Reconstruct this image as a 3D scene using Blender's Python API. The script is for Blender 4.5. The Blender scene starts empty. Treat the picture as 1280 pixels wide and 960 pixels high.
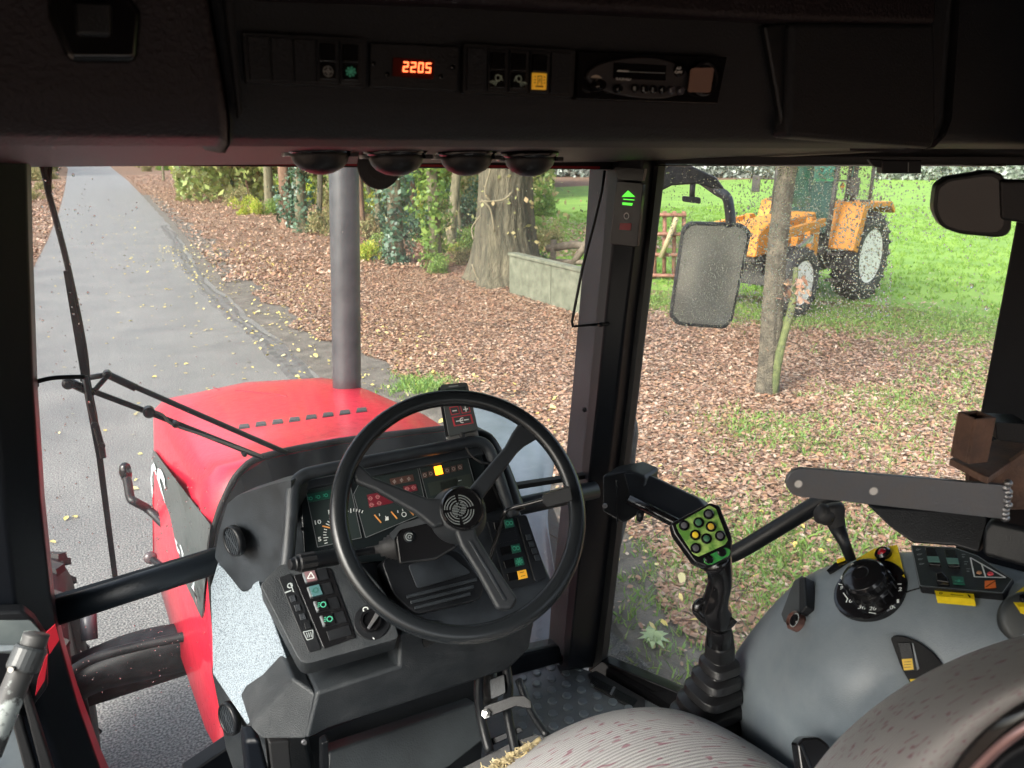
import bpy, bmesh, math, random
import numpy as np
from math import sin, cos, pi, radians, atan2, sqrt
from mathutils import Vector as V, Matrix
random.seed(7); RS = np.random.RandomState(11)
S = bpy.context.scene
COL = S.collection

# ------------------------------------------------------------------ camera, sky, sun, exposure
CAMZ = 2.8; YAW = radians(29); PITCH = radians(16.8); FPX = 960.0
cam_d = bpy.data.cameras.new("camera"); cam = bpy.data.objects.new("camera", cam_d); COL.objects.link(cam)
cam_d.sensor_width = 36; cam_d.lens = 36 * FPX / 1280; cam_d.clip_start = 0.02; cam_d.clip_end = 2000
cam_d.dof.use_dof = True; cam_d.dof.focus_distance = 1.9; cam_d.dof.aperture_fstop = 9.0
cam.location = (0, 0, CAMZ); cam.rotation_euler = (pi / 2 - PITCH, 0, -YAW)
S.camera = cam
W = bpy.data.worlds.new("World"); S.world = W; W.use_nodes = True
wn = W.node_tree; wn.nodes.clear()
SUN_EL, SUN_AZ = radians(38), radians(250)      # azimuth clockwise from +Y : light from the left and behind
sky = wn.nodes.new("ShaderNodeTexSky"); sky.sky_type = 'NISHITA'; sky.sun_disc = False
sky.sun_elevation = SUN_EL; sky.sun_rotation = SUN_AZ; sky.dust_density = 6.0; sky.air_density = 1.0; sky.ozone_density = 1.0
hs = wn.nodes.new("ShaderNodeHueSaturation"); hs.inputs['Saturation'].default_value = 0.58; hs.inputs['Value'].default_value = 1.0
bg = wn.nodes.new("ShaderNodeBackground"); bg.inputs[1].default_value = 0.15
wo = wn.nodes.new("ShaderNodeOutputWorld")
wn.links.new(sky.outputs[0], hs.inputs['Color']); wn.links.new(hs.outputs[0], bg.inputs[0]); wn.links.new(bg.outputs[0], wo.inputs[0])
sd = bpy.data.lights.new("sun", 'SUN'); sun = bpy.data.objects.new("sun", sd); COL.objects.link(sun)
sd.energy = 1.1; sd.angle = radians(25); sd.color = (1.0, 0.96, 0.9)
_d = V((sin(SUN_AZ) * cos(SUN_EL), cos(SUN_AZ) * cos(SUN_EL), sin(SUN_EL)))
sun.rotation_euler = _d.to_track_quat('Z', 'Y').to_euler()
S.view_settings.view_transform = 'Standard'; S.view_settings.look = 'None'
S.view_settings.exposure = 1.65; S.view_settings.gamma = 1.0
S.render.engine = 'CYCLES'
S.cycles.max_bounces = 8; S.cycles.transparent_max_bounces = 24; S.cycles.transmission_bounces = 6
S.cycles.diffuse_bounces = 4; S.cycles.glossy_bounces = 3; S.cycles.caustics_refractive = False; S.cycles.caustics_reflective = False
try:
    S.cycles.use_denoising = True
except Exception: pass

# ------------------------------------------------------------------ measuring: a sight line of the survey photo cut by a real plane gives a real place
C0 = V((0, 0, CAMZ)); FH = V((sin(YAW), cos(YAW), 0)); RT = V((cos(YAW), -sin(YAW), 0)); UPZ = V((0, 0, 1))
FW = FH * cos(PITCH) - UPZ * sin(PITCH); UP = FH * sin(PITCH) + UPZ * cos(PITCH)
def ray(x, y): return FW + RT * ((x - 640) / FPX) - UP * ((y - 480) / FPX)
def pX(x, y, v): d = ray(x, y); return C0 + d * (v / d.x)
def pY(x, y, v): d = ray(x, y); return C0 + d * (v / d.y)
def pZ(x, y, v): d = ray(x, y); return C0 + d * ((v - CAMZ) / d.z)
def pD(x, y, v): return C0 + ray(x, y) * v

# ------------------------------------------------------------------ materials
MATS = {}
def M(name, col, rough=0.5, metal=0.0, spec=0.5, bump=0.0, bscale=300, var=0.0, vscale=6, col2=None, emit=0, coat=0, detail=4, thr=None, bdist=0.002):
    if name in MATS: return MATS[name]
    m = bpy.data.materials.new(name); m.use_nodes = True; n = m.node_tree; b = n.nodes['Principled BSDF']
    b.inputs['Base Color'].default_value = (*col, 1); b.inputs['Roughness'].default_value = rough
    b.inputs['Metallic'].default_value = metal; b.inputs['Specular IOR Level'].default_value = spec
    if coat: b.inputs['Coat Weight'].default_value = coat; b.inputs['Coat Roughness'].default_value = 0.08
    if emit: b.inputs['Emission Color'].default_value = (*col, 1); b.inputs['Emission Strength'].default_value = emit
    tc = n.nodes.new('ShaderNodeTexCoord')
    if var or col2:
        nz = n.nodes.new('ShaderNodeTexNoise'); nz.inputs['Scale'].default_value = vscale; nz.inputs['Detail'].default_value = detail; nz.inputs['Roughness'].default_value = 0.65
        n.links.new(tc.outputs['Object'], nz.inputs['Vector'])
        rp = n.nodes.new('ShaderNodeValToRGB'); t = thr or (0.35, 0.68)
        rp.color_ramp.elements[0].position = t[0]; rp.color_ramp.elements[1].position = t[1]
        c2 = col2 or tuple(min(1, c * (1 + var)) for c in col); c1 = col if col2 else tuple(c * (1 - var) for c in col)
        rp.color_ramp.elements[0].color = (*c1, 1); rp.color_ramp.elements[1].color = (*c2, 1)
        n.links.new(nz.outputs['Fac'], rp.inputs['Fac']); n.links.new(rp.outputs[0], b.inputs['Base Color'])
        mr = n.nodes.new('ShaderNodeMapRange'); mr.inputs['To Min'].default_value = max(0.03, rough - 0.1); mr.inputs['To Max'].default_value = min(1, rough + 0.12)
        n.links.new(nz.outputs['Fac'], mr.inputs['Value']); n.links.new(mr.outputs[0], b.inputs['Roughness'])
    if bump:
        nb = n.nodes.new('ShaderNodeTexNoise'); nb.inputs['Scale'].default_value = bscale; nb.inputs['Detail'].default_value = 3
        n.links.new(tc.outputs['Object'], nb.inputs['Vector'])
        bp = n.nodes.new('ShaderNodeBump'); bp.inputs['Strength'].default_value = bump; bp.inputs['Distance'].default_value = bdist
        n.links.new(nb.outputs['Fac'], bp.inputs['Height']); n.links.new(bp.outputs[0], b.inputs['Normal'])
    MATS[name] = m; return m

BLK = M('black_plastic', (.0085, .0095, .0115), .38, spec=.4, bump=.25, bscale=500, var=.25, vscale=9)
BLKM = M('matt_black_liner', (.0115, .0130, .0160), .58, spec=.3, bump=.5, bscale=420)
LINER = M('headliner_grain', (.0140, .0095, .0120), .5, spec=.3, bump=.8, bscale=260)  # reddish tint stands in for the red hood reflected in the liner
GLOSS = M('gloss_black', (.008, .008, .009), .14)
DG = M('dark_grey_dash_plastic', (.026, .031, .037), .42, bump=.6, bscale=600, var=.35, vscale=14, bdist=.001)
DUST = M('dusty_dash_plastic', (.018, .022, .026), .48, col2=(.052, .056, .060), vscale=16, bump=.6, bscale=500, thr=(.42, .85), detail=8)
PILL = M('pillar_black_paint', (.0045, .0060, .0090), .42, spec=.25, bump=.12, bscale=120)
RUB = M('rubber', (.018, .018, .019), .6, bump=.3, bscale=300)
WHEELM = M('wheel_rim_plastic', (.014, .0165, .019), .27, bump=.15, bscale=700, bdist=.0005)
SPOKE = M('spoke_grain_plastic', (.022, .025, .029), .46, bump=.8, bscale=900, bdist=.0006)
GREYC = M('console_grey_plastic', (.145, .175, .20), .34, bump=.35, bscale=500, col2=(.205, .235, .255), vscale=9, thr=(.35, .65), bdist=.0009, detail=14)
MATG = M('floor_mat_grey', (.10, .118, .13), .45, col2=(.18, .19, .19), vscale=9, bump=.4, bscale=300, thr=(.4, .85), detail=8)
RED = M('red_hood_paint', (.60, .012, .04), .34, coat=.35, col2=(.36, .010, .025), vscale=34, detail=12, thr=(.50, .80), bump=.6, bscale=130, bdist=.002)
REDT = M('red_trim_and_reflection', (.30, .01, .02), .4)
STEEL = M('dark_steel_bar', (.18, .19, .21), .45, metal=.6, col2=(.20, .19, .19), vscale=18, bump=.2, bscale=200)
RUST = M('rusty_steel', (.11, .065, .05), .6, metal=.2, col2=(.22, .12, .08), vscale=30, bump=.8, bscale=160, detail=9)
SILV = M('bare_metal', (.5, .5, .49), .32, metal=.9, bump=.2, bscale=150)
WORN = M('worn_grip_metal', (.06, .06, .06), .5, col2=(.38, .42, .41), vscale=24, thr=(.54, .60), detail=9)
WHITE = M('white_print', (.75, .78, .76), .5)
GREYP = M('grey_print', (.30, .33, .33), .5)
GRN = M('green_legend', (.02, .32, .17), .35)
GRND = M('dark_green_legend', (.012, .10, .065), .4)
TEAL = M('teal_switch', (.05, .28, .26), .35)
YEL = M('yellow_label', (.85, .62, .01), .45, var=.12, vscale=60)
YELB = M('yellow_button', (.80, .50, .02), .4)
ORG = M('orange_mark', (.75, .16, .02), .45)
REDL = M('red_lens', (.30, .01, .02), .25)
LITR = M('lit_red_digits', (1.0, .16, .05), emit=1.6)
CLKW = M('clock_window', (.09, .012, .006), .2)
LITO = M('lit_orange_lamp', (1.0, .28, .01), emit=1.9)
LITA = M('lit_amber_switch', (.85, .42, .03), .4, emit=.10)
LITG = M('lit_green_arrow', (.10, .85, .05), emit=.55)
LITGI = M('lit_green_icon', (.06, .36, .22), emit=.03)
NEED = M('orange_needle', (.80, .36, .10), .4)
GLASSD = M('instrument_glass', (.012, .016, .018), .12)
LCD = M('lcd_face', (.030, .040, .040), .2)
PEACH = M('radio_screen', (.30, .19, .15), .3)

def node_mat(name):
    m = bpy.data.materials.new(name); m.use_nodes = True; n = m.node_tree; n.nodes.clear()
    o = n.nodes.new('ShaderNodeOutputMaterial'); MATS[name] = m; return m, n, o
def speckle():
    m = M('speckled_foam_board', (.5, .56, .6), .75); n = m.node_tree; b = n.nodes['Principled BSDF']
    tc = n.nodes.new('ShaderNodeTexCoord'); nz = n.nodes.new('ShaderNodeTexNoise'); nz.inputs['Scale'].default_value = 430; nz.inputs['Detail'].default_value = 3
    rp = n.nodes.new('ShaderNodeValToRGB'); rp.color_ramp.elements[0].position = .36; rp.color_ramp.elements[1].position = .56
    rp.color_ramp.elements[0].color = (.08, .10, .125, 1); rp.color_ramp.elements[1].color = (.27, .32, .36, 1)
    n.links.new(tc.outputs['Object'], nz.inputs['Vector']); n.links.new(nz.outputs['Fac'], rp.inputs[0]); n.links.new(rp.outputs[0], b.inputs['Base Color'])
    return m
SPECK = speckle()
def glass(name, tint=(1, 1, 1), film=.05, refl=1.0, fcol=(.62, .62, .6)):
    """thin window pane: see-through, with a Fresnel reflection and a thin uneven film: dirt and dried rain, or a reflection painted in by fcol"""
    m, n, o = node_mat(name)
    tr = n.nodes.new('ShaderNodeBsdfTransparent'); tr.inputs[0].default_value = (*tint, 1)
    gl = n.nodes.new('ShaderNodeBsdfGlossy'); gl.inputs['Roughness'].default_value = .03
    df = n.nodes.new('ShaderNodeBsdfDiffuse'); df.inputs[0].default_value = (*fcol, 1)
    tl = n.nodes.new('ShaderNodeBsdfTranslucent'); tl.inputs[0].default_value = (*[min(1, c * 1.2) for c in fcol], 1)
    md = n.nodes.new('ShaderNodeMixShader'); md.inputs[0].default_value = .7
    n.links.new(df.outputs[0], md.inputs[1]); n.links.new(tl.outputs[0], md.inputs[2])
    tc = n.nodes.new('ShaderNodeTexCoord'); mp = n.nodes.new('ShaderNodeMapping'); mp.inputs['Scale'].default_value = (1, 1, .45); mp.inputs['Rotation'].default_value = (.3, .5, 0)
    nz = n.nodes.new('ShaderNodeTexNoise'); nz.inputs['Scale'].default_value = 7; nz.inputs['Detail'].default_value = 8; nz.inputs['Roughness'].default_value = .7
    rp = n.nodes.new('ShaderNodeMapRange'); rp.inputs['From Min'].default_value = .35; rp.inputs['From Max'].default_value = .8; rp.inputs['To Min'].default_value = film * .35; rp.inputs['To Max'].default_value = film * 3
    n.links.new(tc.outputs['Object'], mp.inputs[0]); n.links.new(mp.outputs[0], nz.inputs['Vector']); n.links.new(nz.outputs['Fac'], rp.inputs['Value'])
    mx = n.nodes.new('ShaderNodeMixShader'); n.links.new(rp.outputs[0], mx.inputs[0]); n.links.new(tr.outputs[0], mx.inputs[1]); n.links.new(md.outputs[0], mx.inputs[2])
    fr = n.nodes.new('ShaderNodeFresnel'); fr.inputs[0].default_value = 1.35
    mu = n.nodes.new('ShaderNodeMath'); mu.operation = 'MULTIPLY'; mu.inputs[1].default_value = refl
    n.links.new(fr.outputs[0], mu.inputs[0])
    m2 = n.nodes.new('ShaderNodeMixShader'); n.links.new(mu.outputs[0], m2.inputs[0]); n.links.new(mx.outputs[0], m2.inputs[1]); n.links.new(gl.outputs[0], m2.inputs[2])
    n.links.new(m2.outputs[0], o.inputs[0]); return m
GL_WS = glass('windscreen_glass', (.97, 1, .99), .065, .8)
GL_SIDE = glass('side_glass', (.97, 1, .99), .05, .7)
def water():
    m, n, o = node_mat('water_drop')
    g = n.nodes.new('ShaderNodeBsdfGlass'); g.inputs['IOR'].default_value = 1.33; g.inputs['Roughness'].default_value = .0
    t = n.nodes.new('ShaderNodeBsdfTransparent'); x = n.nodes.new('ShaderNodeMixShader'); x.inputs[0].default_value = .82
    n.links.new(t.outputs[0], x.inputs[1]); n.links.new(g.outputs[0], x.inputs[2]); n.links.new(x.outputs[0], o.inputs[0]); return m
WATER = water()

# ------------------------------------------------------------------ object helpers
def thing(name, label, cat, loc=(0, 0, 0), group=None, rotz=0):
    o = bpy.data.objects.new(name, None); COL.objects.link(o); o.location = loc; o.rotation_euler = (0, 0, rotz)
    o.empty_display_size = .05; o['label'] = label; o['category'] = cat
    if group: o['group'] = group
    return o
def tag(o, label=None, cat=None, group=None, kind=None):
    if label: o['label'] = label
    if cat: o['category'] = cat
    if group: o['group'] = group
    if kind: o['kind'] = kind
    return o
def attach(o, parent, local=False):
    o.parent = parent
    if not local and parent.type == 'EMPTY': o.matrix_parent_inverse = Matrix.Translation(-V(parent.location))
def link(name, me, mat, parent=None, local=False, bev=0, seg=2, smooth=False, sub=0):
    o = bpy.data.objects.new(name, me); COL.objects.link(o)
    if mat is not None and not me.materials: me.materials.append(mat)
    if smooth or bev or sub: me.polygons.foreach_set('use_smooth', [True] * len(me.polygons))
    if sub:
        s = o.modifiers.new('subd', 'SUBSURF'); s.levels = sub; s.render_levels = sub
    if bev:
        b = o.modifiers.new('bevel', 'BEVEL'); b.width = bev; b.segments = seg; b.limit_method = 'ANGLE'; b.angle_limit = radians(28); b.harden_normals = True
    if parent is not None: attach(o, parent, local)
    return o
def mk(name, vs, fs, mat, parent=None, **k):
    me = bpy.data.meshes.new(name); me.from_pydata([tuple(v) for v in vs], [], fs); me.update()
    return link(name, me, mat, parent, **k)
class MB:
    """collects shapes that make ONE part"""
    def __init__(s): s.v = []; s.f = []
    def add(s, vs, fs):
        b = len(s.v); s.v += [tuple(v) for v in vs]; s.f += [tuple(i + b for i in f) for f in fs]; return s
    def box(s, c, sz, R=None):
        c = V(c); vs = []
        for i in range(8):
            d = V(((i & 1) - .5, ((i >> 1) & 1) - .5, ((i >> 2) & 1) - .5)); d = V((d.x * sz[0], d.y * sz[1], d.z * sz[2]))
            if R is not None: d = R @ d
            vs.append(c + d)
        return s.add(vs, [(0, 2, 3, 1), (4, 5, 7, 6), (0, 1, 5, 4), (2, 6, 7, 3), (0, 4, 6, 2), (1, 3, 7, 5)])
    def prism(s, front, ext):
        n = len(front); a = [V(p) for p in front]; b = [p + V(ext) for p in a]
        return s.add(a + b, [tuple(range(n)), tuple(range(2 * n - 1, n - 1, -1))] + [(i, i + n, (i + 1) % n + n, (i + 1) % n) for i in range(n)])
    def tube(s, pts, r, n=10, cap=True, flat=1.0):
        pts = [V(p) for p in pts]; rs = r if isinstance(r, (list, tuple)) else [r] * len(pts); rings = []
        t0 = (pts[1] - pts[0]).normalized(); u = t0.orthogonal().normalized()
        for i, p in enumerate(pts):
            t = ((pts[min(i + 1, len(pts) - 1)] - p).normalized() + (p - pts[max(i - 1, 0)]).normalized())
            t = t.normalized() if t.length > 1e-6 else t0
            u = (u - t * u.dot(t)).normalized(); w = t.cross(u)
            rings.append([p + (u * cos(2 * pi * k / n) + w * sin(2 * pi * k / n) * flat) * rs[i] for k in range(n)])
        vs = [q for rg in rings for q in rg]; fs = []
        for i in range(len(rings) - 1):
            for k in range(n): a = i * n + k; b = i * n + (k + 1) % n; fs.append((a, b, b + n, a + n))
        if cap: fs.append(tuple(range(n - 1, -1, -1))); fs.append(tuple((len(rings) - 1) * n + k for k in range(n)))
        return s.add(vs, fs)
    def lathe(s, o, ax, prof, n=24, x=None, sx=1.0, cap=True):
        """prof: (radius, height along ax)"""
        ax = V(ax).normalized(); u = (V(x) - ax * V(x).dot(ax)).normalized() if x else ax.orthogonal().normalized(); w = ax.cross(u); o = V(o)
        vs = []; fs = []
        for (r, h) in prof:
            for k in range(n): vs.append(o + ax * h + (u * cos(2 * pi * k / n) * sx + w * sin(2 * pi * k / n)) * r)
        for i in range(len(prof) - 1):
            for k in range(n): a = i * n + k; b = i * n + (k + 1) % n; fs.append((a, b, b + n, a + n))
        if cap: fs.append(tuple(range(n - 1, -1, -1))); fs.append(tuple((len(prof) - 1) * n + k for k in range(n)))
        return s.add(vs, fs)
    def build(s, name, mat, parent=None, **k): return mk(name, s.v, s.f, mat, parent, **k)
def tube(name, pts, r, mat, parent=None, n=10, **k):
    k.setdefault('smooth', True); flat = k.pop('flat', 1.0); return MB().tube(pts, r, n, flat=flat).build(name, mat, parent, **k)
def smooth_path(pts, n=6):
    pts = [V(p) for p in pts]; out = []
    for i in range(len(pts) - 1):
        p0 = pts[max(i - 1, 0)]; p1 = pts[i]; p2 = pts[i + 1]; p3 = pts[min(i + 2, len(pts) - 1)]
        for k in range(n):
            t = k / n; out.append(.5 * ((2 * p1) + (p2 - p0) * t + (2 * p0 - 5 * p1 + 4 * p2 - p3) * t * t + (3 * p1 - p0 - 3 * p2 + p3) * t ** 3))
    out.append(pts[-1]); return out
def prism(name, front, ext, mat, parent=None, bev=0, **k): return MB().prism(front, ext).build(name, mat, parent, bev=bev, **k)
def grid(name, rows, mat, parent=None, sub=2, thick=0.0, uv=(1, 1), **k):
    """a smooth skin through rows of control points, with UVs"""
    nr, nc = len(rows), len(rows[0]); vs = [V(p) for r in rows for p in r]
    fs = [(i * nc + j, (i + 1) * nc + j, (i + 1) * nc + j + 1, i * nc + j + 1) for i in range(nr - 1) for j in range(nc - 1)]
    me = bpy.data.meshes.new(name); me.from_pydata([tuple(v) for v in vs], [], fs); me.update()
    l = me.uv_layers.new(name='UVMap')
    for p in me.polygons:
        for li in p.loop_indices:
            vi = me.loops[li].vertex_index; l.data[li].uv = ((vi % nc) / (nc - 1) * uv[0], (vi // nc) / (nr - 1) * uv[1])
    o = link(name, me, mat, parent, sub=0, smooth=True, **k)
    if thick:
        t = o.modifiers.new('thickness', 'SOLIDIFY'); t.thickness = thick; t.offset = -1
    if sub: s = o.modifiers.new('subd', 'SUBSURF'); s.levels = sub; s.render_levels = sub
    return o
_FONT = {}
def text_mesh(s):
    if s in _FONT: return _FONT[s]
    c = bpy.data.curves.new('t', 'FONT'); c.body = s; c.size = 1; c.resolution_u = 2; c.extrude = 0; c.offset = .018
    o = bpy.data.objects.new('t', c); COL.objects.link(o)
    dg = bpy.context.evaluated_depsgraph_get(); me = bpy.data.meshes.new_from_object(o.evaluated_get(dg))
    vs = [v.co.copy() for v in me.vertices]; fs = [tuple(p.vertices) for p in me.polygons]
    bpy.data.objects.remove(o); bpy.data.meshes.remove(me)
    x0 = min(v.x for v in vs); x1 = max(v.x for v in vs); y0 = min(v.y for v in vs); y1 = max(v.y for v in vs)
    _FONT[s] = ([((v.x - x0) / (x1 - x0), (v.y - y0) / (y1 - y0)) for v in vs], fs, (x1 - x0) / (y1 - y0)); return _FONT[s]
class Pl:
    """a flat face of the place: origin and outward normal"""
    def __init__(s, p0, n): s.p = V(p0); s.n = V(n).normalized()
    def at(s, x, y, off=0.0):
        d = ray(x, y); q = s.p + s.n * off; return C0 + d * ((q - C0).dot(s.n) / d.dot(s.n))
    def slab(s, name, pts, t, mat, parent=None, off=0.0, bev=0, **k):
        return prism(name, [s.at(x, y, off) for x, y in pts], -s.n * t, mat, parent, bev=bev, **k)
    def add(s, mb, pts, t, off=0.0): mb.prism([s.at(x, y, off) for x, y in pts], -s.n * t)
    def disc(s, name, x, y, rpx, prof, mat, parent=None, off=0.0, n=24, **k):
        """prof: list of (radius fraction, height m)"""
        o = s.at(x, y, off); r = rpx * (o - C0).dot(FW) / FPX
        k.setdefault('smooth', False)
        return MB().lathe(o, s.n, [(a * r, h) for a, h in prof], n).build(name, mat, parent, **k)
    def ring(s, mb, x, y, rpx, wpx, off=0.0, n=24, a0=0, a1=2 * pi):
        o = s.at(x, y, off); k = (o - C0).dot(FW) / FPX; u = (RT - s.n * RT.dot(s.n)).normalized(); w = s.n.cross(u)
        vs = []; fs = []
        for i in range(n + 1):
            a = a0 + (a1 - a0) * i / n; d = u * cos(a) + w * sin(a); vs += [o + d * (rpx - wpx / 2) * k, o + d * (rpx + wpx / 2) * k]
            if i: b = 2 * i - 2; fs.append((b, b + 1, b + 3, b + 2))
        mb.add(vs, fs)
    def line(s, mb, x0, y0, x1, y1, wpx, off=0.0):
        a = s.at(x0, y0, off); b = s.at(x1, y1, off); k = (a - C0).dot(FW) / FPX; d = (b - a).normalized(); w = s.n.cross(d) * (wpx * k / 2)
        mb.add([a - w, b - w, b + w, a + w], [(0, 1, 2, 3)])
    def poly(s, mb, pts, off=0.0): mb.add([s.at(x, y, off) for x, y in pts], [tuple(range(len(pts)))])
    def text(s, mb, t, x0, y0, x1, y1, hpx, off=0.0):
        a = s.at(x0, y0, off); b = s.at(x1, y1, off); k = (a - C0).dot(FW) / FPX; d = b - a; w = s.n.cross(d.normalized()) * hpx * k
        vs, fs, _ = text_mesh(t); mb.add([a + d * u + w * v for u, v in vs], fs)
def Q(a, b, c, d):
    """corner sight lines clockwise from top left -> point inside by fractions"""
    def f(u, v): return ((a[0] * (1 - u) + b[0] * u) * (1 - v) + (d[0] * (1 - u) + c[0] * u) * v, (a[1] * (1 - u) + b[1] * u) * (1 - v) + (d[1] * (1 - u) + c[1] * u) * v)
    return f
def qr(q, u0, v0, u1, v1): return [q(u0, v0), q(u1, v0), q(u1, v1), q(u0, v1)]
def rr(pts, k=.18, n=3):
    """round the corners of a sight-line outline"""
    out = []; N = len(pts)
    for i in range(N):
        a, b, c = V(pts[i - 1]), V(pts[i]), V(pts[(i + 1) % N]); r = min((a - b).length, (c - b).length) * k
        p = b + (a - b).normalized() * r; q = b + (c - b).normalized() * r
        for j in range(n + 1): t = j / n; w = p * (1 - t) ** 2 + b * 2 * t * (1 - t) + q * t * t; out.append((w.x, w.y))
    return out
SEG = {'0': 'abcdef', '2': 'abged', '5': 'afgcd', '8': 'abcdefg', '1': 'bc'}
def seg7(pl, mb, q, ch, w=.16, off=0):
    s = {'a': (0, 0, 1, w * .6), 'd': (0, 1 - w * .6, 1, 1), 'g': (0, .5 - w * .3, 1, .5 + w * .3), 'f': (0, 0, w, .5), 'b': (1 - w, 0, 1, .5), 'e': (0, .5, w, 1), 'c': (1 - w, .5, 1, 1)}
    for k in SEG[ch]: pl.poly(mb, qr(q, *s[k])[::-1], off + .0001 * 'abcdefg'.index(k))
def lamp_icon(pl, q, parent, mat, side, off):
    mb = MB(); x, y = q(.5, .4); pl.ring(mb, x, y, 3.6, 1.3, off, 14)
    for k in range(4): a = q(.5 - side * (.05 + .13 * k), .62); b = q(.5 - side * (.35 + .17 * k) + .1 * side, .98 - .08 * k); pl.line(mb, *a, *b, 1.0, off)
    a = q(.5 + side * .25, .2); b = q(.5 + side * .4, .6); pl.line(mb, *a, *b, 1.2, off); mb.build('lamp_symbol', mat, parent)
def fan_icon(pl, x, y, r, parent, mat, off, n=8):
    mb = MB()
    for k in range(n // 2): a = pi * k / (n // 2) + .2; pl.line(mb, x - r * cos(a), y - r * sin(a), x + r * cos(a), y + r * sin(a), r * .22, off + .0001 * k)
    for k in range(n): a = 2 * pi * k / n + .2; pl.ring(mb, x + r * .8 * cos(a), y + r * .8 * sin(a), r * .16, r * .16, off + .0006, 6)
    mb.build('fan_symbol', mat, parent)

# ================================================================== THE CAB SHELL
cab = thing('tractor_cab', 'black interior shell of this tractor cab with pillars, window panes and studded floor', 'tractor cab', (0.55, 1.0, 1.3))
# floor slab, roof ; the side window runs from the front pillar outward to the door pillar
P_R = Pl((1.20, 1.64, 2.0), (-.960, -.279, 0))
prism('floor', [V((-.40, -.5, 1.28)), V((-.40, 1.60, 1.28)), V((1.185, 1.60, 1.28)), V((1.43, .76, 1.28)), V((1.46, -.5, 1.28))], (0, 0, -.08), MATG, cab)
MB().box((.5, .45, 3.16), (2.2, 2.7, .08)).build('roof_panel', LINER, cab, bev=.01)
prism('headliner', [(-.45, .72, 2.815), (-.45, 1.64, 2.775), (-.45, 1.64, 2.83), (-.45, .72, 2.87)], (1.94, 0, 0), LINER, cab)
MB().box((.5, 1.70, 2.95), (2.0, .1, .34)).build('front_cross_beam', BLK, cab, bev=.01)
MB().box((1.50, .5, 2.95), (.1, 2.3, .34)).build('side_roof_rail', BLK, cab, bev=.01)
MB().box((-.45, .5, 2.95), (.1, 2.3, .34)).build('side_roof_rail', BLK, cab, bev=.01)
# rear half of the cab, behind the viewer : low walls, corner posts, rear window, left door
MB().box((.55, -.60, 1.65), (1.9, .06, .75)).build('rear_wall', BLKM, cab, bev=.01)
MB().box((.55, -.60, 2.93), (2.0, .08, .38)).build('rear_roof_beam', BLKM, cab, bev=.01)
for x in (-.42, 1.50): MB().box((x, -.60, 2.3), (.09, .09, 1.7)).build('rear_post', PILL, cab, bev=.01)
MB().box((-.42, .42, 1.55), (.04, 1.9, .55)).build('door_panel', BLKM, cab, bev=.01)
MB().box((-.42, .10, 2.3), (.07, .08, 1.7)).build('door_post', PILL, cab, bev=.01)
MB().box((1.50, -.02, 1.65), (.05, 1.1, .75)).build('right_rear_wall', BLKM, cab, bev=.01)
mk('rear_window', [(-.38, -.60, 2.02), (1.46, -.60, 2.02), (1.46, -.60, 2.76), (-.38, -.60, 2.76)], [(0, 1, 2, 3)], GL_SIDE, cab)
mk('door_window', [(-.42, .14, 1.83), (-.42, 1.36, 1.83), (-.42, 1.40, 2.80), (-.42, .14, 2.80)], [(0, 1, 2, 3)], GL_SIDE, cab)
# windscreen top rail with its lighter lip
YW = 1.62
P_W = Pl((0, YW, 2), (0, -1, 0))
P_W.slab('windscreen_top_rail', [(20, 186), (830, 199), (830, 214), (760, 212), (40, 206)], .05, BLK, cab, off=.01, bev=.003)
P_W.slab('rubber_seal', [(74, 200.5), (750, 208), (750, 211), (74, 203.5)], .006, REDT, cab, off=.0165)
P_W.slab('rail_clip', [(68, 199), (82, 200), (82, 204.5), (68, 204)], .008, SILV, cab, off=.024)
# left front pillar : lofted section
def pillar(name, secs, mat, parent, **k):
    n = len(secs[0]); vs = [p for s in secs for p in s]; fs = []
    for i in range(len(secs) - 1):
        for j in range(n): a = i * n + j; b = i * n + (j + 1) % n; fs.append((a, a + n, b + n, b))
    fs.append(tuple(range(n))); fs.append(tuple(range((len(secs) - 1) * n, len(secs) * n))[::-1])
    return mk(name, vs, fs, mat, parent, **k)
def lsec(y, x_in, w=.16):
    a = pY(x_in, y, 1.58); b = pY(x_in - 5, y, 1.46); c = V((b.x - .05, 1.42, b.z)); return [a, b, c, V((a.x - w, 1.42, a.z)), V((a.x - w, 1.64, a.z)), V((a.x * 1.07, 1.66, a.z))]
pillar('front_pillar', [lsec(170, 38), lsec(300, 41), lsec(480, 47), lsec(620, 56), lsec(740, 68), lsec(800, 80), lsec(880, 103), lsec(960, 131), lsec(1040, 165)], PILL, cab, bev=.006, seg=2)
# door post and step edge at the lower left, inside of the pillar
P_LD = Pl((0, 1.40, 1.7), (0, -1, 0))
P_LD.slab('door_frame', [(-90, 768), (28, 764), (42, 776), (58, 800), (60, 860), (30, 900), (-90, 930)], .03, BLK, cab, off=.015, bev=.006)
P_LD.slab('door_seal', [(24, 858), (33, 856), (74, 985), (56, 985)], .02, RUB, cab, off=.03, bev=.004)
P_LD.slab('door_seal', [(8, 880), (19, 872), (52, 985), (36, 985)], .02, RUB, cab, off=.032, bev=.004)
P_LD.slab('painted_red_reflection', [(57, 792), (69, 781), (74, 800), (62, 818)], .004, REDT, cab, off=.034)  # red reflections on the pillar edge, painted as thin red slabs
P_LD.slab('painted_red_reflection', [(57, 822), (60, 818), (56, 850), (44, 870), (47, 850)], .004, REDT, cab, off=.034)
P_LD.slab('door_glass_channel', [(-60, 920), (16, 898), (38, 990), (-60, 990)], .02, GREYC, cab, off=-.01)

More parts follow.
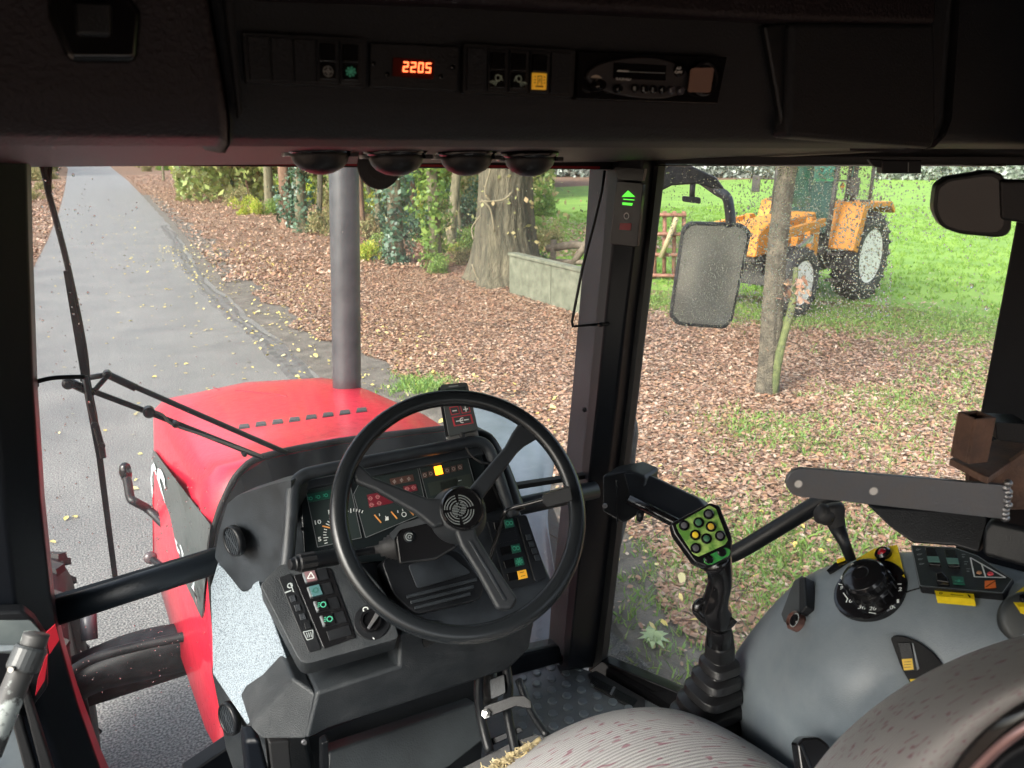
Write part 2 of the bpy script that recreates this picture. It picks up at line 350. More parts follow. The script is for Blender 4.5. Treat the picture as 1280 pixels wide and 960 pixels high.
# right front pillar : six-sided section, top to foot
def csec(y, xl, xr, f1=.27, f2=.74, d=0.0):
    a = pY(xl, y, 1.66); e = P_R.at(xr, y, .0); b = pY(xl + (xr - xl) * f1, y, 1.57); c = P_R.at(xl + (xr - xl) * f2, y, .055)
    return [a, b, c, e, V((e.x + .03, e.y + .10, e.z)), V((a.x + .02, 1.76, a.z))]
cpil = pillar('front_pillar', [csec(196, 757, 820), csec(300, 750, 809), csec(400, 741, 796), csec(500, 732, 785), csec(600, 722, 772), csec(700, 711, 760), csec(780, 703, 751), csec(836, 699, 742)][::-1], PILL, cab, bev=.007, seg=3)
# recess + plate with the lit arrow, the ring and the red lens
from mathutils.bvhtree import BVHTree
def surface(o):
    bpy.context.view_layer.update(); dg = bpy.context.evaluated_depsgraph_get(); ev = o.evaluated_get(dg); m = ev.to_mesh(); m.transform(o.matrix_world)
    b = BVHTree.FromPolygons([v.co.copy() for v in m.vertices], [tuple(p.vertices) for p in m.polygons]); ev.to_mesh_clear(); return b
def seat_on(bv, pts):
    """the flat seat that best fits a surface under these sight lines"""
    h = [bv.ray_cast(C0, ray(x, y).normalized()) for x, y in pts]; h = [q for q in h if q[0] is not None]; c = sum((q[0] for q in h), V()) / len(h)
    n = sum((q[1] if q[1].dot(FW) < 0 else -q[1] for q in h), V()).normalized(); return Pl(c, n)
P_CP = seat_on(surface(cpil), [(776, 240), (790, 240), (775, 290), (790, 290), (784, 266)]); P_CP.p += P_CP.n * .004
pp = P_CP.slab('pillar_display', rr([(771, 226), (804, 229), (796, 309), (762, 305)], .1), .012, GLASSD, cab, off=.012, bev=.002)
mb = MB(); P_CP.poly(mb, [(777, 246), (785, 238), (794, 246)][::-1], .0135); P_CP.poly(mb, [(778, 253), (791, 254), (790, 257), (778, 256)][::-1], .0135); P_CP.poly(mb, [(779, 248.5), (793, 249.5), (793, 250.5), (779, 249.5)][::-1], .0135)
mb.build('lit_arrow', LITG, pp)
mb = MB(); P_CP.ring(mb, 783, 270, 3.6, 1.3, .0135, 16); mb.build('ring_symbol', WHITE, pp)
P_CP.slab('red_lens', [(775, 279), (789, 279), (788, 288), (774, 287)], .002, REDL, pp, off=.014)
P_CP.slab('pillar_recess', [(769, 209), (806, 211), (803, 226), (772, 224)], .01, GLOSS, cab, off=.006)
# rear right pillar
MB().box((1.435, .60, 2.3), (.11, .286, 1.7)).build('door_pillar', PILL, cab, bev=.008)
# window bars (the windscreen's foot rail), left and right of the dash
RAILM = M('rail_grey_black', (.016, .021, .027), .36, bump=.3, bscale=500)
VOID = M('weather_strip_black', (.0025, .0025, .003), .8, spec=.08)
def rail(name, a, b, Y, r, mat): return tube(name, [pY(*a, Y), pY(*b, Y)], r, mat, cab, n=16, flat=.8)
rail('windscreen_foot_rail', (62, 768), (285, 697), 1.55, .0265, RAILM)
rail('windscreen_foot_rail', (560, 652), (745, 612), 1.55, .024, RAILM)
P_W.slab('rubber_seal', [(60, 752), (290, 683), (290, 689), (60, 760)], .02, RUB, cab, off=.02)
P_W.slab('rubber_seal', [(590, 615), (735, 593), (735, 598), (590, 621)], .02, RUB, cab, off=.02)
# lower frame
def strip(name, pts, w, mat, z0=0): return tube(name, pts, w, mat, cab, n=8)
P_W.slab('lower_front_frame', [(230, 972), (300, 925), (330, 935), (330, 990), (235, 990)], .05, PILL, cab, off=.03, bev=.006)
P_W.slab('lower_front_frame', [(560, 838), (700, 808), (705, 828), (560, 868)], .05, PILL, cab, off=.0, bev=.006)
# panes
mk('windscreen', [pY(20, 196, 1.635), pY(775, 200, 1.635), pY(735, 606, 1.635), pY(50, 765, 1.635)], [(0, 1, 2, 3)], GL_WS, cab)
mk('lower_pane', [pY(60, 765, 1.632), pY(330, 690, 1.632), pY(330, 1000, 1.632), pY(140, 1010, 1.632)], [(0, 1, 2, 3)], glass('lower_pane_glass', (.97, 1, .99), .022, .7), cab)
mk('lower_pane', [pY(560, 640, 1.632), pY(735, 608, 1.632), pY(706, 830, 1.632), pY(540, 860, 1.632)], [(0, 1, 2, 3)], glass('hazed_glass', (.85, .87, .88), .16, 1.0), cab)
mk('side_window', [P_R.at(812, 196, -.02), P_R.at(1300, 196, -.02), P_R.at(1300, 1060, -.02), P_R.at(739, 838, -.02)], [(0, 1, 2, 3)], GL_SIDE, cab)
# side window frame: front edge and sill
P_R.slab('side_window_frame', [(817, 200), (824, 200), (752, 826), (735, 845)], .03, RUB, cab, off=.004)
P_R.slab('side_window_frame', [(736, 838), (752, 826), (905, 890), (905, 925)], .04, GLOSS, cab, off=.006, bev=.004)
P_R.slab('side_window_frame', [(812, 196), (1290, 196), (1290, 207), (812, 205)], .03, RUB, cab, off=.004)
P_R.slab('wall_below_sill', [(760, 842), (905, 900), (1400, 1100), (1400, 1400), (760, 900)], .03, PILL, cab, off=-.002)
tube('window_edge_trim', [P_R.at(820, 206.5, .006), P_R.at(1258, 206.5, .006)], .002, SILV, cab, n=6)
# screws on the pillar
for (x, y) in [(731, 512), (759, 622)]: P_CP.disc('screw', x, y, 3.2, [(1, 0), (1, .004), (.5, .006)], PILL, cab, off=.03, n=10)

# floor mat with round studs, the leaf, the air grille
ZF = 1.284
P_F = Pl((0, 0, ZF), (0, 0, 1))
mat_o = P_F.slab('floor_mat', [(560, 880), (608, 838), (690, 818), (712, 828), (735, 838), (838, 890), (900, 930), (900, 1010), (540, 1010)], .008, MATG, cab, off=.008, bev=.003)
P_F.slab('mat_edge', [(606, 836), (692, 814), (700, 824), (612, 846)], .012, DUST, cab, off=.02, bev=.004)
stud_me = None
o_ = P_F.at(642, 857, .008); e1 = P_F.at(667, 883, .008) - P_F.at(642, 857, .008)
a1 = (P_F.at(683, 870, .008) - P_F.at(664, 849, .008)); a2 = (P_F.at(647, 876, .008) - P_F.at(665, 862, .008))
mb = MB(); mb.lathe((0, 0, 0), (0, 0, 1), [(.0135, 0), (.0128, .005), (.0095, .0062)], 14); me = bpy.data.meshes.new('stud'); me.from_pydata(mb.v, [], mb.f); me.materials.append(M('stud_grey', (.14, .165, .18), .38))  # stud colour lightened to paint light on the raised tops
P0s = P_F.at(664, 849, .008); ux = (P_F.at(708, 859, .008) - P0s) / 2.0; ux = V((.052, 0, 0)); uy = V((.026, -.045, 0))
Pst = P_F.at(671, 842, .008)
for i in range(-3, 7):
    for j in range(0, 12):
        p = Pst + V((.05 * i + (.025 if j % 2 else 0), -.043 * j, .0)); q = p - C0; z = q.dot(FW); x = 640 + FPX * q.dot(RT) / z; y = 480 - FPX * q.dot(UP) / z
        if 598 < x < 840 and y < 960 and p.x < 1.17 and y < 905 + (x - 700) * .0 + 40 and (x < 735 or y > 850 + (x - 735) * .45):
            s = bpy.data.objects.new('stud', me); COL.objects.link(s); s.parent = mat_o; s.location = p
vent = P_F.slab('sill_grille', rr([(735, 842), (745, 838), (806, 873), (806, 893), (770, 874), (742, 858)], .12), .006, RUB, cab, off=.014, bev=.001)
q = Q((738, 842), (800, 875), (793, 884), (735, 852))
for s in (0, 1):
    for k in range(5):
        v0 = .1 + k * .18; P_F.slab('slat', qr(q, .04 + s * .5, v0, .46 + s * .5, v0 + .08), .003, BLK, vent, off=.017)
P_F.slab('divider', qr(q, .47, 0, .51, 1), .003, STEEL, vent, off=.0175)

# ================================================================== ROOF CONSOLE
YH = .70
P_H = Pl((0, YH, 2.9), (0, -1, 0))
rc = thing('roof_console', 'black overhead console with switch banks running across the top of the windscreen', 'roof console', (.5, .75, 2.85))
def hpanel(name, xa, xb, mat, dy=0.0, ztop=3.13, zb=None, **k):
    prof = [(YH - dy, ztop), (YH - dy, 2.845), (YH - dy + .006, 2.826), (YH - dy + .02, 2.812), (YH + .05, 2.805), (YH + .14, 2.808), (YH + .14, ztop)]
    n = len(prof); vs = []
    for (x0, xz) in (xa, xb):
        for (y, z) in prof: vs.append((x0 + (xz - x0) * max(0, min(1, (ztop - z) / (ztop - 2.80))), y, z))
    fs = [(i, i + n, (i + 1) % n + n, (i + 1) % n) for i in range(n)] + [tuple(range(n))[::-1], tuple(range(n, 2 * n))]
    return mk(name, vs, fs, mat, rc, bev=.006, seg=3, **k)
xs = lambda x, y: P_H.at(x, y).x
hpanel('left_panel', (-.44, -.44), (xs(246, 0) - .01, xs(288, 180)), LINER, dy=.006)
hpanel('centre_panel', (xs(251, 0) - .008, xs(293, 180)), (xs(1174, 0), xs(1174, 180)), BLKM)
hpanel('right_panel', (xs(1180, 0), xs(1180, 180)), (1.38, 1.38), BLKM, dy=.004)
P_H.slab('brow', [(262, -90), (1172, -90), (1172, 30), (992, 27), (700, 12), (560, 4), (330, -4), (292, -14)], .03, LINER, rc, off=.022, bev=.008)
P_H.slab('raised_surround', [(990, 26), (1170, 28), (1172, 150), (1168, 186), (986, 172)], .03, BLKM, rc, off=.018, bev=.008)
P_H.slab('wedge_trim', [(956, 32), (990, 26), (986, 172), (981, 172)], .02, BLK, rc, off=.008, bev=.004)
P_H.slab('left_trim_rib', [(278, -20), (290, -20), (304, 140), (299, 150)], .012, BLKM, rc, off=.010, bev=.004)
# dark recessed lamp housing in the left panel
lamp = P_H.slab('lamp_recess', [(58, -20), (150, -20), (178, 12), (172, 78), (86, 78), (60, 20)], .02, GLOSS, rc, off=.012, bev=.006)
P_H.slab('lamp_lens', [(92, 0), (140, 2), (140, 46), (95, 44)], .01, BLK, lamp, off=.016, bev=.003)
def bank(corners, cells, nm):
    b = P_H.slab(nm, rr(corners, .06), .01, BLK, rc, off=.008, bev=.0015); q = Q(*corners); n = len(cells)
    for i, c in enumerate(cells):
        u0 = .03 + .94 * i / n + .008; u1 = .03 + .94 * (i + 1) / n - .008
        cell = P_H.slab('switch_surround' if c else 'blank_plate', qr(q, u0, .07, u1, .93), .004, BLK if c else BLKM, b, off=.0105, bev=.0008)
        if c:
            w = (u1 - u0) * .13
            P_H.slab('rocker', qr(q, u0 + w, .14, u1 - w, .5), .004, GLOSS, b, off=.0135, bev=.0008)
            P_H.slab('rocker_lens', qr(q, u0 + w, .52, u1 - w, .86), .004, LITA if c == 'amber' else GLOSS, b, off=.0125, bev=.0008)
            qq = Q(*qr(q, u0 + w * 1.6, .55, u1 - w * 1.6, .82))
            if c == 'fan': x, y = qq(.5, .5); fan_icon(P_H, x, y, 6.5, b, GRND if i == 3 else LITGI, .0142)
            if c == 'grid':
                mb = MB(); x, y = qq(.5, .55); P_H.ring(mb, x, y, 6, 1, .0142, 12); P_H.line(mb, x - 6, y, x + 6, y, 1, .0143); P_H.line(mb, x, y - 6, x, y + 6, 1, .0144); P_H.ring(mb, x, y, 2.8, 1, .0145, 10); mb.build('fan_symbol', GREYP, b)
            if c in ('lampl', 'lampr'): lamp_icon(P_H, qq, b, M('pale_green_print', (.45, .6, .5), .4), 1 if c == 'lampl' else -1, .0142)
            if c == 'amber':
                mb = MB(); g = lambda u0, v0, u1, v1, o=0: P_H.poly(mb, qr(qq, u0, v0, u1, v1)[::-1], .0142 + o)
                g(.3, .1, .7, .16); g(.3, .16, .36, .8, .0002); g(.64, .16, .7, .8, .0002); g(.15, .86, .85, .96); g(.46, .3, .54, .6)
                for s in (0.0, .84):
                    for t in (.15, .38, .6): g(s, t, s + .14, t + .07)
                mb.build('beacon_symbol', M('brown_print', (.18, .08, .01), .5), b)
    return b
bank([(303, 40), (458, 48), (457, 110), (308, 104)], [None, None, None, 'grid', 'fan'], 'switch_bank')
bank([(580, 54), (720, 62), (717, 122), (579, 117)], [None, 'lampl', 'lampr', 'amber', None], 'switch_bank')
ck = P_H.slab('clock_plate', [(463, 53), (574, 58), (572, 114), (463, 109)], .006, BLK, rc, off=.005, bev=.001)
P_H.slab('clock_window', [(492, 72), (543, 76), (541, 99), (491, 95)], .002, CLKW, ck, off=.0068)
mb = MB()
for i, ch in enumerate('2205'):
    x = 503.5 + i * 9.4; seg7(P_H, mb, Q((x + 1, 77 + i * .45), (x + 7.5, 77.3 + i * .45), (x + 6.5, 90 + i * .45), (x, 89.7 + i * .45)), ch, .2, .0075)
mb.build('lit_digits', LITR, ck)
for (x, y) in [(467, 80), (484, 93), (551, 96), (566, 84)]: P_H.disc('screw', x, y, 3, [(1, 0), (1, .001), (.5, .002)], GLOSS, ck, off=.005, n=10)

# radio in the roof console
rad = thing('car_radio', 'black cassette radio with oval face and square beige screen in the roof console', 'radio', P_H.at(815, 97))
rb = [(724, 64), (909, 71), (897, 130), (721, 124)]
P_H.slab('chassis', rb, .02, GLOSS, rad, off=.010, bev=.001)
ov = [(815 + 90 * 1.0 * cos(a) * (1 if cos(a) < 0 else .62) - 2, 97.5 + 25.5 * sin(a) + .035 * (90 * cos(a))) for a in np.linspace(0, 2 * pi, 41)[:-1]]
P_H.slab('fascia', [(730 + (x - 723) * .88 + 5, y) for x, y in ov], .006, M('radio_face_grey', (.035, .034, .037), .42), rad, off=.014, bev=.0012)
sl = P_H.slab('cassette_slot', [(768, 78), (833, 82), (832, 101), (767, 98)], .002, GLOSS, rad, off=.0152)
mb = MB(); P_H.line(mb, 771, 89, 831, 91.5, .9, .0154); mb.build('slot_lip', GREYP, sl)
mb = MB(); P_H.line(mb, 772, 88.4, 786, 89.1, 1.6, .0156); mb.build('painted_slot_glint', WHITE, sl)  # highlight on the slot lip painted as a short white line
P_H.disc('volume_knob', 745, 107, 7.5, [(1, 0), (.95, .008), (.7, .012)], GLOSS, rad, off=.014)
P_H.disc('tuning_knob', 770, 111, 5.2, [(1, 0), (.95, .006), (.7, .008)], GLOSS, rad, off=.014)
mb = MB(); P_H.poly(mb, [(738, 97), (741, 94.5), (745, 93.5), (749, 94.5), (753, 98)][::-1], .0147); mb.build('knob_marker', M('cream_print', (.6, .57, .48), .5), rad)
for i, t in enumerate(['1', '2', '3', '4', '5', '6']):
    x = 793 + i * 11.3; y = 110.6 + i * .6; bt = P_H.disc('preset_button', x, y, 5.2, [(1, 0), (.92, .003), (.7, .004)], GLOSS if i < 4 else M('radio_blue_grey', (.05, .05, .065), .4), rad, off=.014, n=16)
    mb = MB(); P_H.text(mb, t, x - 1.5, y + 2.4, x + 1.5, y + 2.5, 4.6, .0185); mb.build('digit', GREYP, bt)
P_H.disc('eject_button', 848, 88, 8, [(1, 0), (.93, .003), (.7, .004)], GLOSS, rad, off=.014, n=20)
mb = MB(); P_H.text(mb, 'AF', 845, 87, 851.5, 87.4, 3.4, .0185); P_H.text(mb, 'OFF', 843, 91.8, 853, 92.2, 3.2, .0186); mb.build('button_lettering', WHITE, rad)
mb = MB(); P_H.text(mb, 'BLAUPUNKT', 770, 99.8, 789, 101.2, 2.8, .0154); mb.build('maker_lettering', WHITE, rad)
P_H.disc('screen_ring', 879, 99, 20, [(1, 0), (1, .003), (.93, .006), (.9, .003)], M('radio_face_grey', (0, 0, 0)), rad, off=.0135, n=32)
P_H.disc('screen_well', 880, 100, 18, [(1, 0), (.97, .002)], GLOSS, rad, off=.0165, n=32)
P_H.slab('screen', rr([(864, 85), (893, 84.5), (888, 116), (860, 115)], .12), .001, PEACH, rad, off=.0196)

# four round air outlets below the headliner, dark knob, ceiling block
for i, (x, y) in enumerate([(400, 191), (495, 194), (583, 195), (662, 197)]):
    c = pY(x, y, 1.06); lab = ['leftmost of the four round black air outlets under the roof console', 'second round black air outlet from the left, with a dark disc hanging just below it', 'third round black air outlet from the left under the roof console', 'rightmost of the four round black air outlets, nearest the right-hand windscreen pillar'][i]
    av = thing('air_outlet', lab, 'air outlet', c, 'round air outlets under the roof console')
    r = .0395
    MB().lathe(c, (.02, 0, -1), [(r, -.004), (r * .97, .004), (r * .9, .012), (r * .72, .02), (r * .4, .026), (.006, .028)], 28).build('ball', BLK, av, smooth=True)
    MB().lathe(c + V((0, 0, .004)), (.02, 0, -1), [(r * 1.12, -.006), (r * 1.14, 0), (r * 1.02, .004)], 28).build('ring', GLOSS, av, smooth=True)
    for s in (-1, 1): MB().box(c + RT * s * r * 1.12 - V((0, 0, .002)), (.012, .012, .006)).build('clip', SILV if s < 0 else BLK, av, bev=.001)
c = pY(474, 208, 1.15)
o = MB().lathe(c + V((0, .004, 0)), (0, -1, .0), [(.033, 0), (.034, .003), (.033, .007), (.02, .009)], 28).build('hanging_disc', RUB); tag(o, 'small flat black disc hanging below the second air outlet at the top of the windscreen', 'disc')
cb = thing('window_latch', 'small black latch block above the side window, left of the interior mirror', 'latch', pD(1125, 205, 1.2))
P_X = Pl(pD(1125, 205, 1.2), (-.6, -.8, 0)); P_X.slab('block', [(1102, 200), (1152, 200), (1152, 217), (1103, 217)], .03, BLK, cb, bev=.002); P_X.slab('foot', [(1086, 199), (1104, 199), (1102, 210), (1092, 208)], .015, BLK, cb, off=-.004, bev=.002); P_X.slab('seam', [(1135, 203), (1136, 203), (1136, 215), (1135, 215)], .001, GREYP, cb, off=.001)

# dark interior mirror at the right
im = thing('interior_mirror', 'dark rounded rear-view mirror housing in front of the right-hand door pillar, under the roof', 'mirror', pD(1215, 255, .98))
P_M = Pl(pD(1215, 255, .98), (-.72, -.68, -.05))
P_M.slab('housing', rr([(1170, 232), (1184, 222), (1258, 210), (1268, 299), (1200, 293), (1176, 284), (1166, 262)], .35, 4), .03, BLK, im, bev=.006, seg=3)
P_M.slab('mirror_face', rr([(1174, 236), (1186, 227), (1252, 217), (1256, 292), (1202, 288), (1180, 281), (1171, 261)], .35, 4), .002, GLOSS, im, off=.001)
P_M.slab('mount', [(1250, 225), (1285, 225), (1285, 280), (1252, 275)], .02, BLK, im, off=.006, bev=.004)

# ================================================================== DASHBOARD
dash = thing('dashboard', 'dark grey dashboard behind the steering wheel with its lit instruments and green switches', 'dashboard', (.5, 1.45, 1.3))
P_I = Pl((.5, 1.34, 2.16), (0, -.80, .60))
def ext_slab(name, pl, pts, ext, mat, parent, off=0.0, bev=0, **k): return prism(name, [pl.at(x, y, off) for x, y in pts], ext, mat, parent, bev=bev, **k)
ext_slab('body', P_I, [(368, 606), (390, 598), (602, 562), (622, 574), (640, 612), (652, 640), (692, 728), (682, 768), (500, 806), (400, 760), (362, 700)], (0, .16, -.11), DG, dash, off=-.012, bev=.008)
# left wing of the dash with the oval air outlet
def yl(pts): return [pY(x, y, Y) for x, y, Y in pts]
P_WG = Pl(pY(300, 680, 1.425), (-.80, -.59, .06))
P_WG.slab('side_wing', rr([(268, 697), (273, 666), (284, 630), (297, 619), (337, 606), (364, 600), (362, 700), (336, 724), (303, 741)], .12), .05, DG, dash, bev=.008, seg=3)
def round_vent(pl, x, y, rpx):
    v = pl.disc('air_vent', x, y, rpx, [(1, -.006), (1, .004), (.93, .008), (.86, .005), (.84, -.004)], BLK, dash, off=.006, n=30, smooth=True)
    o = pl.at(x, y, .006); k = rpx * (o - C0).dot(FW) / FPX; u = V((0, 0, 1)); u = (u - pl.n * u.dot(pl.n)).normalized(); w = pl.n.cross(u)
    for i in range(-3, 4):
        t = i * .23; L = sqrt(max(0, .84 ** 2 - t * t)) * k; d = (u * .9 + w * .43).normalized(); e = pl.n.cross(d); c = o + e * t * k + pl.n * .002
        MB().box(c, (.0035, 2 * L, .006), Matrix((e, d, pl.n)).transposed()).build('vent_slat', DG, v)
    MB().box(o + pl.n * .003, (.004, 1.6 * k, .006), Matrix(((u - w * .6).normalized(), (w + u * .6).normalized(), pl.n)).transposed()).build('vent_bar', DG, v)
round_vent(Pl(pY(293, 675, 1.415), (-.93, -.36, .05)), 293, 676, 20)
# speckled board and the cover under it
prism('insulation_board', yl([(272, 705, 1.50), (303, 735, 1.44), (323, 728, 1.38), (346, 790, 1.28), (367, 849, 1.20), (309, 907, 1.28), (285, 872, 1.36), (266, 843, 1.42), (263, 735, 1.49)]), (.02, .05, 0), SPECK, dash, bev=.003)
prism('side_cover', yl([(264, 838, 1.46), (310, 900, 1.32), (378, 905, 1.28), (400, 1010, 1.27), (330, 1030, 1.30), (290, 960, 1.42), (282, 935, 1.45), (272, 880, 1.46)]), (.02, .09, 0), DUST, dash, bev=.006)
round_vent(Pl(pY(286, 898, 1.365), (-.94, -.33, .1)), 287, 898, 21)
# lower body (fascia)
prism('lower_fascia', yl([(396, 866, 1.13), (498, 832, 1.13), (500, 792, 1.16), (540, 779, 1.18), (672, 758, 1.22), (662, 812, 1.20), (636, 838, 1.18), (412, 911, 1.13), (382, 926, 1.12)]), (0, .14, -.005), DUST, dash, bev=.007, seg=3)
prism('fascia_side', yl([(366, 848, 1.17), (396, 867, 1.132), (384, 926, 1.122), (326, 925, 1.19), (311, 907, 1.24)]), (.0, .12, 0), DUST, dash, bev=.007, seg=3)
P_FA = Pl(pY(550, 830, 1.165), (0, -1, .05))
P_FA.slab('slot', [(528, 800), (558, 790), (560, 797), (530, 809)], .004, GLOSS, dash, off=.014)
P_FA.slab('seam', [(588, 786), (589.5, 786), (587, 806), (585.5, 806)], .002, GLOSS, dash, off=.012)
# dark cavity behind the pedals and the panel below it
prism('footwell_back', yl([(380, 925, 1.34), (600, 838, 1.34), (604, 850, 1.34), (606, 900, 1.34), (600, 960, 1.34), (420, 1040, 1.34), (380, 1040, 1.34)]), (0, .04, 0), BLKM, dash)
prism('footwell_panel', yl([(412, 958, 1.24), (410, 940, 1.26), (596, 878, 1.26), (606, 925, 1.20), (560, 960, 1.20), (420, 1010, 1.20)]), (0, .05, -.02), M('footwell_grey', (.030, .036, .040), .5, bump=.3, var=.3), dash, bev=.006)
prism('cable_duct', yl([(402, 930, 1.17), (411, 925, 1.17), (412, 1000, 1.17), (403, 1000, 1.17)]), (0, .02, 0), BLK, dash, bev=.003)
prism('cable_duct', yl([(336, 928, 1.22), (362, 926, 1.22), (368, 1000, 1.22), (344, 1000, 1.22)]), (0, .05, 0), RUB, dash, bev=.004)
prism('cable_duct', yl([(305, 925, 1.24), (326, 926, 1.22), (346, 1000, 1.22), (312, 1000, 1.22)]), (0, .05, 0), PILL, dash, bev=.01)
MB().lathe(pY(380, 927, 1.11), (0, -1, 0), [(.005, 0), (.004, .004)], 10).build('screw', STEEL, dash)

# bezel (padded frame round the instruments)
bz = [P_I.at(x, y, o) for x, y, o in [(357, 716, .02), (361, 680, .025), (364, 640, .03), (366, 612, .032), (376, 597, .034), (398, 589, .034), (480, 573, .034), (560, 558, .034), (594, 552, .030), (610, 560, .024), (620, 585, .018), (632, 620, .012), (642, 645, .006)]]
tube('bezel', smooth_path(bz, 4), .0125, DG, dash, n=14)
ext_slab('bezel_hood', P_I, [(368, 603), (600, 557), (606, 568), (374, 614)], (0, .02, -.012), DG, dash, off=.012, bev=.004)
tube('dash_top_cover', smooth_path([P_I.at(x, y, o) for x, y, o in [(586, 548, -.03), (606, 552, -.02), (622, 580, -.01), (634, 610, 0), (644, 640, 0)]], 5), .022, BLK, dash, n=16)
cl = P_I.slab('instrument_cluster', [(374, 604), (598, 560), (606, 580), (612, 640), (490, 700), (382, 712)], .01, GLASSD, dash, off=.002, bev=.002)
def outline(pts, w, off, nm, mat, par, pl=None):
    pl = pl or P_I
    mb = MB()
    for i in range(len(pts)): pl.line(mb, *pts[i], *pts[(i + 1) % len(pts)], w, off + .00005 * i)
    mb.build(nm, mat, par)
EDGEM = M('panel_edge_line', (.16, .17, .18), .4)
for pts in ([(381.6, 610), (436, 599), (452, 672), (397, 684)], [(442, 618), (452, 598), (522, 585), (534, 640), (457, 672)], [(524, 584), (584, 570), (597, 618), (537, 634)]):
    P_I.slab('gauge_panel', pts, .002, LCD, cl, off=.0045, bev=.0005); outline(pts, .8, .0050, 'panel_edge', EDGEM, cl)
# left gauge: ticks, figures, needle ; green tell-tale row
P_I.slab('green_strip', [(384, 618), (424, 610), (427, 620), (386.5, 628)], .0005, M('green_strip_dark', (.010, .055, .040), .3), cl, off=.0056)
mb = MB()
for i in range(4):
    x = 388.5 + i * 9.6; y = 623 - i * 1.95; P_I.ring(mb, x, y, 1.9, .9, .0060, 8); P_I.line(mb, x - 4, y - 1, x - 2.2, y - 1.2, .7, .0060); P_I.line(mb, x - 4, y + 1, x - 2.2, y + .8, .7, .0060)
mb.build('tell_tale_symbols', M('green_symbol', (.06, .42, .28), .4), cl)
mb = MB(); gx, gy = 440, 669
for k in range(22):
    a = radians(200 - k * 7.6) if False else radians(196 - 0) ; th = radians(-18 + k * 6.2)
    L = 6 if k % 5 == 2 else 4; ca, sa = -cos(th), -sin(th); r0 = 36
    P_I.line(mb, gx + ca * r0, gy + sa * r0 * .93, gx + ca * (r0 - L), gy + sa * (r0 - L) * .93, 1.0, .0056)
P_I.text(mb, '10', 394, 656, 402, 654.5, 5.5, .0056); P_I.text(mb, '15', 411, 643, 419, 641.5, 5.5, .0056); P_I.text(mb, '5', 398, 677, 402, 676.3, 5.5, .0056)
mb.build('scale_marks', WHITE, cl)
mb = MB(); P_I.line(mb, 403, 657.5, 424, 662.5, 1.7, .0064); mb.build('needle', NEED, cl)
# middle: warning fields and small needle gauges
dk = M('dark_red_field', (.17, .018, .03), .35); br = M('brown_field', (.10, .05, .04), .35); rs = M('pale_red_symbol', (.55, .22, .22), .4); ws = M('pale_symbol', (.42, .36, .33), .4)
P_I.slab('warning_field', [(458.5, 618.5), (500, 610.5), (503, 626), (462, 635)], .0005, dk, cl, off=.0054)
P_I.slab('warning_field', [(487, 598.5), (516, 593), (518, 601), (489, 606.5)], .0005, br, cl, off=.0054)
P_I.slab('warning_field', [(504, 608), (520, 605), (522, 613), (506, 616)], .0005, dk, cl, off=.0056)
mb = MB()
for (x, y) in [(463, 623), (472, 621), (464.5, 631), (474, 629), (509, 611), (517, 609.5)]: P_I.ring(mb, x, y, 2.2, .9, .0062, 8); P_I.line(mb, x - 3.2, y + .3, x + 3.2, y - .4, .7, .0063)
mb.build('warning_symbols', rs, cl); mb = MB()
for (x, y) in [(493, 602), (502, 600.2), (511, 598.5)]: P_I.ring(mb, x, y, 2, 1, .0062, 4); P_I.line(mb, x, y - 2.8, x, y + 2.8, .8, .0063)
mb.build('warning_symbols', ws, cl)
mb = MB()
for a in [(468, 643.5, 476.5, 653.5), (489, 639.5, 496.5, 648.5), (511, 637, 517, 644)]: P_I.line(mb, *a, 1.8, .0062)
mb.build('needle', NEED, cl); mb = MB()
P_I.ring(mb, 505, 643, 2.8, 1, .006, 12)
for (x, y) in [(474, 642), (482, 645), (497, 638), (503, 636)]: P_I.line(mb, x, y, x + .6, y + 3, 1.1, .006)
P_I.poly(mb, [(481.5, 651), (486, 650), (485.4, 645.5), (482, 646.5)][::-1], .006); mb.build('gauge_symbols', WHITE, cl)
# right: lamp row, lit orange lamp, LCD
P_I.slab('lit_warning_lamp', [(542.5, 583.5), (551.5, 581.6), (554, 592), (545, 594)], .001, LITO, cl, off=.0066)
for (x, y) in [(531, 594), (538.5, 592), (559, 588), (567, 586), (575, 584)]: P_I.slab('lamp_field', [(x - 3.4, y - 3), (x + 2.7, y - 4.2), (x + 3.6, y + 2.8), (x - 2.5, y + 4)], .0005, br, cl, off=.0056)
mb = MB()
for (x, y) in [(531, 594), (538.5, 592), (559, 588), (567, 586), (575, 584)]: P_I.ring(mb, x, y, 1.9, .8, .0063, 8)
mb.build('lamp_symbols', ws, cl)
P_I.slab('lcd_window', [(534, 604), (588, 592), (591, 608), (538, 620)], .0006, M('lcd_green_grey', (.045, .055, .048), .2), cl, off=.0054)
mb = MB()
for i, ch in enumerate('000'):
    x = 550.5 + i * 7.2; y = 602.5 - i * 1.5; seg7(P_I, mb, Q((x + .4, y), (x + 5.2, y - 1.1), (x + 5.8, y + 8.4), (x + .8, y + 9.6)), ch, .22, .0062)
mb.build('lcd_digits', M('lcd_dark_digits', (.006, .008, .007), .4), cl)
mb = MB(); P_I.line(mb, 573, 601, 577, 600.2, .9, .0062); mb.build('lcd_unit_mark', WHITE, cl)
P_I.disc('cluster_screw', 378, 661, 2.2, [(1, 0), (.8, .001)], PILL, cl, off=.004, n=8)

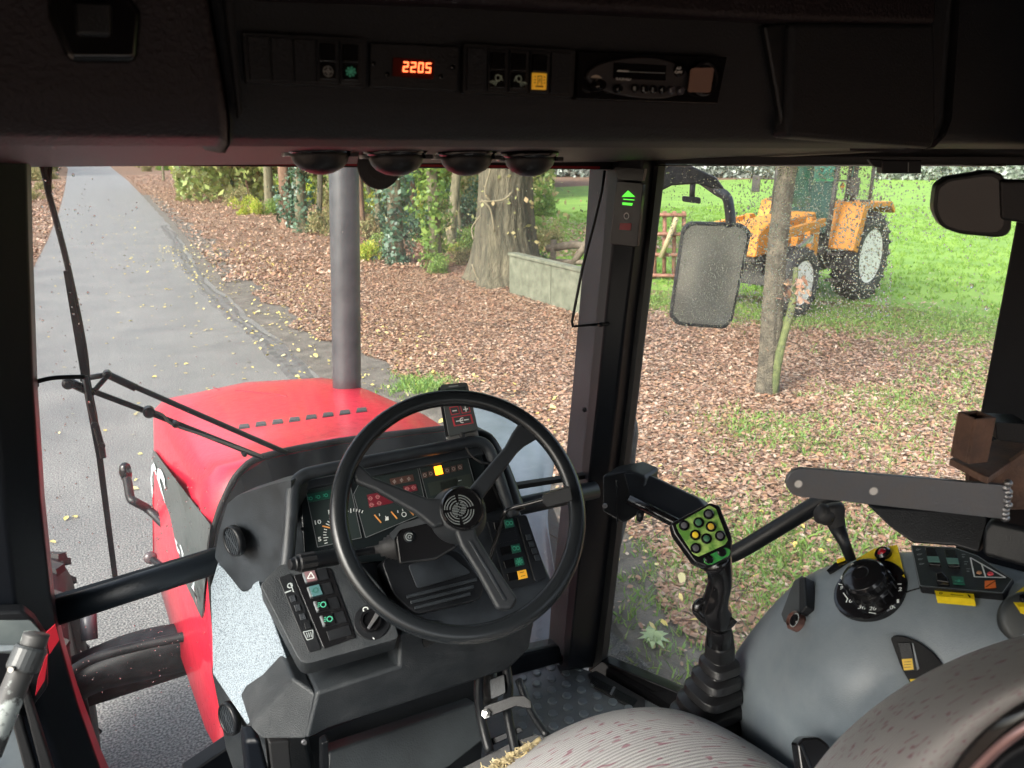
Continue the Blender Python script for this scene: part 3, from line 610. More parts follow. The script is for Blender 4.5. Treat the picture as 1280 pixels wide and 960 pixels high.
# left switch pod
P_S = Pl(pY(410, 762, 1.17), (-.10, -.62, .78))
P_S.slab('switch_pod', rr([(325, 731), (349, 706), (440, 690), (484, 744), (499, 798), (377, 832)], .12), .065, DUST, dash, off=0, bev=.011, seg=4)
st = P_S.slab('slider_strip', rr([(348, 722), (364, 716), (402, 811), (386, 816)], .2), .002, BLK, dash, off=.0025, bev=.001)
for i in range(4):
    x, y = 365 + i * 6.3, 748 + i * 11.3; P_S.slab('slider_knob', [(x - 4, y - 3), (x + 3, y - 4.5), (x + 5.5, y + 3), (x - 1.5, y + 4.5)], .004, DG if i < 3 else BLK, st, off=.0055, bev=.0006)
mb = MB(); P_S.ring(mb, 362.5, 732, 3, 1.4, .0032, 8); P_S.line(mb, 356, 741, 364, 738, 1.6, .0033); P_S.line(mb, 363, 729, 367, 740, 1.4, .0034)
P_S.line(mb, 379, 790, 391, 787.5, 1, .0032); P_S.line(mb, 379, 790, 384, 800, 1, .0033); P_S.line(mb, 391, 787.5, 391, 798, 1, .0034); P_S.line(mb, 384, 800, 391, 798, 1, .0035)
for k in range(3): P_S.line(mb, 383 + k * 2.6, 791 - k * .5, 385 + k * 2.2, 797 - k * .5, .9, .0036)
mb.build('heater_symbols', M('dim_white_print', (.38, .42, .42), .5), st)
spn = P_S.slab('switch_panel', rr([(367, 719), (413, 709), (445, 797), (405, 811)], .06), .002, GLOSS, dash, off=.0028, bev=.001)
rk = [((380, 715), 'haz'), ((386, 733), 'teal'), ((394, 751), 'g1'), ((402, 769), 'g2')]
for (x, y), kd in rk:
    P_S.slab('rocker', [(x - 2, y + 1), (x + 27, y - 6), (x + 32, y + 8), (x + 4, y + 15)], .004, BLK, spn, off=.0048, bev=.001)
    lens = P_S.slab('rocker_lens', [(x, y), (x + 13, y - 3.2), (x + 17.5, y + 9.5), (x + 4.5, y + 12.8)], .005, {'haz': M('pale_pink_legend', (.20, .11, .12), .4), 'teal': M('teal_grey_legend', (.07, .16, .17), .35)}.get(kd, GLOSS), spn, off=.008, bev=.001)
    P_S.slab('rocker_edge', [(x - 2.5, y + 1), (x - .2, y + .4), (x + 4.3, y + 13), (x + 2, y + 13.6)], .006, M('pale_edge', (.22, .24, .25), .35), spn, off=.0082, bev=.0006)  # pale strip along the left edge of the rocker
    mb = MB(); cx, cy = x + 8.5, y + 4.6
    if kd == 'haz':
        a, b, c = (cx, cy - 4.5), (cx + 4.6, cy + 2.6), (cx - 4.2, cy + 3.6)
        for p, q_ in ((a, b), (b, c), (c, a)): P_S.line(mb, *p, *q_, 1.2, .0086)
        mb.build('triangle_symbol', WHITE, spn)
    elif kd == 'teal': P_S.ring(mb, cx, cy, 3, 1, .0086, 8); P_S.line(mb, cx - 5, cy + 2, cx - 2, cy, 1, .0087); mb.build('lamp_symbol', GRND, spn)
    else:
        P_S.ring(mb, cx + 1.5, cy, 3.2, 1.4, .0086, 12)
        for k in (-1, 0, 1): P_S.line(mb, cx - 5.5, cy + k * 2.4 + .8, cx - 2.8, cy + k * 2.4 + .2, 1, .0087)
        mb.build('lamp_symbol', LITGI, spn)
P_S.slab('blank_plate', [(408, 789), (436, 781), (440, 793), (412, 801)], .002, BLK, spn, off=.0045, bev=.0006)
P_S.disc('key_plate', 465, 777, 23, [(1, 0), (.97, .0015), (.95, .002)], BLK, dash, off=.001, n=36)
ky = P_S.disc('ignition_switch', 463, 777, 14, [(1, 0), (1, .008), (.92, .011), (.7, .011), (.66, .007)], GLOSS, dash, off=.002, n=28, smooth=False)
P_S.slab('ignition_key', [(459, 784), (462, 786), (475, 768), (476, 760), (471, 762), (466, 772)], .005, STEEL, ky, off=.018, bev=.001)
mb = MB(); P_S.ring(mb, 457, 762, 3.2, 1.2, .0036, 10); P_S.ring(mb, 478, 769, 3.4, 1.0, .0036, 10, -1, 2.2); P_S.line(mb, 466, 797, 468, 799, 1.2, .0036); P_S.line(mb, 466, 758, 471, 757, 1.2, .0037); mb.build('key_symbols', WHITE, ky)

# right switch pod
P_R2 = P_I
sp2 = P_I.slab('switch_panel', rr([(609, 652), (645, 646), (668, 729), (635, 738)], .05), .006, BLK, dash, off=.004, bev=.001)
P_I.slab('slider_strip', rr([(646, 645), (658, 643), (685, 722), (669, 728)], .25), .008, BLK, dash, off=.008, bev=.002)
for i in range(4): x, y = 660 + i * 3.6, 671 + i * 8.6; P_I.slab('slider_knob', [(x - 3, y - 2.5), (x + 3, y - 3.5), (x + 5, y + 3), (x - 1, y + 4)], .003, DG, sp2, off=.0125, bev=.0006)
for x, y, kd in [(630, 650, 'g'), (None, 0, 0), (638.5, 681.5, 'g'), (642.5, 698, 'fan'), (646.5, 714, 'y')]:
    if x is None: P_I.slab('blank_plate', [(620, 669), (644, 663), (647, 674), (623, 680)], .002, BLK, sp2, off=.006, bev=.0006); continue
    P_I.slab('rocker', [(x - 13, y + 3), (x, y), (x + 2, y + 10), (x - 10.5, y + 13)], .003, GLOSS, sp2, off=.0065, bev=.0006)
    P_I.slab('rocker_lens', [(x, y), (x + 11, y - 2.4), (x + 13.5, y + 8), (x + 2.3, y + 10.5)], .004, LITA if kd == 'y' else GRND, sp2, off=.0075, bev=.0006)
    mb = MB(); cx, cy = x + 6.5, y + 4
    if kd == 'g': P_I.ring(mb, cx - 2, cy, 2.4, 1, .0082, 8); P_I.ring(mb, cx + 2.4, cy - .5, 2.2, 1, .0083, 8); mb.build('green_symbol', LITGI, sp2)
    if kd == 'fan': fan_icon(P_I, cx, cy, 4.6, sp2, LITGI, .0082)
    if kd == 'y': P_I.line(mb, cx - 3, cy - 2, cx + 2, cy - 3.2, .8, .0082); P_I.line(mb, cx - 1.8, cy + 2.4, cx + 3.5, cy + 1.2, .8, .0083); mb.build('switch_symbol', M('brown_print', (0, 0, 0)), sp2)
P_I.slab('cover_plate', [(600, 622), (616, 603), (631, 634), (601, 644)], .004, GLOSS, dash, off=.004, bev=.001)
# steering column housing, lower shroud
colm = P_I.slab('column_shroud', rr([(476, 700), (520, 684), (575, 688), (606, 730), (600, 750), (520, 768), (492, 744)], .2), .05, BLK, dash, off=.05, bev=.006, seg=3)
for k in range(3): P_I.slab('shroud_rib', [(508 + k * 5, 744 + k * 7), (596 - k * 4, 722 + k * 9), (597 - k * 4, 726 + k * 9), (509 + k * 5, 748 + k * 7)], .004, DG, colm, off=.054, bev=.001)
P_I.slab('shroud_panel', rr([(510, 706), (560, 692), (590, 716), (522, 736)], .15), .003, DG, colm, off=.0535, bev=.001)

# ================================================================== STEERING WHEEL
sw = thing('steering_wheel', 'black three-spoke steering wheel with a round ringed emblem on its hub', 'steering wheel', pD(577, 636, 1.33))
n_w = V((-sin(radians(12)) * sin(radians(50)), -cos(radians(12)) * sin(radians(50)), cos(radians(50))))
cw = pD(577.5, 636, 1.33); P_SW = Pl(cw, n_w)
u_ = V((0, 0, 1)).cross(n_w).normalized(); w_ = n_w.cross(u_); RWH = .2085
MB_ = MB(); N = 96; n2 = 14
vs = []; fs = []
for i in range(N):
    a = 2 * pi * i / N; d = u_ * cos(a) + w_ * sin(a)
    for k in range(n2):
        b = 2 * pi * k / n2; rx = .0155; vs.append(cw + d * (RWH + rx * cos(b)) + n_w * .0125 * sin(b))
for i in range(N):
    for k in range(n2): fs.append((i * n2 + k, ((i + 1) % N) * n2 + k, ((i + 1) % N) * n2 + (k + 1) % n2, i * n2 + (k + 1) % n2))
mk('rim', vs, fs, WHEELM, sw, smooth=True)
P_SW.slab('spoke', [(440, 584), (449, 578), (466, 595), (535, 622), (556, 622), (556, 655), (543, 660), (519, 641), (468, 612), (443, 602)], .016, SPOKE, sw, off=.002, bev=.0065, seg=4)
P_SW.slab('spoke', [(641, 540), (652, 524), (674, 546), (657, 556), (648, 564), (598, 630), (584, 645), (572, 640), (574, 618), (584, 613), (632, 557)], .016, SPOKE, sw, off=.002, bev=.0065, seg=4)
P_SW.slab('spoke', [(568, 660), (592, 652), (598, 672), (618, 704), (648, 748), (640, 762), (622, 762), (596, 714), (576, 682)], .016, SPOKE, sw, off=.002, bev=.0065, seg=4)
P_SW.slab('spoke_groove_rib', [(586, 676), (589, 675), (634, 750), (630, 751)], .003, DG, sw, off=.0045, bev=.001)
MB().lathe(cw - n_w * .055, n_w, [(.050, 0), (.052, .01), (.046, .03), (.043, .05), (.040, .057)], 36).build('hub_cone', SPOKE, sw, smooth=True)
MB().lathe(cw, n_w, [(.038, -.004), (.038, .006), (.0355, .010), (.0335, .010), (.0325, .007), (.001, .0075)], 40).build('hub_cap', GLOSS, sw, smooth=False)
em = MB(); kq = FPX / 1.31
for r in (15.2, 11.6, 21.2, 18.4): 
    for s in range(4):
        P_SW.ring(em, 574, 637, r, 1.5 if r > 12 else 1.5, .0095 + .00001 * s, 12, radians(s * 90 + 12 + 7), radians(s * 90 + 102 - 7)) if r < 21 else None
em.build('emblem_rings', M('emblem_grey', (.30, .33, .33), .35, metal=.5), sw)
em = MB()
for k in range(-4, 5):
    h = sqrt(max(0, 81 - (k * 2) ** 2)); o1 = random.uniform(-2, 3)
    P_SW.line(em, 574 - h, 637 + k * 2 + h * .12, 574 + o1, 637 + k * 2 - o1 * .1, 1.2, .0095); P_SW.line(em, 574 + o1 + 1.6, 637 + k * 2 - (o1 + 1.6) * .12 - .4, 574 + h, 637 + k * 2 - h * .14, 1.2, .0096)
em.build('emblem_stripes', M('emblem_grey', (0, 0, 0)), sw)
# switch block, bellows and stalks behind the wheel
stk = thing('indicator_stalk', 'thick black indicator stalk with a knurled end button left of the steering wheel', 'stalk', pD(470, 690, 1.40))
P_K = Pl(pD(515, 676, 1.36), (-.30, -.84, .45))
P_K.slab('switch_block', [(493, 663), (538, 648), (560, 668), (572, 684), (545, 700), (499, 706)], .05, GLOSS, stk, bev=.004)
bt = P_K.disc('block_button', 512, 671, 7.4, [(1, 0), (.95, .002), (.7, .003), (.66, .001), (.45, .001), (.4, .004)], PILL, stk, off=.0, n=24)
mb = MB(); P_K.ring(mb, 512, 671, 4.6, 1.1, .0042, 16, .6, 5.2); P_K.ring(mb, 512, 671, 1.9, 1, .0045, 12); mb.build('button_symbol', GREYP, bt)
P_K.slab('block_shroud', rr([(486, 668), (500, 655), (534, 645), (544, 652), (500, 662), (492, 676)], .2), .04, DG, stk, off=.003, bev=.003)
A = pD(499, 682, 1.385); B = pD(470, 687, 1.385); ax = B - A
MB().lathe(A, ax, [(.026, 0), (.027, .004), (.024, .007), (.025, .011), (.021, .014), (.022, .018), (.018, .021), (.019, .025), (.014, .028), (.014, .034), (.008, .035), (.007, .06)], 26).build('bellows', RUB, stk, smooth=True)
A = pD(470, 687, 1.385); B = pD(362, 706, 1.28); ax = B - A; L = ax.length
MB().lathe(A, ax, [(.006, 0), (.006, L * .28), (.0135, L * .30), (.0148, L * .34), (.0145, L * .72), (.0150, L * .73), (.0150, L * .90), (.012, L * .91), (.0125, L * .945), (.010, L * .955), (.009, L), (.003, L * 1.005)], 26).build('stalk_body', BLK, stk, smooth=False, bev=.0008)
for k in range(8):
    a = 2 * pi * k / 8; axn = ax.normalized(); u = axn.orthogonal().normalized(); w = axn.cross(u); d = u * cos(a) + w * sin(a)
    MB().box(A + ax * .815 + d * .0143, (.028, .0075, .003), Matrix((axn, axn.cross(d), d)).transposed()).build('grip_rib', RUB, stk, bev=.001)
lev = thing('shuttle_lever', 'thin bent black lever with flat grip right of the steering wheel hub', 'lever', P_I.at(612, 703, .05))
tube('rod', smooth_path([pD(610, 706, 1.40), pD(622, 668, 1.38), (pD(630, 642, 1.36)), pD(640, 635, 1.36), pD(660, 630, 1.35), pD(682, 624, 1.34)], 5), .0038, GLOSS, lev)
P_LV = Pl(pD(694, 624, 1.335), (-.5, -.8, .3)); P_LV.slab('grip', rr([(678, 619), (712, 608), (716, 626), (684, 634), (678, 628)], .2), .016, BLK, lev, off=.004, bev=.003)

# ================================================================== CONTROL BOX behind the wheel (minus / plus keys)
du = thing('control_unit', 'small grey handset with red-framed minus and plus keys above the dashboard', 'control unit', pD(575, 560, 1.62))
P_D = Pl(pD(575, 520, 1.62), (-.34, -.80, .49))
P_D.slab('casing', rr([(550, 481), (584, 477.5), (598, 537), (561, 545.5)], .1), .022, M('handset_grey', (.06, .068, .07), .4), du, bev=.002, seg=3)
P_D.slab('back_shell', rr([(547, 484), (582, 479), (594, 536), (557, 545.5)], .08), .012, BLK, du, off=-.012)
ky_ = M('handset_key', (.045, .05, .052), .4)
def key(pts, nm='key'):
    P_D.slab('key_frame', pts, .0006, M('red_key_frame', (.55, .04, .06), .4), du, off=.0004)
    c = (sum(p[0] for p in pts) / 4, sum(p[1] for p in pts) / 4)
    return P_D.slab('key', [(c[0] + (x - c[0]) * .84, c[1] + (y - c[1]) * .80) for x, y in pts], .0008, ky_, du, off=.0012)
k1 = key([(561.5, 509), (572.5, 507.5), (575, 517), (564, 519)]); k2 = key([(575, 507), (586, 505.5), (588.5, 515), (577.5, 517)]); k3 = key([(564.5, 521.5), (589, 517.5), (592, 529), (567.5, 533)])
mb = MB(); P_D.line(mb, 565.5, 513.8, 571, 513, 1.4, .0016); mb.build('minus_sign', WHITE, k1)
mb = MB(); P_D.line(mb, 579, 512, 585, 511, 1.4, .0016); P_D.line(mb, 581.3, 508.2, 582.8, 514.6, 1.4, .0017); mb.build('plus_sign', WHITE, k2)
mb = MB(); P_D.line(mb, 570, 526.7, 575, 525.9, 1.2, .0016); P_D.line(mb, 580, 525.1, 586, 524.1, 1.2, .0016); P_D.ring(mb, 578, 525.3, 3, 1.2, .0017, 12, 1.2, 5.2); P_D.line(mb, 575, 526, 579, 525, 1.6, .0018); mb.build('coupling_symbol', WHITE, k3)
mb = MB(); P_D.line(mb, 561, 483.2, 573, 481.9, 1.5, .0006); mb.build('print_line', GREYP, du)
P_D.slab('display', [(557, 486), (582, 483), (583.5, 490), (559, 493)], .0005, LCD, du, off=.0008)
P_D.slab('bracket_plate', [(551, 510), (557, 509), (563, 540), (595, 532), (600, 552), (560, 560)], .003, SILV, du, off=-.024, bev=.0006)
P_D.slab('bracket_plate', [(560, 546), (597, 539), (600, 552), (561, 560)], .003, SILV, du, off=-.010, bev=.0006)
P_D.slab('bracket_lip', [(561, 560), (600, 552), (592, 560), (553, 569)], .002, SILV, du, off=-.012)
tube('cable', smooth_path([pD(577, 545, 1.60), pD(581, 556, 1.585), pD(590, 570, 1.58), pD(604, 579, 1.58), pD(614, 577, 1.62)], 6), .0025, RUB, du)
MB().lathe(pD(577, 542, 1.603), pD(581, 557, 1.59) - pD(577, 542, 1.603), [(.006, 0), (.0055, .014), (.0035, .022)], 12).build('cable_gland', RUB, du)

# ================================================================== WIPERS AND PARKED BITS ON THE GLASS
wp = thing('windscreen_wiper', 'long black windscreen wiper arm and blade hanging down the left side of the windscreen', 'wiper', pY(52, 200, 1.70))
yo = 1.69
def wy(pts, Y=yo): return [pY(x, y, Y) for x, y in pts]
tube('arm', smooth_path(wy([(54, 200), (60, 238), (70, 275), (84, 330), (98, 395), (106, 440), (109, 468)]), 4), .0055, BLK, wp)
tube('arm_fork', wy([(50, 200), (60, 240)]), .004, BLK, wp); tube('arm_fork', wy([(63, 202), (61, 240)]), .004, BLK, wp)
P_WP = Pl((0, yo, 2), (0, -1, 0))
P_WP.slab('blade', [(79, 339), (86, 338), (122, 520), (128, 566), (148, 726), (141, 727), (120, 570), (101, 470)], .008, RUB, wp, off=.008, bev=.001)
P_WP.slab('arm_joint', rr([(56, 232), (64, 230), (66, 252), (60, 253)], .2), .012, BLK, wp, off=.006, bev=.002)
tube('blade_carrier', wy([(106, 470), (114, 510), (127, 558), (129, 572)], yo - .012), .006, BLK, wp)
for (x, y) in [(118, 530), (127, 556)]: P_WP.disc('clip', x, y, 4, [(1, 0), (1, .01)], BLK, wp, off=.012, n=10)
pw = thing('pantograph_wiper_arm', 'pair of parallel black wiper rods reaching from the left pillar across the red hood', 'wiper', pY(110, 480, 1.70))
tube('upper_rod', wy([(100, 474), (136, 468), (170, 484), (358, 566)], yo + .02), .006, BLK, pw)
tube('upper_sleeve', wy([(134, 468), (170, 485)], yo + .019), .008, BLK, pw)
tube('lower_rod', wy([(86, 478), (108, 486), (190, 517), (328, 572)], yo + .01), .006, BLK, pw)
tube('washer_hose', smooth_path(wy([(190, 513), (204, 519), (216, 531), (260, 546), (328, 571)], yo - .004), 4), .0028, M('grey_hose', (.28, .27, .24), .5), pw)
tube('cross_link', wy([(108, 494), (120, 486), (134, 470)], yo - .002), .005, BLK, pw)
tube('link_plate', wy([(84, 476), (100, 484), (118, 492)], yo - .004), .009, GLOSS, pw)
for (x, y, r) in [(85, 479, 7), (186, 515, 7), (134, 468, 5), (219, 530, 4), (305, 567, 3)]: P_WP.disc('joint', x, y, r, [(1, -.01), (1, .008), (.6, .012)], BLK, pw, off=.006, n=14)
hk = thing('window_stay', 'short bent black stay hooked on the inner edge of the left windscreen pillar', 'stay', pY(40, 482, 1.60))
tube('rod', smooth_path(wy([(28, 484), (46, 477), (70, 472), (106, 471)], 1.60), 4), .0042, BLK, hk); P_WP.slab('hook', rr([(23, 481), (48, 477), (49, 484), (24, 488)], .3), .014, GLOSS, hk, off=.09, bev=.003)
ws2 = thing('wiper_cable', 'thin black bent rod running down the windscreen to a small clip on the right pillar', 'cable', pY(745, 406, 1.60))
tube('rod', wy([(756, 213), (752, 240), (742, 282), (728, 335), (715, 402), (716, 408), (740, 406), (752, 405)], 1.60), .0036, BLK, ws2); MB().lathe(pY(748, 406, 1.56), (1, 0, 0), [(.005, 0), (.006, .01), (.004, .02), (.005, .03)], 10).build('clip', GLOSS, ws2)
# rain drops on both panes : tiny water domes, uncountable
def drops(name, boxes, plane, mat):
    vs = []; fs = []; nseg = 6
    for (x0, y0, x1, y1, n, rmax) in boxes:
        for _ in range(n):
            x = random.uniform(x0, x1); y = random.uniform(y0, y1); c = plane.at(x, y); r = .0007 + rmax * random.random() ** 3; st = 1 + .5 * random.random()
            nn = plane.n; u = V((0, 0, 1)); u = (u - nn * u.dot(nn)).normalized(); w = nn.cross(u); b = len(vs)
            for ring_, (rr_, h) in enumerate(((1, 0), (.72, .42))):
                for k in range(nseg): a = 2 * pi * k / nseg; vs.append(c + (u * cos(a) * st + w * sin(a)) * r * rr_ + nn * (h * r))
            vs.append(c + nn * r * .62)
            for k in range(nseg): k2 = (k + 1) % nseg; fs.append((b + k, b + k2, b + nseg + k2, b + nseg + k)); fs.append((b + nseg + k, b + nseg + k2, b + 2 * nseg))
            fs.append(tuple(b + k for k in range(nseg))[::-1])
    o = mk(name, vs, fs, mat, smooth=True); return tag(o, None, None, kind='stuff')
P_SO = Pl(P_R.at(1000, 500, -.023), -P_R.n)
o = drops('rain_drops', [(825, 206, 1250, 300, 1900, .0015), (920, 206, 1115, 400, 5200, .0017), (835, 275, 940, 410, 2600, .0012), (810, 206, 1250, 560, 1600, .0012), (810, 206, 1250, 560, 60, .003), (780, 560, 900, 840, 120, .001)], P_SO, WATER)
o['label'] = 'rain drops sprinkled over the outside of the right-hand side window'; o['category'] = 'rain drops'
P_WO = Pl((0, 1.638, 2), (0, 1, 0))
o = drops('rain_drops', [(50, 206, 120, 700, 150, .0018), (60, 206, 750, 300, 160, .0011), (70, 220, 300, 700, 70, .0016), (190, 560, 262, 700, 60, .002), (80, 780, 280, 930, 130, .0013), (190, 560, 262, 720, 50, .0012), (600, 300, 735, 560, 60, .001)], P_WO, WATER)
o['label'] = 'rain drops scattered over the outside of the windscreen'; o['category'] = 'rain drops'

# ================================================================== DOOR RAILS, BRACKETS AT THE RIGHT
dr = thing('window_handrail', 'black handrail with boxy pillar mount running back behind the joystick', 'handrail', pD(790, 620, 1.78))
prism('mount_block', [pD(752, 594, 1.86), pD(786, 588, 1.86), pD(806, 596, 1.83), pD(802, 640, 1.80), pD(778, 656, 1.79), pD(752, 640, 1.80)], (.07, .03, 0), BLK, dr, bev=.008, seg=3)
prism('top_cover', [pD(778, 590, 1.85), pD(808, 592, 1.85), pD(872, 622, 1.81), pD(882, 634, 1.80), pD(850, 660, 1.76), pD(800, 628, 1.79), pD(786, 620, 1.79)], (.03, .0, -.015), BLK, dr, bev=.006, seg=3)
tube('grab_bar', [pD(786, 624, 1.78), pD(850, 656, 1.74), pD(900, 684, 1.71)], .0125, GLOSS, dr, n=14)
tube('grab_bar', smooth_path([pD(880, 700, 1.72), pD(905, 695, 1.71), pD(925, 688, 1.70), pD(980, 655, 1.65), pD(1035, 622, 1.59), pD(1080, 600, 1.54)], 5), .0185, BLK, dr, n=14)
MB().lathe(pD(801, 640, 1.77), (0, .15, -1), [(.008, 0), (.009, .016), (.006, .024)], 12).build('knob', BLK, dr, smooth=True)
P_MT2 = Pl(pD(765, 625, 1.78), (-.35, -.93, .05)); P_MT2.disc('screw', 756, 632, 3.4, [(1, 0), (.9, .003)], STEEL, dr, off=.012, n=8)
P_MT2.slab('seam', [(770, 600), (771.5, 600), (772.5, 652), (771, 652)], .002, GLOSS, dr, off=.012)

ar = thing('window_arm_bracket', 'heavy black moulded bracket low on the rear door pillar, under the flat drilled steel bar', 'bracket', pD(1200, 665, 1.08))
prism('front_block', [pD(1080, 630, 1.16), pD(1236, 642, 1.06), pD(1232, 652, 1.05), pD(1224, 694, 1.05), pD(1192, 684, 1.07), pD(1140, 680, 1.10), pD(1112, 660, 1.13)], (.07, .02, 0), BLK, ar, bev=.006, seg=3)
prism('rear_block', [pD(1236, 650, 1.04), pD(1300, 664, 1.0), pD(1300, 716, 1.0), pD(1226, 695, 1.04), pD(1228, 662, 1.045)], (.07, .02, 0), BLK, ar, bev=.008, seg=3)
MB().lathe(pD(1114, 638, 1.145), pD(1114, 638, 1.0) - pD(1114, 638, 1.145), [(.007, 0), (.006, .006), (.003, .004)], 12).build('screw', STEEL, ar)

fb = thing('flat_steel_bar', 'flat dark steel bar with rounded end and two drilled holes, welded to the rusty bracket', 'steel bar', pD(1120, 620, 1.03))
P_B = Pl(pD(1120, 618, 1.03), (-.55, -.83, .05))
ends = [(1262, 607), (1266, 650)] ; lft = [(1004 + 21 * cos(a), 603.5 + 18 * sin(a)) for a in np.linspace(radians(92), radians(268), 12)]
P_B.slab('bar', [(1004, 585.5), (1262, 607), (1262, 650), (1003, 621.5)] [0:3] + [(x, y) for x, y in lft], .008, STEEL, fb, bev=.0012)
for (x, y, r) in [(998, 605, 5), (1092, 614, 5.2)]:
    P_B.disc('hole_light_disc', x, y, r, [(1, 0), (.98, .0004)], M('painted_hole_light', (.80, .76, .72), .6), fb, off=.0002, n=18); mb = MB(); P_B.ring(mb, x, y, r + .3, 1.1, .0009, 18); mb.build('hole_rim', M('worn_steel_edge', (.35, .35, .35), .3, metal=.8), fb)  # no opening is cut; pale discs paint the daylight seen through the holes
for k in range(9): 
    x = 1257 + random.uniform(-2, 3); y = 604 + k * 5.4; MB().lathe(P_B.at(x, y, -.003), P_B.n, [(.006, 0), (.0055, .003), (.003, .006), (.0005, .0066)], 9).build('weld_bead', M('weld_metal', (.30, .30, .31), .28, metal=.9, bump=.5, bscale=400), fb, smooth=True)
sb = thing('rusty_mount', 'rusty brown steel mount with an upright square tube, bolted to the rear door pillar', 'mount', pD(1235, 590, 1.03))
def sqtube(name, cx, cy, cy2, D, w, t, mat, par, yaw):
    top = pD(cx, cy, D); h = (pD(cx, cy2, D) - top).length; mb = MB(); R = Matrix.Rotation(yaw, 3, 'Z')
    for s in range(4): R2 = R @ Matrix.Rotation(s * pi / 2, 3, 'Z'); mb.box(top + R2 @ V((w / 2 - t / 2, 0, 0)) - V((0, 0, h / 2)), (t, w - (0 if s % 2 else 2 * t + .0002), h), R2)
    return mb.build(name, mat, par, bev=.0015)
sqtube('square_tube', 1221, 518, 578, 1.02, .032, .004, RUST, sb, radians(-34) + radians(20))
P_TP = Pl(pD(1220, 588, 1.02), (.0, -.0, 1))
prism('top_plate', [P_TP.at(x, y) for x, y in [(1187, 573), (1206, 564), (1300, 528), (1300, 552), (1236, 597), (1226, 593)]], (0, 0, -.010), RUST, sb, bev=.002)
P_TQ = Pl(pD(1260, 620, 1.05), (-.55, -.83, 0)); P_TQ.slab('side_plate', [(1237, 596), (1300, 552), (1300, 690), (1240, 668), (1237, 660)], .008, RUST, sb, off=-.012, bev=.001)
P_TQ.slab('bolt_thread', [(1212, 592), (1228, 596), (1228, 612), (1212, 610)], .012, RUST, sb, off=-.018); P_TQ.slab('yellow_chip', [(1232, 596), (1237, 596), (1237, 610), (1232, 609)], .002, YEL, sb, off=-.010)
P_TQ.slab('pillar_block', rr([(1244, 528), (1290, 530), (1290, 556), (1246, 550)], .2), .04, BLK, sb, off=.0, bev=.004)

# ================================================================== SIDE CONSOLE
sc = thing('side_console', 'moulded grey control console right of the seat with a large black dial and yellow labels', 'console', pD(1090, 800, 1.2))
rows = [
 [pD(906, 838, 1.50), pD(922, 806, 1.44), pD(962, 752, 1.39), pD(1004, 710, 1.36), pD(1060, 690, 1.30), pD(1130, 680, 1.24), pD(1190, 684, 1.19), pD(1250, 697, 1.14), pD(1320, 716, 1.08)],
 [pD(914, 855, 1.46), pD(930, 826, 1.40), pD(972, 780, 1.33), pD(1016, 735, 1.29), pD(1070, 712, 1.24), pD(1135, 700, 1.19), pD(1195, 706, 1.13), pD(1255, 722, 1.08), pD(1320, 742, 1.03)],
 [pD(918, 885, 1.42), pD(940, 850, 1.34), pD(985, 815, 1.25), pD(1030, 782, 1.20), pD(1085, 752, 1.17), pD(1150, 742, 1.13), pD(1205, 752, 1.09), pD(1262, 768, 1.04), pD(1320, 788, 1.0)],
 [pD(920, 915, 1.39), pD(946, 895, 1.30), pD(992, 865, 1.20), pD(1040, 835, 1.155), pD(1095, 805, 1.13), pD(1155, 795, 1.11), pD(1210, 805, 1.06), pD(1265, 815, 1.02), pD(1320, 835, .98)],
 [pD(930, 960, 1.37), pD(960, 940, 1.28), pD(1005, 915, 1.19), pD(1055, 885, 1.13), pD(1105, 860, 1.105), pD(1160, 850, 1.09), pD(1215, 855, 1.05), pD(1270, 865, 1.01), pD(1320, 880, .97)],
 [pD(945, 1020, 1.36), pD(975, 1000, 1.27), pD(1020, 975, 1.18), pD(1070, 950, 1.13), pD(1120, 925, 1.11), pD(1175, 915, 1.09), pD(1230, 915, 1.05), pD(1280, 920, 1.01), pD(1330, 930, .98)],
 [pD(960, 1100, 1.36), pD(990, 1080, 1.27), pD(1040, 1050, 1.2), pD(1090, 1030, 1.16), pD(1140, 1010, 1.14), pD(1195, 1000, 1.12), pD(1250, 1000, 1.1), pD(1300, 1005, 1.08), pD(1350, 1010, 1.06)]]
back = [p + V((.02, .03, -.06)) for p in rows[0]]; back2 = [p + V((.06, .08, -.4)) for p in rows[0]]
shell = grid('shell', [back2, back] + rows, GREYC, sc, sub=3)
_bv = surface(shell)
def on_shell(pts): return seat_on(_bv, pts)
# moulding seam, fixing screws
def shell_line(pts, r, nm, mat):
    q = []
    for x, y in pts:
        h = _bv.ray_cast(C0, ray(x, y).normalized())[0]
        if h is not None: q.append(h)
    return tube(nm, smooth_path(q, 4), r, mat, sc, n=6)
shell_line([(1118, 748), (1134, 740), (1150, 735), (1160, 731)], .0012, 'moulding_seam', GLOSS)
# dial
P_DL = on_shell([(1060, 735), (1088, 700), (1118, 740), (1088, 770), (1088, 738)])
dl = P_DL.disc('dial_plate', 1088, 738, 46, [(1, -.01), (1, .004), (.98, .006), (.90, .0065)], GLOSS, sc, n=48, smooth=False)
MB().lathe(P_DL.at(1089, 734, .006), P_DL.n, [(.037, 0), (.037, .006), (.0345, .010), (.034, .026), (.031, .031), (.024, .034), (.012, .0345), (.0115, .0335), (.001, .0335)], 44).build('dial_knob', GLOSS, dl, smooth=False, bev=.001)
for k in range(14):
    a = 2 * pi * k / 14; u = P_DL.n.orthogonal().normalized(); w = P_DL.n.cross(u); d = u * cos(a) + w * sin(a)
    MB().box(P_DL.at(1089, 734, .019) + d * .0342, (.0016, .0012, .015), Matrix((P_DL.n.cross(d), d, P_DL.n)).transposed()).build('grip_rib', BLK, dl)
mb = MB()
def dt(t, x, y, w, h): P_DL.text(mb, t, x, y, x + w, y + h * .12, 6, .0075)
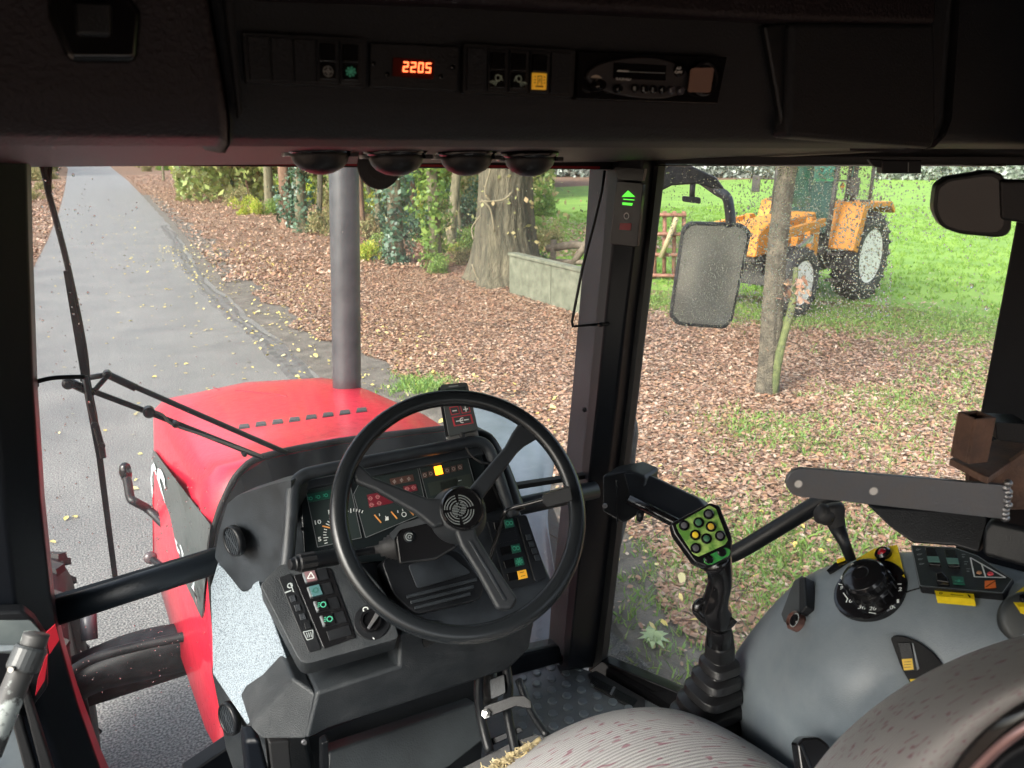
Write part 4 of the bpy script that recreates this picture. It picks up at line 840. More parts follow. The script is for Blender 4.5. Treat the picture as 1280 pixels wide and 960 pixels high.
dt('8', 1050, 724, 4, 0); dt('9', 1049, 737, 4, 1); dt('10', 1057, 753, 8, 5); dt('3n', 1072, 761, 9, 6); dt('20', 1086, 763, 9, 0); dt('0', 1112, 762, 4.5, -4); dt('1', 1121, 754, 3, -4); dt('2', 1123, 739, 4.5, -4)
for a in [(1056, 714, 1059, 718), (1048, 730, 1053, 731), (1054, 741, 1060, 749), (1122, 730, 1127, 730), (1115, 757, 1119, 760), (1086, 765.5, 1095, 767)]: P_DL.line(mb, *a, 1.3, .0077)
mb.build('dial_lettering', WHITE, dl)
P_YL = on_shell([(1092, 700), (1120, 692), (1126, 712), (1105, 695)])
P_YL.slab('yellow_label', [(1070, 699), (1092, 686), (1121, 681), (1131, 722), (1118, 712), (1100, 696)], .004, YEL, sc, off=.005)
P_YL.disc('lamp_bezel', 1105, 694, 10, [(1, 0), (1, .006), (.75, .010), (.7, .006)], GLOSS, sc, off=.005, n=26); P_YL.disc('red_lamp', 1104, 692, 6.5, [(1, 0), (.8, .006), (.4, .008)], REDL, sc, off=.010, n=20, smooth=True)
mb = MB(); P_YL.text(mb, 'AUTO', 1100, 686, 1113, 682.5, 3.8, .0055); P_YL.disc; mb.build('lettering', GLOSS, sc)
P_YL.slab('lever_slot', [(1033, 713), (1044, 703), (1062, 697), (1062, 701), (1050, 709), (1036, 716)], .004, GLOSS, sc, off=.0); P_YL.slab('slot_label', [(1046, 699), (1062, 694), (1063, 697), (1046, 703)], .002, YEL, sc, off=.004)
# switch plate with rockers, triangle of lamps
P_SP = on_shell([(1150, 692), (1160, 728), (1250, 735), (1215, 700), (1200, 715)])
pt = P_SP.slab('switch_plate', rr([(1138, 681), (1194, 684), (1222, 694), (1267, 724), (1254, 742), (1149, 733)], .06), .012, BLK, sc, off=.006, bev=.0015)
outline([(1139, 681.5), (1193, 685), (1222, 695), (1265, 724), (1253, 741), (1150, 732)], .9, .0066, 'plate_edge', M('pale_edge', (0, 0, 0)), pt, P_SP)
for (x, y) in [(1156, 684), (1180, 686)]:
    P_SP.slab('rocker', [(x, y), (x + 14, y + .5), (x + 20, y + 22), (x + 5, y + 21)], .006, GLOSS, pt, off=.0105, bev=.001); P_SP.slab('rocker_lens', [(x + 2.5, y + 11), (x + 17, y + 11.5), (x + 19, y + 18.5), (x + 4.5, y + 18)], .001, M('grey_green_legend', (.09, .20, .17), .35), pt, off=.0112)
P_SP.slab('guard_switch', [(1169, 716), (1178, 714), (1186, 723), (1186, 727), (1170, 725)], .010, GLOSS, pt, off=.016, bev=.002); P_SP.slab('rocker_lens', [(1189, 720), (1204, 721), (1206, 730), (1191, 729)], .002, GRND, pt, off=.0085)
mb = MB(); P_SP.text(mb, '-$-', 1193, 727, 1203, 728, 5, .0092); mb.build('green_symbol', LITGI, pt)
tri = [(1213, 697), (1257, 722), (1218, 721)]; outline(tri, 1.6, .0075, 'white_triangle', WHITE, pt, P_SP); mb = MB(); P_SP.line(mb, 1227, 705, 1232, 721, 1.5, .0078); mb.build('triangle_divider', WHITE, pt)
P_SP.disc('amber_lamp', 1224, 716, 3.2, [(1, 0), (.7, .002)], M('dim_amber', (.40, .18, .08), .4), pt, off=.0065, n=14); P_SP.disc('red_lamp', 1238, 717.5, 3.8, [(1, 0), (.7, .002)], M('bright_red_lens', (.6, .04, .05), .3), pt, off=.0065, n=14)
P_SP.slab('orange_mark', [(1231, 726), (1244, 725), (1245, 734), (1231, 735)], .001, ORG, pt, off=.0072); mb = MB(); P_SP.line(mb, 1232, 734, 1244, 726, .8, .0076); mb.build('orange_mark_stroke', GLOSS, pt)
mb = MB()
for k in range(4): P_SP.ring(mb, 1147 + k * 1.4, 687 + k * 6, 1.6, .8, .0073, 6); P_SP.line(mb, 1149 + k * 1.4, 687 + k * 6, 1151 + k * 1.4, 686 + k * 6, .8, .0074)
for (x, y) in [(1204, 693), (1207, 702), (1210, 711)]: P_SP.line(mb, x - 2, y, x + 3, y, .8, .0073); P_SP.ring(mb, x, y + 3, 1.2, .6, .0075, 6)
mb.build('small_symbols', GREYP, pt)
P_SP.slab('yellow_label', [(1168, 737), (1217, 742), (1218, 749), (1170, 745)], .012, YEL, sc, off=.001); mb = MB(); P_SP.ring(mb, 1176, 741.5, 1.6, 1, .0016, 8); P_SP.line(mb, 1188, 743, 1204, 744.5, .9, .0016); P_SP.line(mb, 1210, 743, 1213, 747, 1.4, .0016); mb.build('label_print', GLOSS, sc)
P_SP.slab('yellow_label', [(1260, 748), (1282, 732), (1290, 760), (1274, 758)], .02, YEL, sc, off=.004); P_SP.disc('black_button', 1281, 750, 6, [(1, 0), (.8, .006)], GLOSS, sc, off=.006, n=16)
# left cover, round socket, eye-shaped recess with the yellow switch
P_CV = on_shell([(984, 760), (1000, 735), (1000, 765), (992, 776)])
P_CV.slab('flap', rr([(976, 768), (992, 726), (1002, 719), (1006, 724), (1004, 764), (1000, 768), (980, 778)], .15), .02, M('flap_grey', (.05, .055, .058), .4), sc, off=.010, bev=.003, seg=3)
P_CV.slab('flap_edge', [(998, 722), (1006, 720), (1008, 758), (1001, 766), (998, 766)], .02, BLK, sc, off=.014, bev=.003)
P_CV.disc('socket', 993, 776, 12, [(1, -.01), (1, .004), (.7, .008), (.66, .004)], M('worn_pink_ring', (.12, .06, .05), .4), sc, off=.012, n=26); P_CV.disc('socket_cap', 993, 775, 8, [(1, 0), (.9, .002)], GLOSS, sc, off=.021, n=24); mb = MB(); P_CV.ring(mb, 993, 775, 8.6, 1.4, .0225, 26); mb.build('socket_ring', GREYP, sc)
P_EY = on_shell([(1120, 802), (1165, 825), (1140, 850), (1140, 820)])
eye = [(1113, 798), (1118, 794), (1130, 795), (1150, 803), (1168, 817), (1184, 838), (1180, 850), (1150, 866), (1140, 858), (1126, 834)]
ey = P_EY.slab('recess_panel', rr(eye, .3), .015, M('recess_black', (.006, .006, .007), .5, spec=.2), sc, off=.009, bev=.0015)
P_EY.slab('rocker', [(1122, 803), (1138, 803), (1146, 838), (1131, 840)], .007, BLK, ey, off=.014, bev=.001); P_EY.slab('rocker_lens', [(1127, 824), (1140, 823), (1142, 837), (1130, 838)], .002, YELB, ey, off=.0156)
mb = MB()
for k in range(3): P_EY.line(mb, 1130, 827.5 + k * 3.4, 1139, 827 + k * 3.4, .7, .0162)
mb.build('rocker_marks', M('brown_print', (0, 0, 0)), ey); P_EY.slab('rocker_edge', [(1140, 804), (1141.5, 804), (1149, 836), (1146, 838)], .004, M('pale_edge', (0, 0, 0)), ey, off=.0115)
P_EY.slab('yellow_label', [(1137, 849), (1152, 848), (1152, 858), (1141, 860)], .002, YEL, ey, off=.0105); mb = MB(); P_EY.ring(mb, 1147, 854, 2, 1, .011, 8); mb.build('label_print', GLOSS, ey)
P_EY.disc('round_boss', 1290, 778, 38, [(1, -.03), (.98, .01), (.9, .016), (.7, .018)], M('dark_boss', (.03, .034, .034), .4), sc, off=.012, n=36, smooth=True)
# gear knob beside the console, black pad by the seat
kn = thing('hand_throttle', 'short black lever with hammer-shaped knob behind the large dial of the console', 'lever', pD(1065, 700, 1.25))
tube('stem', [pD(1064, 700, 1.26), pD(1056, 680, 1.262), pD(1046, 658, 1.265)], [.0085, .009, .0135], BLK, kn, n=14)
A = pD(1050, 668, 1.265); ax = pD(1038, 634, 1.27) - A
MB().lathe(A, ax, [(.010, 0), (.013, .01), (.016, .025), (.020, .035), (.022, .044), (.019, .050), (.010, .052), (.001, .0525)], 24).build('knob', RUB, kn, smooth=True)
MB().lathe(pD(1034, 644, 1.265), pD(1020, 640, 1.262) - pD(1034, 644, 1.265), [(.012, -.01), (.0175, .0), (.0165, .014), (.010, .019), (.001, .02)], 22).build('knob_nose', RUB, kn, smooth=True)
bp = thing('armrest_pad', 'glossy black rounded grip poking up between the seat and the grey console', 'grip', pD(1015, 950, 1.1))
P_BP = Pl(pD(1015, 945, 1.10), (-.45, -.6, .6)); P_BP.slab('grip', rr([(996, 930), (1004, 922), (1024, 921), (1038, 932), (1044, 990), (1004, 990)], .3, 4), .04, GLOSS, bp, bev=.010, seg=4)
P_BP.slab('grip_rib', [(1000, 931), (1003, 930), (1022, 975), (1019, 978)], .003, PILL, bp, off=.002, bev=.001)

# ================================================================== JOYSTICK
js = thing('loader_joystick', 'black loader joystick with a green button pad and a ribbed rubber boot, beside the seat', 'joystick', pD(890, 900, 1.36))
# boot : stacked collars
prof = []
for i in range(7):
    y = 928 - i * 16.5; x = 876 + i * 3.9; r = 56 - i * 5.2; D = 1.42 - i * .006
    prof += [(x, y + 9, r * .78, D), (x, y + 6, r * 1.04, D), (x, y - 3, r * 1.0, D), (x, y - 8, r * .74, D)]
prof += [(900, 806, 18, 1.37), (900, 792, 16, 1.37), (900, 786, 15, 1.37)]
def boot():
    ring_n = 32; vs = []; fs = []; yawd = radians(-29 - 18 + 45)
    for (x, y, r, D) in prof:
        c = pD(x, y, D); R = r * D / FPX
        for k in range(ring_n):
            a = 2 * pi * k / ring_n; ca, sa = cos(a), sin(a); e = .55; q = V((abs(ca) ** e * (1 if ca > 0 else -1), abs(sa) ** e * (1 if sa > 0 else -1), 0)) * R * .86; q = Matrix.Rotation(yawd, 3, 'Z') @ q; vs.append(c + q)
    for i in range(len(prof) - 1):
        for k in range(ring_n): a = i * ring_n + k; b = i * ring_n + (k + 1) % ring_n; fs.append((a, a + ring_n, b + ring_n, b))
    return mk('rubber_boot', vs, fs, M('boot_rubber', (.010, .010, .011), .38, bump=.2, bscale=200), js, smooth=False, bev=.002, seg=2)
boot()
tube('shaft_sleeve', [pD(899, 806, 1.36), pD(899, 772, 1.35)], .0215, GLOSS, js, n=18)
hp = [(900, 782, 15), (899, 775, 19), (895, 768, 22), (892, 758, 20), (896, 745, 17), (900, 730, 16.5), (900, 715, 17), (897, 704, 20), (890, 694, 24)]
tube('handle', [pD(x, y, 1.35 - i * .006) for i, (x, y, r) in enumerate(hp)], [r * 1.33 / FPX for _, _, r in hp], GLOSS, js, n=22, flat=.9)
tube('trigger', smooth_path([pD(884, 752, 1.33), pD(874, 755, 1.33), (pD(872, 764, 1.33)), pD(886, 776, 1.33), pD(905, 782, 1.33), pD(916, 772, 1.33)], 4), [.009] * 10 + [.010] * 11, GLOSS, js, n=12)
P_J = Pl(pD(878, 668, 1.28), (-.48, -.66, .58))
P_J.slab('head', rr([(838, 654), (888, 628), (900, 632), (916, 672), (914, 698), (884, 710), (868, 704), (842, 668)], .22), .036, GLOSS, js, bev=.006, seg=3)
pd_ = P_J.slab('button_pad', rr([(845, 656), (887, 631.5), (895, 636), (910, 675), (906, 681), (873, 696), (866, 692), (848, 664)], .18), .002, M('mottled_green_pad', (.10, .26, .04), .4, col2=(.38, .56, .14), vscale=55, detail=8, thr=(.42, .6)), js, off=.0025, bev=.0008)
p2 = P_J.slab('lower_pad', rr([(879, 698), (906, 684), (913, 687), (912, 694), (890, 706), (881, 705)], .3), .002, M('dark_green_pad', (.02, .20, .06), .35, col2=(.08, .42, .06), vscale=80), js, off=.0022, bev=.0008)
gb = M('grey_button', (.09, .09, .10), .35); ggb = M('green_button', (.05, .16, .08), .35); yb = M('yellow_button_cap', (.85, .62, .03), .35)
for (x, y, m) in [(855, 657, gb), (873, 653.5, ggb), (885.5, 643, gb), (888.5, 658.5, M('amber_button_cap', (.70, .45, .05), .35)), (869, 669, yb), (883, 673.5, ggb), (900, 670, gb), (869.5, 685.5, gb)]:
    b = P_J.disc('button', x, y, 6.6, [(1, 0), (1, .003), (.85, .0045), (.66, .0045), (.62, .0035)], GLOSS, pd_, off=.0025, n=22); P_J.disc('button_cap', x, y - .4, 4.1, [(1, 0), (.9, .0016), (.45, .0022)], m, pd_, off=.0062, n=18)
for (x, y) in [(886, 699.5), (902, 690.5)]: P_J.disc('button', x, y, 5.4, [(1, 0), (1, .003), (.7, .0045)], GLOSS, p2, off=.0022, n=18)
mb = MB()
for k in range(6): yy = 712 + k * 5; a = pD(893, yy, 1.303); b = pD(905, yy + .5, 1.301); d = V((0, 0, -.0016)); mb.add([a, a + d, b + d, b], [(0, 1, 2, 3)])
mb.build('worn_lettering', M('dim_white_print', (0, 0, 0)), js)

# ================================================================== PEDALS, DOOR HANDLE
pe = thing('brake_pedals', 'black brake pedal arms joined by a curved link plate with a bolt, under the dashboard', 'pedals', pY(620, 880, 1.2))
def arm(nm, pts, r, m=BLK): tube(nm, smooth_path([pD(x, y, D) for x, y, D in pts], 4), r, m, pe, flat=1.0)
arm('pedal_arm', [(600, 838, 1.62), (598, 868, 1.60), (603, 905, 1.56), (612, 940, 1.53)], .010)
arm('pedal_arm', [(632, 830, 1.64), (636, 860, 1.62), (634, 888, 1.58), (642, 930, 1.54), (646, 950, 1.52)], .010)
arm('clutch_arm', [(648, 850, 1.62), (664, 890, 1.57), (684, 920, 1.52)], .008)
arm('inner_tube', [(612, 840, 1.66), (613, 880, 1.63)], .016, RUB)
P_PE = Pl(pD(635, 880, 1.55), (-.45, -.6, .65))
P_PE.slab('link_plate', [(603, 888), (606, 882), (640, 870), (655, 869), (664, 876), (665, 886), (656, 885), (645, 883), (612, 896), (604, 894)], .008, BLK, pe, bev=.002)
P_PE.disc('bolt', 608, 892, 6, [(1, 0), (1, .008), (.6, .009), (.55, .014), (.45, .015)], SILV, pe, off=.001, n=6); 
P_PE.slab('pedal_pad', rr([(574, 962), (640, 928), (670, 918), (690, 922), (660, 948), (600, 990)], .2), .012, RUB, pe, off=-.03, bev=.004); P_PE.slab('pedal_frame', [(602, 928), (650, 908), (655, 914), (606, 936)], .006, PILL, pe, off=-.03, bev=.002)
P_PE.slab('release_box', rr([(612, 850), (630, 843), (632, 866), (614, 874)], .1), .03, DG, pe, off=-.04, bev=.003)
dh = thing('door_handle', 'worn grey door grip with chipped white paint and a dark clamp', 'door handle', pD(20, 830, 1.0))
P_DH = Pl(pD(20, 800, 1.02), (.1, -.8, .5))
P_DH.slab('cover', rr([(-60, 775), (38, 775), (52, 790), (50, 806), (38, 818), (-60, 812)], .15), .03, M('door_cover_grey', (.065, .08, .085), .4, col2=(.12, .14, .14), vscale=12), dh, bev=.005, seg=3)
P_DH.slab('cover_lip', [(-60, 806), (36, 806), (40, 812), (-60, 820)], .02, GREYC, dh, off=.005, bev=.002)
tube('grip', smooth_path([pD(46, 792, .99), pD(38, 815, .985), pD(26, 840, .975), pD(8, 885, .95), pD(-16, 945, .92)], 5), .0155, WORN, dh, n=18)
A = pD(40, 808, .984); B = pD(27, 838, .974); MB().lathe(A, B - A, [(.018, 0), (.0195, .003), (.0195, (B - A).length - .003), (.018, (B - A).length)], 22).build('clamp', M('clamp_grey', (.05, .055, .058), .4), dh)
MB().lathe(pD(15, 836, .955), -FW, [(.004, 0), (.004, .003), (.0015, .003)], 10).build('screw', SILV, dh)

# ================================================================== SEAT
def fabric():
    m = M('seat_fabric', (.30, .28, .27), .85); n = m.node_tree; b = n.nodes['Principled BSDF']
    uv = n.nodes.new('ShaderNodeUVMap')
    def wave(sx, scale, dist, off=0):
        mp = n.nodes.new('ShaderNodeMapping'); n.links.new(uv.outputs[0], mp.inputs[0]); mp.inputs['Scale'].default_value = sx
        w = n.nodes.new('ShaderNodeTexWave'); w.inputs['Scale'].default_value = scale; w.inputs['Distortion'].default_value = dist; w.inputs['Detail'].default_value = 2; n.links.new(mp.outputs[0], w.inputs[0]); return w
    w1 = wave((0, 1, 1), 1.0, 0); w1.bands_direction = 'Y'; w1.inputs['Scale'].default_value = 34
    w2 = wave((1, 0, 1), 1.0, 0); w2.bands_direction = 'X'; w2.inputs['Scale'].default_value = 130
    mu = n.nodes.new('ShaderNodeMath'); mu.operation = 'MULTIPLY'; n.links.new(w2.outputs['Fac'], mu.inputs[0]); mu.inputs[1].default_value = .55
    ad = n.nodes.new('ShaderNodeMath'); ad.operation = 'ADD'; n.links.new(w1.outputs['Fac'], ad.inputs[0]); n.links.new(mu.outputs[0], ad.inputs[1])
    rp = n.nodes.new('ShaderNodeValToRGB'); rp.color_ramp.elements[0].position = .1; rp.color_ramp.elements[1].position = 1.2 if False else 1.0
    rp.color_ramp.elements[0].color = (.26, .25, .25, 1); rp.color_ramp.elements[1].color = (.46, .45, .445, 1); n.links.new(ad.outputs[0], rp.inputs[0])
    # red dashes woven along the ribs
    mp = n.nodes.new('ShaderNodeMapping'); mp.inputs['Scale'].default_value = (30, 100, 1); n.links.new(uv.outputs[0], mp.inputs[0])
    nz = n.nodes.new('ShaderNodeTexNoise'); nz.inputs['Scale'].default_value = 1.0; nz.inputs['Detail'].default_value = 0; n.links.new(mp.outputs[0], nz.inputs['Vector'])
    r2 = n.nodes.new('ShaderNodeValToRGB'); r2.color_ramp.elements[0].position = .67; r2.color_ramp.elements[1].position = .72; n.links.new(nz.outputs['Fac'], r2.inputs[0])
    m3 = n.nodes.new('ShaderNodeMath'); m3.operation = 'MULTIPLY'; n.links.new(r2.outputs[0], m3.inputs[0]); m3.inputs[1].default_value = .6
    mx = n.nodes.new('ShaderNodeMixRGB'); mx.inputs[2].default_value = (.22, .02, .06, 1); n.links.new(m3.outputs[0], mx.inputs[0]); n.links.new(rp.outputs[0], mx.inputs[1]); n.links.new(mx.outputs[0], b.inputs['Base Color'])
    bp_ = n.nodes.new('ShaderNodeBump'); bp_.inputs['Strength'].default_value = .4; bp_.inputs['Distance'].default_value = .003; n.links.new(ad.outputs[0], bp_.inputs['Height']); n.links.new(bp_.outputs[0], b.inputs['Normal'])
    return m
FAB = fabric()
seat = thing('driver_seat', 'driver seat in worn grey ribbed fabric with dark red flecks and frayed yellow foam edge', 'seat', (.62, .5, 1.3))
def T(x, y, z): return pZ(x, y, z + .10)
crow = [
 [T(560, 1010, 1.62), T(604, 966, 1.65), T(664, 930, 1.68), T(730, 898, 1.70), T(790, 884, 1.72), T(850, 886, 1.71), T(905, 912, 1.69), T(970, 960, 1.66), T(1010, 1000, 1.6)],
 [T(565, 1020, 1.70), T(610, 966, 1.74), T(668, 926, 1.775), T(732, 892, 1.80), T(792, 879, 1.81), T(852, 882, 1.805), T(906, 908, 1.78), T(972, 956, 1.75), T(1020, 1000, 1.68)],
]
ctr = T(780, 1100, 1.80)
for t, dz in ((.12, .02), (.35, .03), (.7, .02), (1.0, .0)):
    crow.append([p.lerp(V((.3 + (p.x - .3) * 1, .15, p.z)), t) + V((0, 0, dz)) for p in crow[1]])
grid('cushion', crow, FAB, seat, sub=3, uv=(1.0, 1.0))
prism('cushion_base', [V((.36, .15, 1.66)), V((.36, .86, 1.62)), V((.84, .86, 1.62)), V((.88, .15, 1.66))], (0, 0, -.12), BLKM, seat, bev=.01)
MB().lathe((.62, .45, 1.30), (0, 0, 1), [(.18, 0), (.15, .04), (.13, .22), (.2, .26)], 24).build('pedestal', BLKM, seat)
# frayed foam along the left front edge
fm = MB()
for k in range(260):
    t = random.random(); a = T(600, 968, 1.73); b = T(668, 929, 1.76); p = a.lerp(b, t) + V((random.gauss(0, .004), random.gauss(0, .004), random.gauss(-.006, .006))); d = V((random.gauss(0, 1), random.gauss(0, 1), random.gauss(0, .8))).normalized(); L = random.uniform(.004, .014); w = d.orthogonal().normalized() * .0013
    fm.add([p - w, p + w, p + d * L + w * .4, p + d * L - w * .4], [(0, 1, 2, 3)])
fo = fm.build('frayed_foam', M('foam_yellow', (.36, .28, .13), .9, col2=(.45, .38, .24), vscale=60), seat); fo['kind'] = 'stuff'
tube('foam_edge', smooth_path([T(598, 972, 1.70) , T(624, 952, 1.715), T(650, 938, 1.73), T(676, 924, 1.745)], 4), [.004 + .002 * sin(i * 2.3) for i in range(13)], M('foam_yellow', (0, 0, 0)), seat)
# backrest : near, its top corner swings into the picture at lower right
br_ = [
 [pD(985, 1023, .80), pD(1022, 971, .78), pD(1062, 919, .75), (pD(1128, 866, .72)), pD(1200, 826, .69), pD(1282, 796, .66), pD(1370, 778, .64)],
 [pD(990, 1051, .74), pD(1030, 979, .71), pD(1072, 931, .67), pD(1132, 879, .64), pD(1205, 839, .61), pD(1290, 809, .58), pD(1370, 793, .56)],
 [pD(1040, 1066, .66), pD(1080, 1006, .62), pD(1110, 961, .59), pD(1160, 916, .56), pD(1220, 871, .54), pD(1300, 834, .52), pD(1380, 811, .51)],
 [pD(1110, 1080, .60), pD(1130, 1010, .575), pD(1155, 960, .555), (pD(1190, 925, .54)), pD(1235, 888, .525), pD(1310, 850, .51), pD(1380, 828, .50)],
 [pD(1130, 1090, .61), pD(1150, 1030, .59), pD(1170, 985, .57), pD(1200, 945, .55), pD(1245, 905, .535), pD(1315, 870, .52), pD(1380, 850, .51)]]
fr_ = [[p + V((.10, .10, -.30)) for p in br_[0]], [p + V((.035, .04, -.03)) for p in br_[0]]]
grid('backrest', fr_ + br_, FAB, seat, sub=3, uv=(.9, .75))
sh = [[pD(1150, 1030, .575), pD(1175, 975, .56), pD(1205, 930, .545), pD(1248, 893, .525), pD(1320, 848, .51)],
      [pD(1165, 1050, .56), pD(1195, 995, .545), pD(1228, 950, .53), pD(1268, 918, .515), pD(1330, 880, .50)],
      [pD(1180, 1080, .57), pD(1215, 1020, .555), pD(1250, 975, .54), pD(1290, 948, .525), pD(1345, 915, .51)],
      [pD(1230, 1130, .62), pD(1270, 1060, .61), pD(1310, 1015, .60), pD(1350, 990, .59), pD(1400, 960, .58)]]
grid('backrest_shell', sh, GLOSS, seat, sub=2, thick=.004)
tube('chrome_edge', smooth_path([pD(1168, 1040, .552), pD(1196, 992, .54), pD(1232, 950, .525), pD(1272, 916, .51), pD(1330, 880, .495)], 5), .0035, M('worn_red_edge', (.35, .22, .22), .3, metal=.6), seat)

# ================================================================== RED HOOD, EXHAUST, FENDERS, WHEELS
hood = thing('tractor_hood', 'wet red tractor hood with grey side panel and small black top vents', 'hood', (.57, 2.7, 1.3))
def hsec(Y, xl, xr, zt, zb, xb, crown=.02, sh=.20):
    m = (xl + xr) / 2
    return [V((xb, Y, zb)), V((xb + (xl - xb) * .5, Y, (zb + zt - sh) / 2)), V((xl, Y, zt - sh)), V((xl + .012, Y, zt - sh * .45)), V((xl + .025, Y, zt - .045)), V((xl + .065, Y, zt - .008)), V((xl + .16, Y, zt)), V((m, Y, zt + crown)), V((xr - .16, Y, zt)), V((xr - .065, Y, zt - .008)), V((xr - .025, Y, zt - .045)), V((xr - .012, Y, zt - sh * .45)), V((xr, Y, zt - sh)), V((xr, Y, zb))]
REAR = [pY(x, y, 1.80) for x, y in [(284, 938), (270, 800), (262, 697), (270, 652), (282, 620), (299, 591), (330, 571), (424, 552), (520, 540), (570, 535), (596, 538), (610, 552), (614, 575), (616, 760)]]
secs = [REAR, hsec(2.15, .175, .995, 1.965, 1.03, .145), hsec(2.3, .17, 1.0, 1.955, 1.0, .13), hsec(2.9, .155, 1.0, 1.88, .98, .10), hsec(3.35, .15, .99, 1.81, .98, .085), hsec(3.56, .155, .985, 1.765, .98, .085)]
secs.append([V((p.x + (.57 - p.x) * .05, 3.62, p.z - .05)) if p.z > 1.2 else V((p.x, 3.62, p.z)) for p in secs[-1]])
secs.append([V((p.x + (.57 - p.x) * .12, 3.66, p.z - .18)) if p.z > 1.4 else V((p.x, 3.64, p.z)) for p in secs[-2]])
pillar('hood_shell', secs, RED, hood, smooth=True)
# black rubber weather strip at the rear edge (arch)
ar_ = [secs[0][i] + V((0, -.02, 0)) for i in range(2, 13)]
mb = MB(); inn = [V((.57 + (p.x - .57) * .93, p.y + .0, p.z - .05 if p.z > 1.9 else p.z)) for p in ar_]
for i in range(len(ar_) - 1): 
    a, b, c, d = ar_[i], ar_[i + 1], inn[i + 1], inn[i]; mb.add([a, b, c, d, a + V((0, -.12, -.05)), b + V((0, -.12, -.05)), c + V((0, -.12, -.05)), d + V((0, -.12, -.05))], [(0, 1, 2, 3), (4, 7, 6, 5), (0, 4, 5, 1), (3, 2, 6, 7)])
mb.build('weather_strip', VOID, hood)
tube('edge_piping', [p + V((0, -.006, .004)) for p in smooth_path([secs[0][i] for i in range(1, 13)], 4)], .008, RUB, hood)
# grey side panel on the left with its white letters
def hs(Y, z):
    """a point on the hood's left side"""
    for i in range(4):
        a, b = secs[i], secs[i + 1]
        if a[0].y <= Y <= b[0].y or i == 3:
            t = (Y - a[0].y) / (b[0].y - a[0].y); r = [p.lerp(q, t) for p, q in zip(a, b)]
            for j in range(4):
                if r[j].z <= z <= r[j + 1].z or j == 3: s = (z - r[j].z) / (r[j + 1].z - r[j].z); p = r[j].lerp(r[j + 1], s); return V((p.x, Y, z))
def hside(x, y, off=.004):
    """sight line against the hood side"""
    X = .14
    for _ in range(6): p = pX(x, y, X); Y = max(1.87, min(3.55, p.y)); z = max(1.0, min(1.9, p.z)); X = hs(Y, z).x - off
    return pX(x, y, X)
def side_poly(mb, pts, off, n=6):
    q = [hside(x, y, off) for x, y in pts]; mb.add(q, [tuple(range(len(q)))[::-1]])
PTOP = [(191, 561), (205, 580), (220, 600), (236, 621), (250, 639), (263, 656)]; PBOT = [(190, 618), (199, 650), (208, 676), (219, 702), (235, 736), (252, 773)]
vs = []; fs = []
for (a, b) in zip(PTOP, PBOT):
    for k in range(5): t = k / 4; vs.append(hside(a[0] + (b[0] - a[0]) * t, a[1] + (b[1] - a[1]) * t, .006))
for i in range(5):
    for k in range(4): a = i * 5 + k; fs.append((a, a + 1, a + 6, a + 5))
mk('side_panel', vs, fs, M('hood_side_grey', (.055, .068, .068), .30, var=.2, vscale=20), hood, smooth=True)
# letters C and S lie along the panel
mb = MB()
def side_text(t, q):
    """lettering printed on the hood side, corners given clockwise from top left"""
    v, f, _ = text_mesh(t); g = Q(*q); mb.add([hside(*g(u, 1 - w), .011) for u, w in v], f)
side_text('C', [(188, 572), (195, 582), (199, 648), (188.5, 626)]); side_text('S', [(195, 578), (206, 594), (212, 668), (199, 648)])
side_text('9', [(216, 668), (227, 680), (233, 712), (222, 702)]); side_text('4', [(237, 722), (244, 728), (248, 762), (241, 742)])
mb.build('white_lettering', M('decal_white', (.55, .62, .64), .35), hood)
def top_z(x, y):
    for i in range(4):
        if secs[i][0].y <= y <= secs[i + 1][0].y:
            t = (y - secs[i][0].y) / (secs[i + 1][0].y - secs[i][0].y); r = [p.lerp(q, t) for p, q in zip(secs[i], secs[i + 1])]
            for a, b in zip(r, r[1:]):
                if a.x <= x <= b.x: return a.z + (b.z - a.z) * (x - a.x) / max(1e-6, b.x - a.x)
    return 1.8
def crease(pts, r, mat, nm): return tube(nm, [V((x, y, top_z(x, y) + .0005)) for x, y in pts], r, mat, hood, n=6)
crease([(.42 + .30 * t, 3.50 - 1.0 * t) for t in np.linspace(0, .62, 10)], .0016, M('crease_shade_red', (.25, .01, .02), .5), 'painted_crease_line')  # shade of the fold painted as a thin darker red line
# vents on top
def ht(x, y):
    z = 1.85
    for _ in range(12): p = pZ(x, y, z); z = top_z(p.x, p.y)
    return pZ(x, y, z + .003)
for i in range(8):
    x = 305 + i * 21.0; y = 532.5 - i * 2.9
    a = [ht(x - 7, y + 3.6), ht(x + 7, y + 1.8), ht(x + 5.6, y - 3.0), ht(x - 5.6, y - 2.0)]
    v = prism('hood_vent', [p + V((0, 0, .001)) for p in a], (0, 0, -.006), RUB, hood, bev=.0015)
    mb = MB()
    for k in range(3): p = a[0].lerp(a[3], .25 + k * .25); q_ = a[1].lerp(a[2], .25 + k * .25); w = V((0, .0016, 0)); mb.add([p - w + V((0, 0, .003)), q_ - w + V((0, 0, .003)), q_ + w + V((0, 0, .003)), p + w + V((0, 0, .003))], [(0, 1, 2, 3)])
    mb.build('vent_mesh', M('mesh_grey', (.16, .14, .14), .5), v)
hl = pZ(434, 503, 1.79); MB().lathe(hl + V((0, 0, -.02)), (0, 0, 1), [(.085, 0), (.085, .012), (.03, .013)], 28, sx=1.0).build('exhaust_opening', BLKM, hood, smooth=False)
ex = thing('exhaust_pipe', 'tall dark grey exhaust stack standing through the right side of the red hood', 'exhaust pipe', hl)
EXM = M('exhaust_grey', (.036, .041, .046), .42, col2=(.062, .068, .072), vscale=14, bump=.25, bscale=160, detail=8)
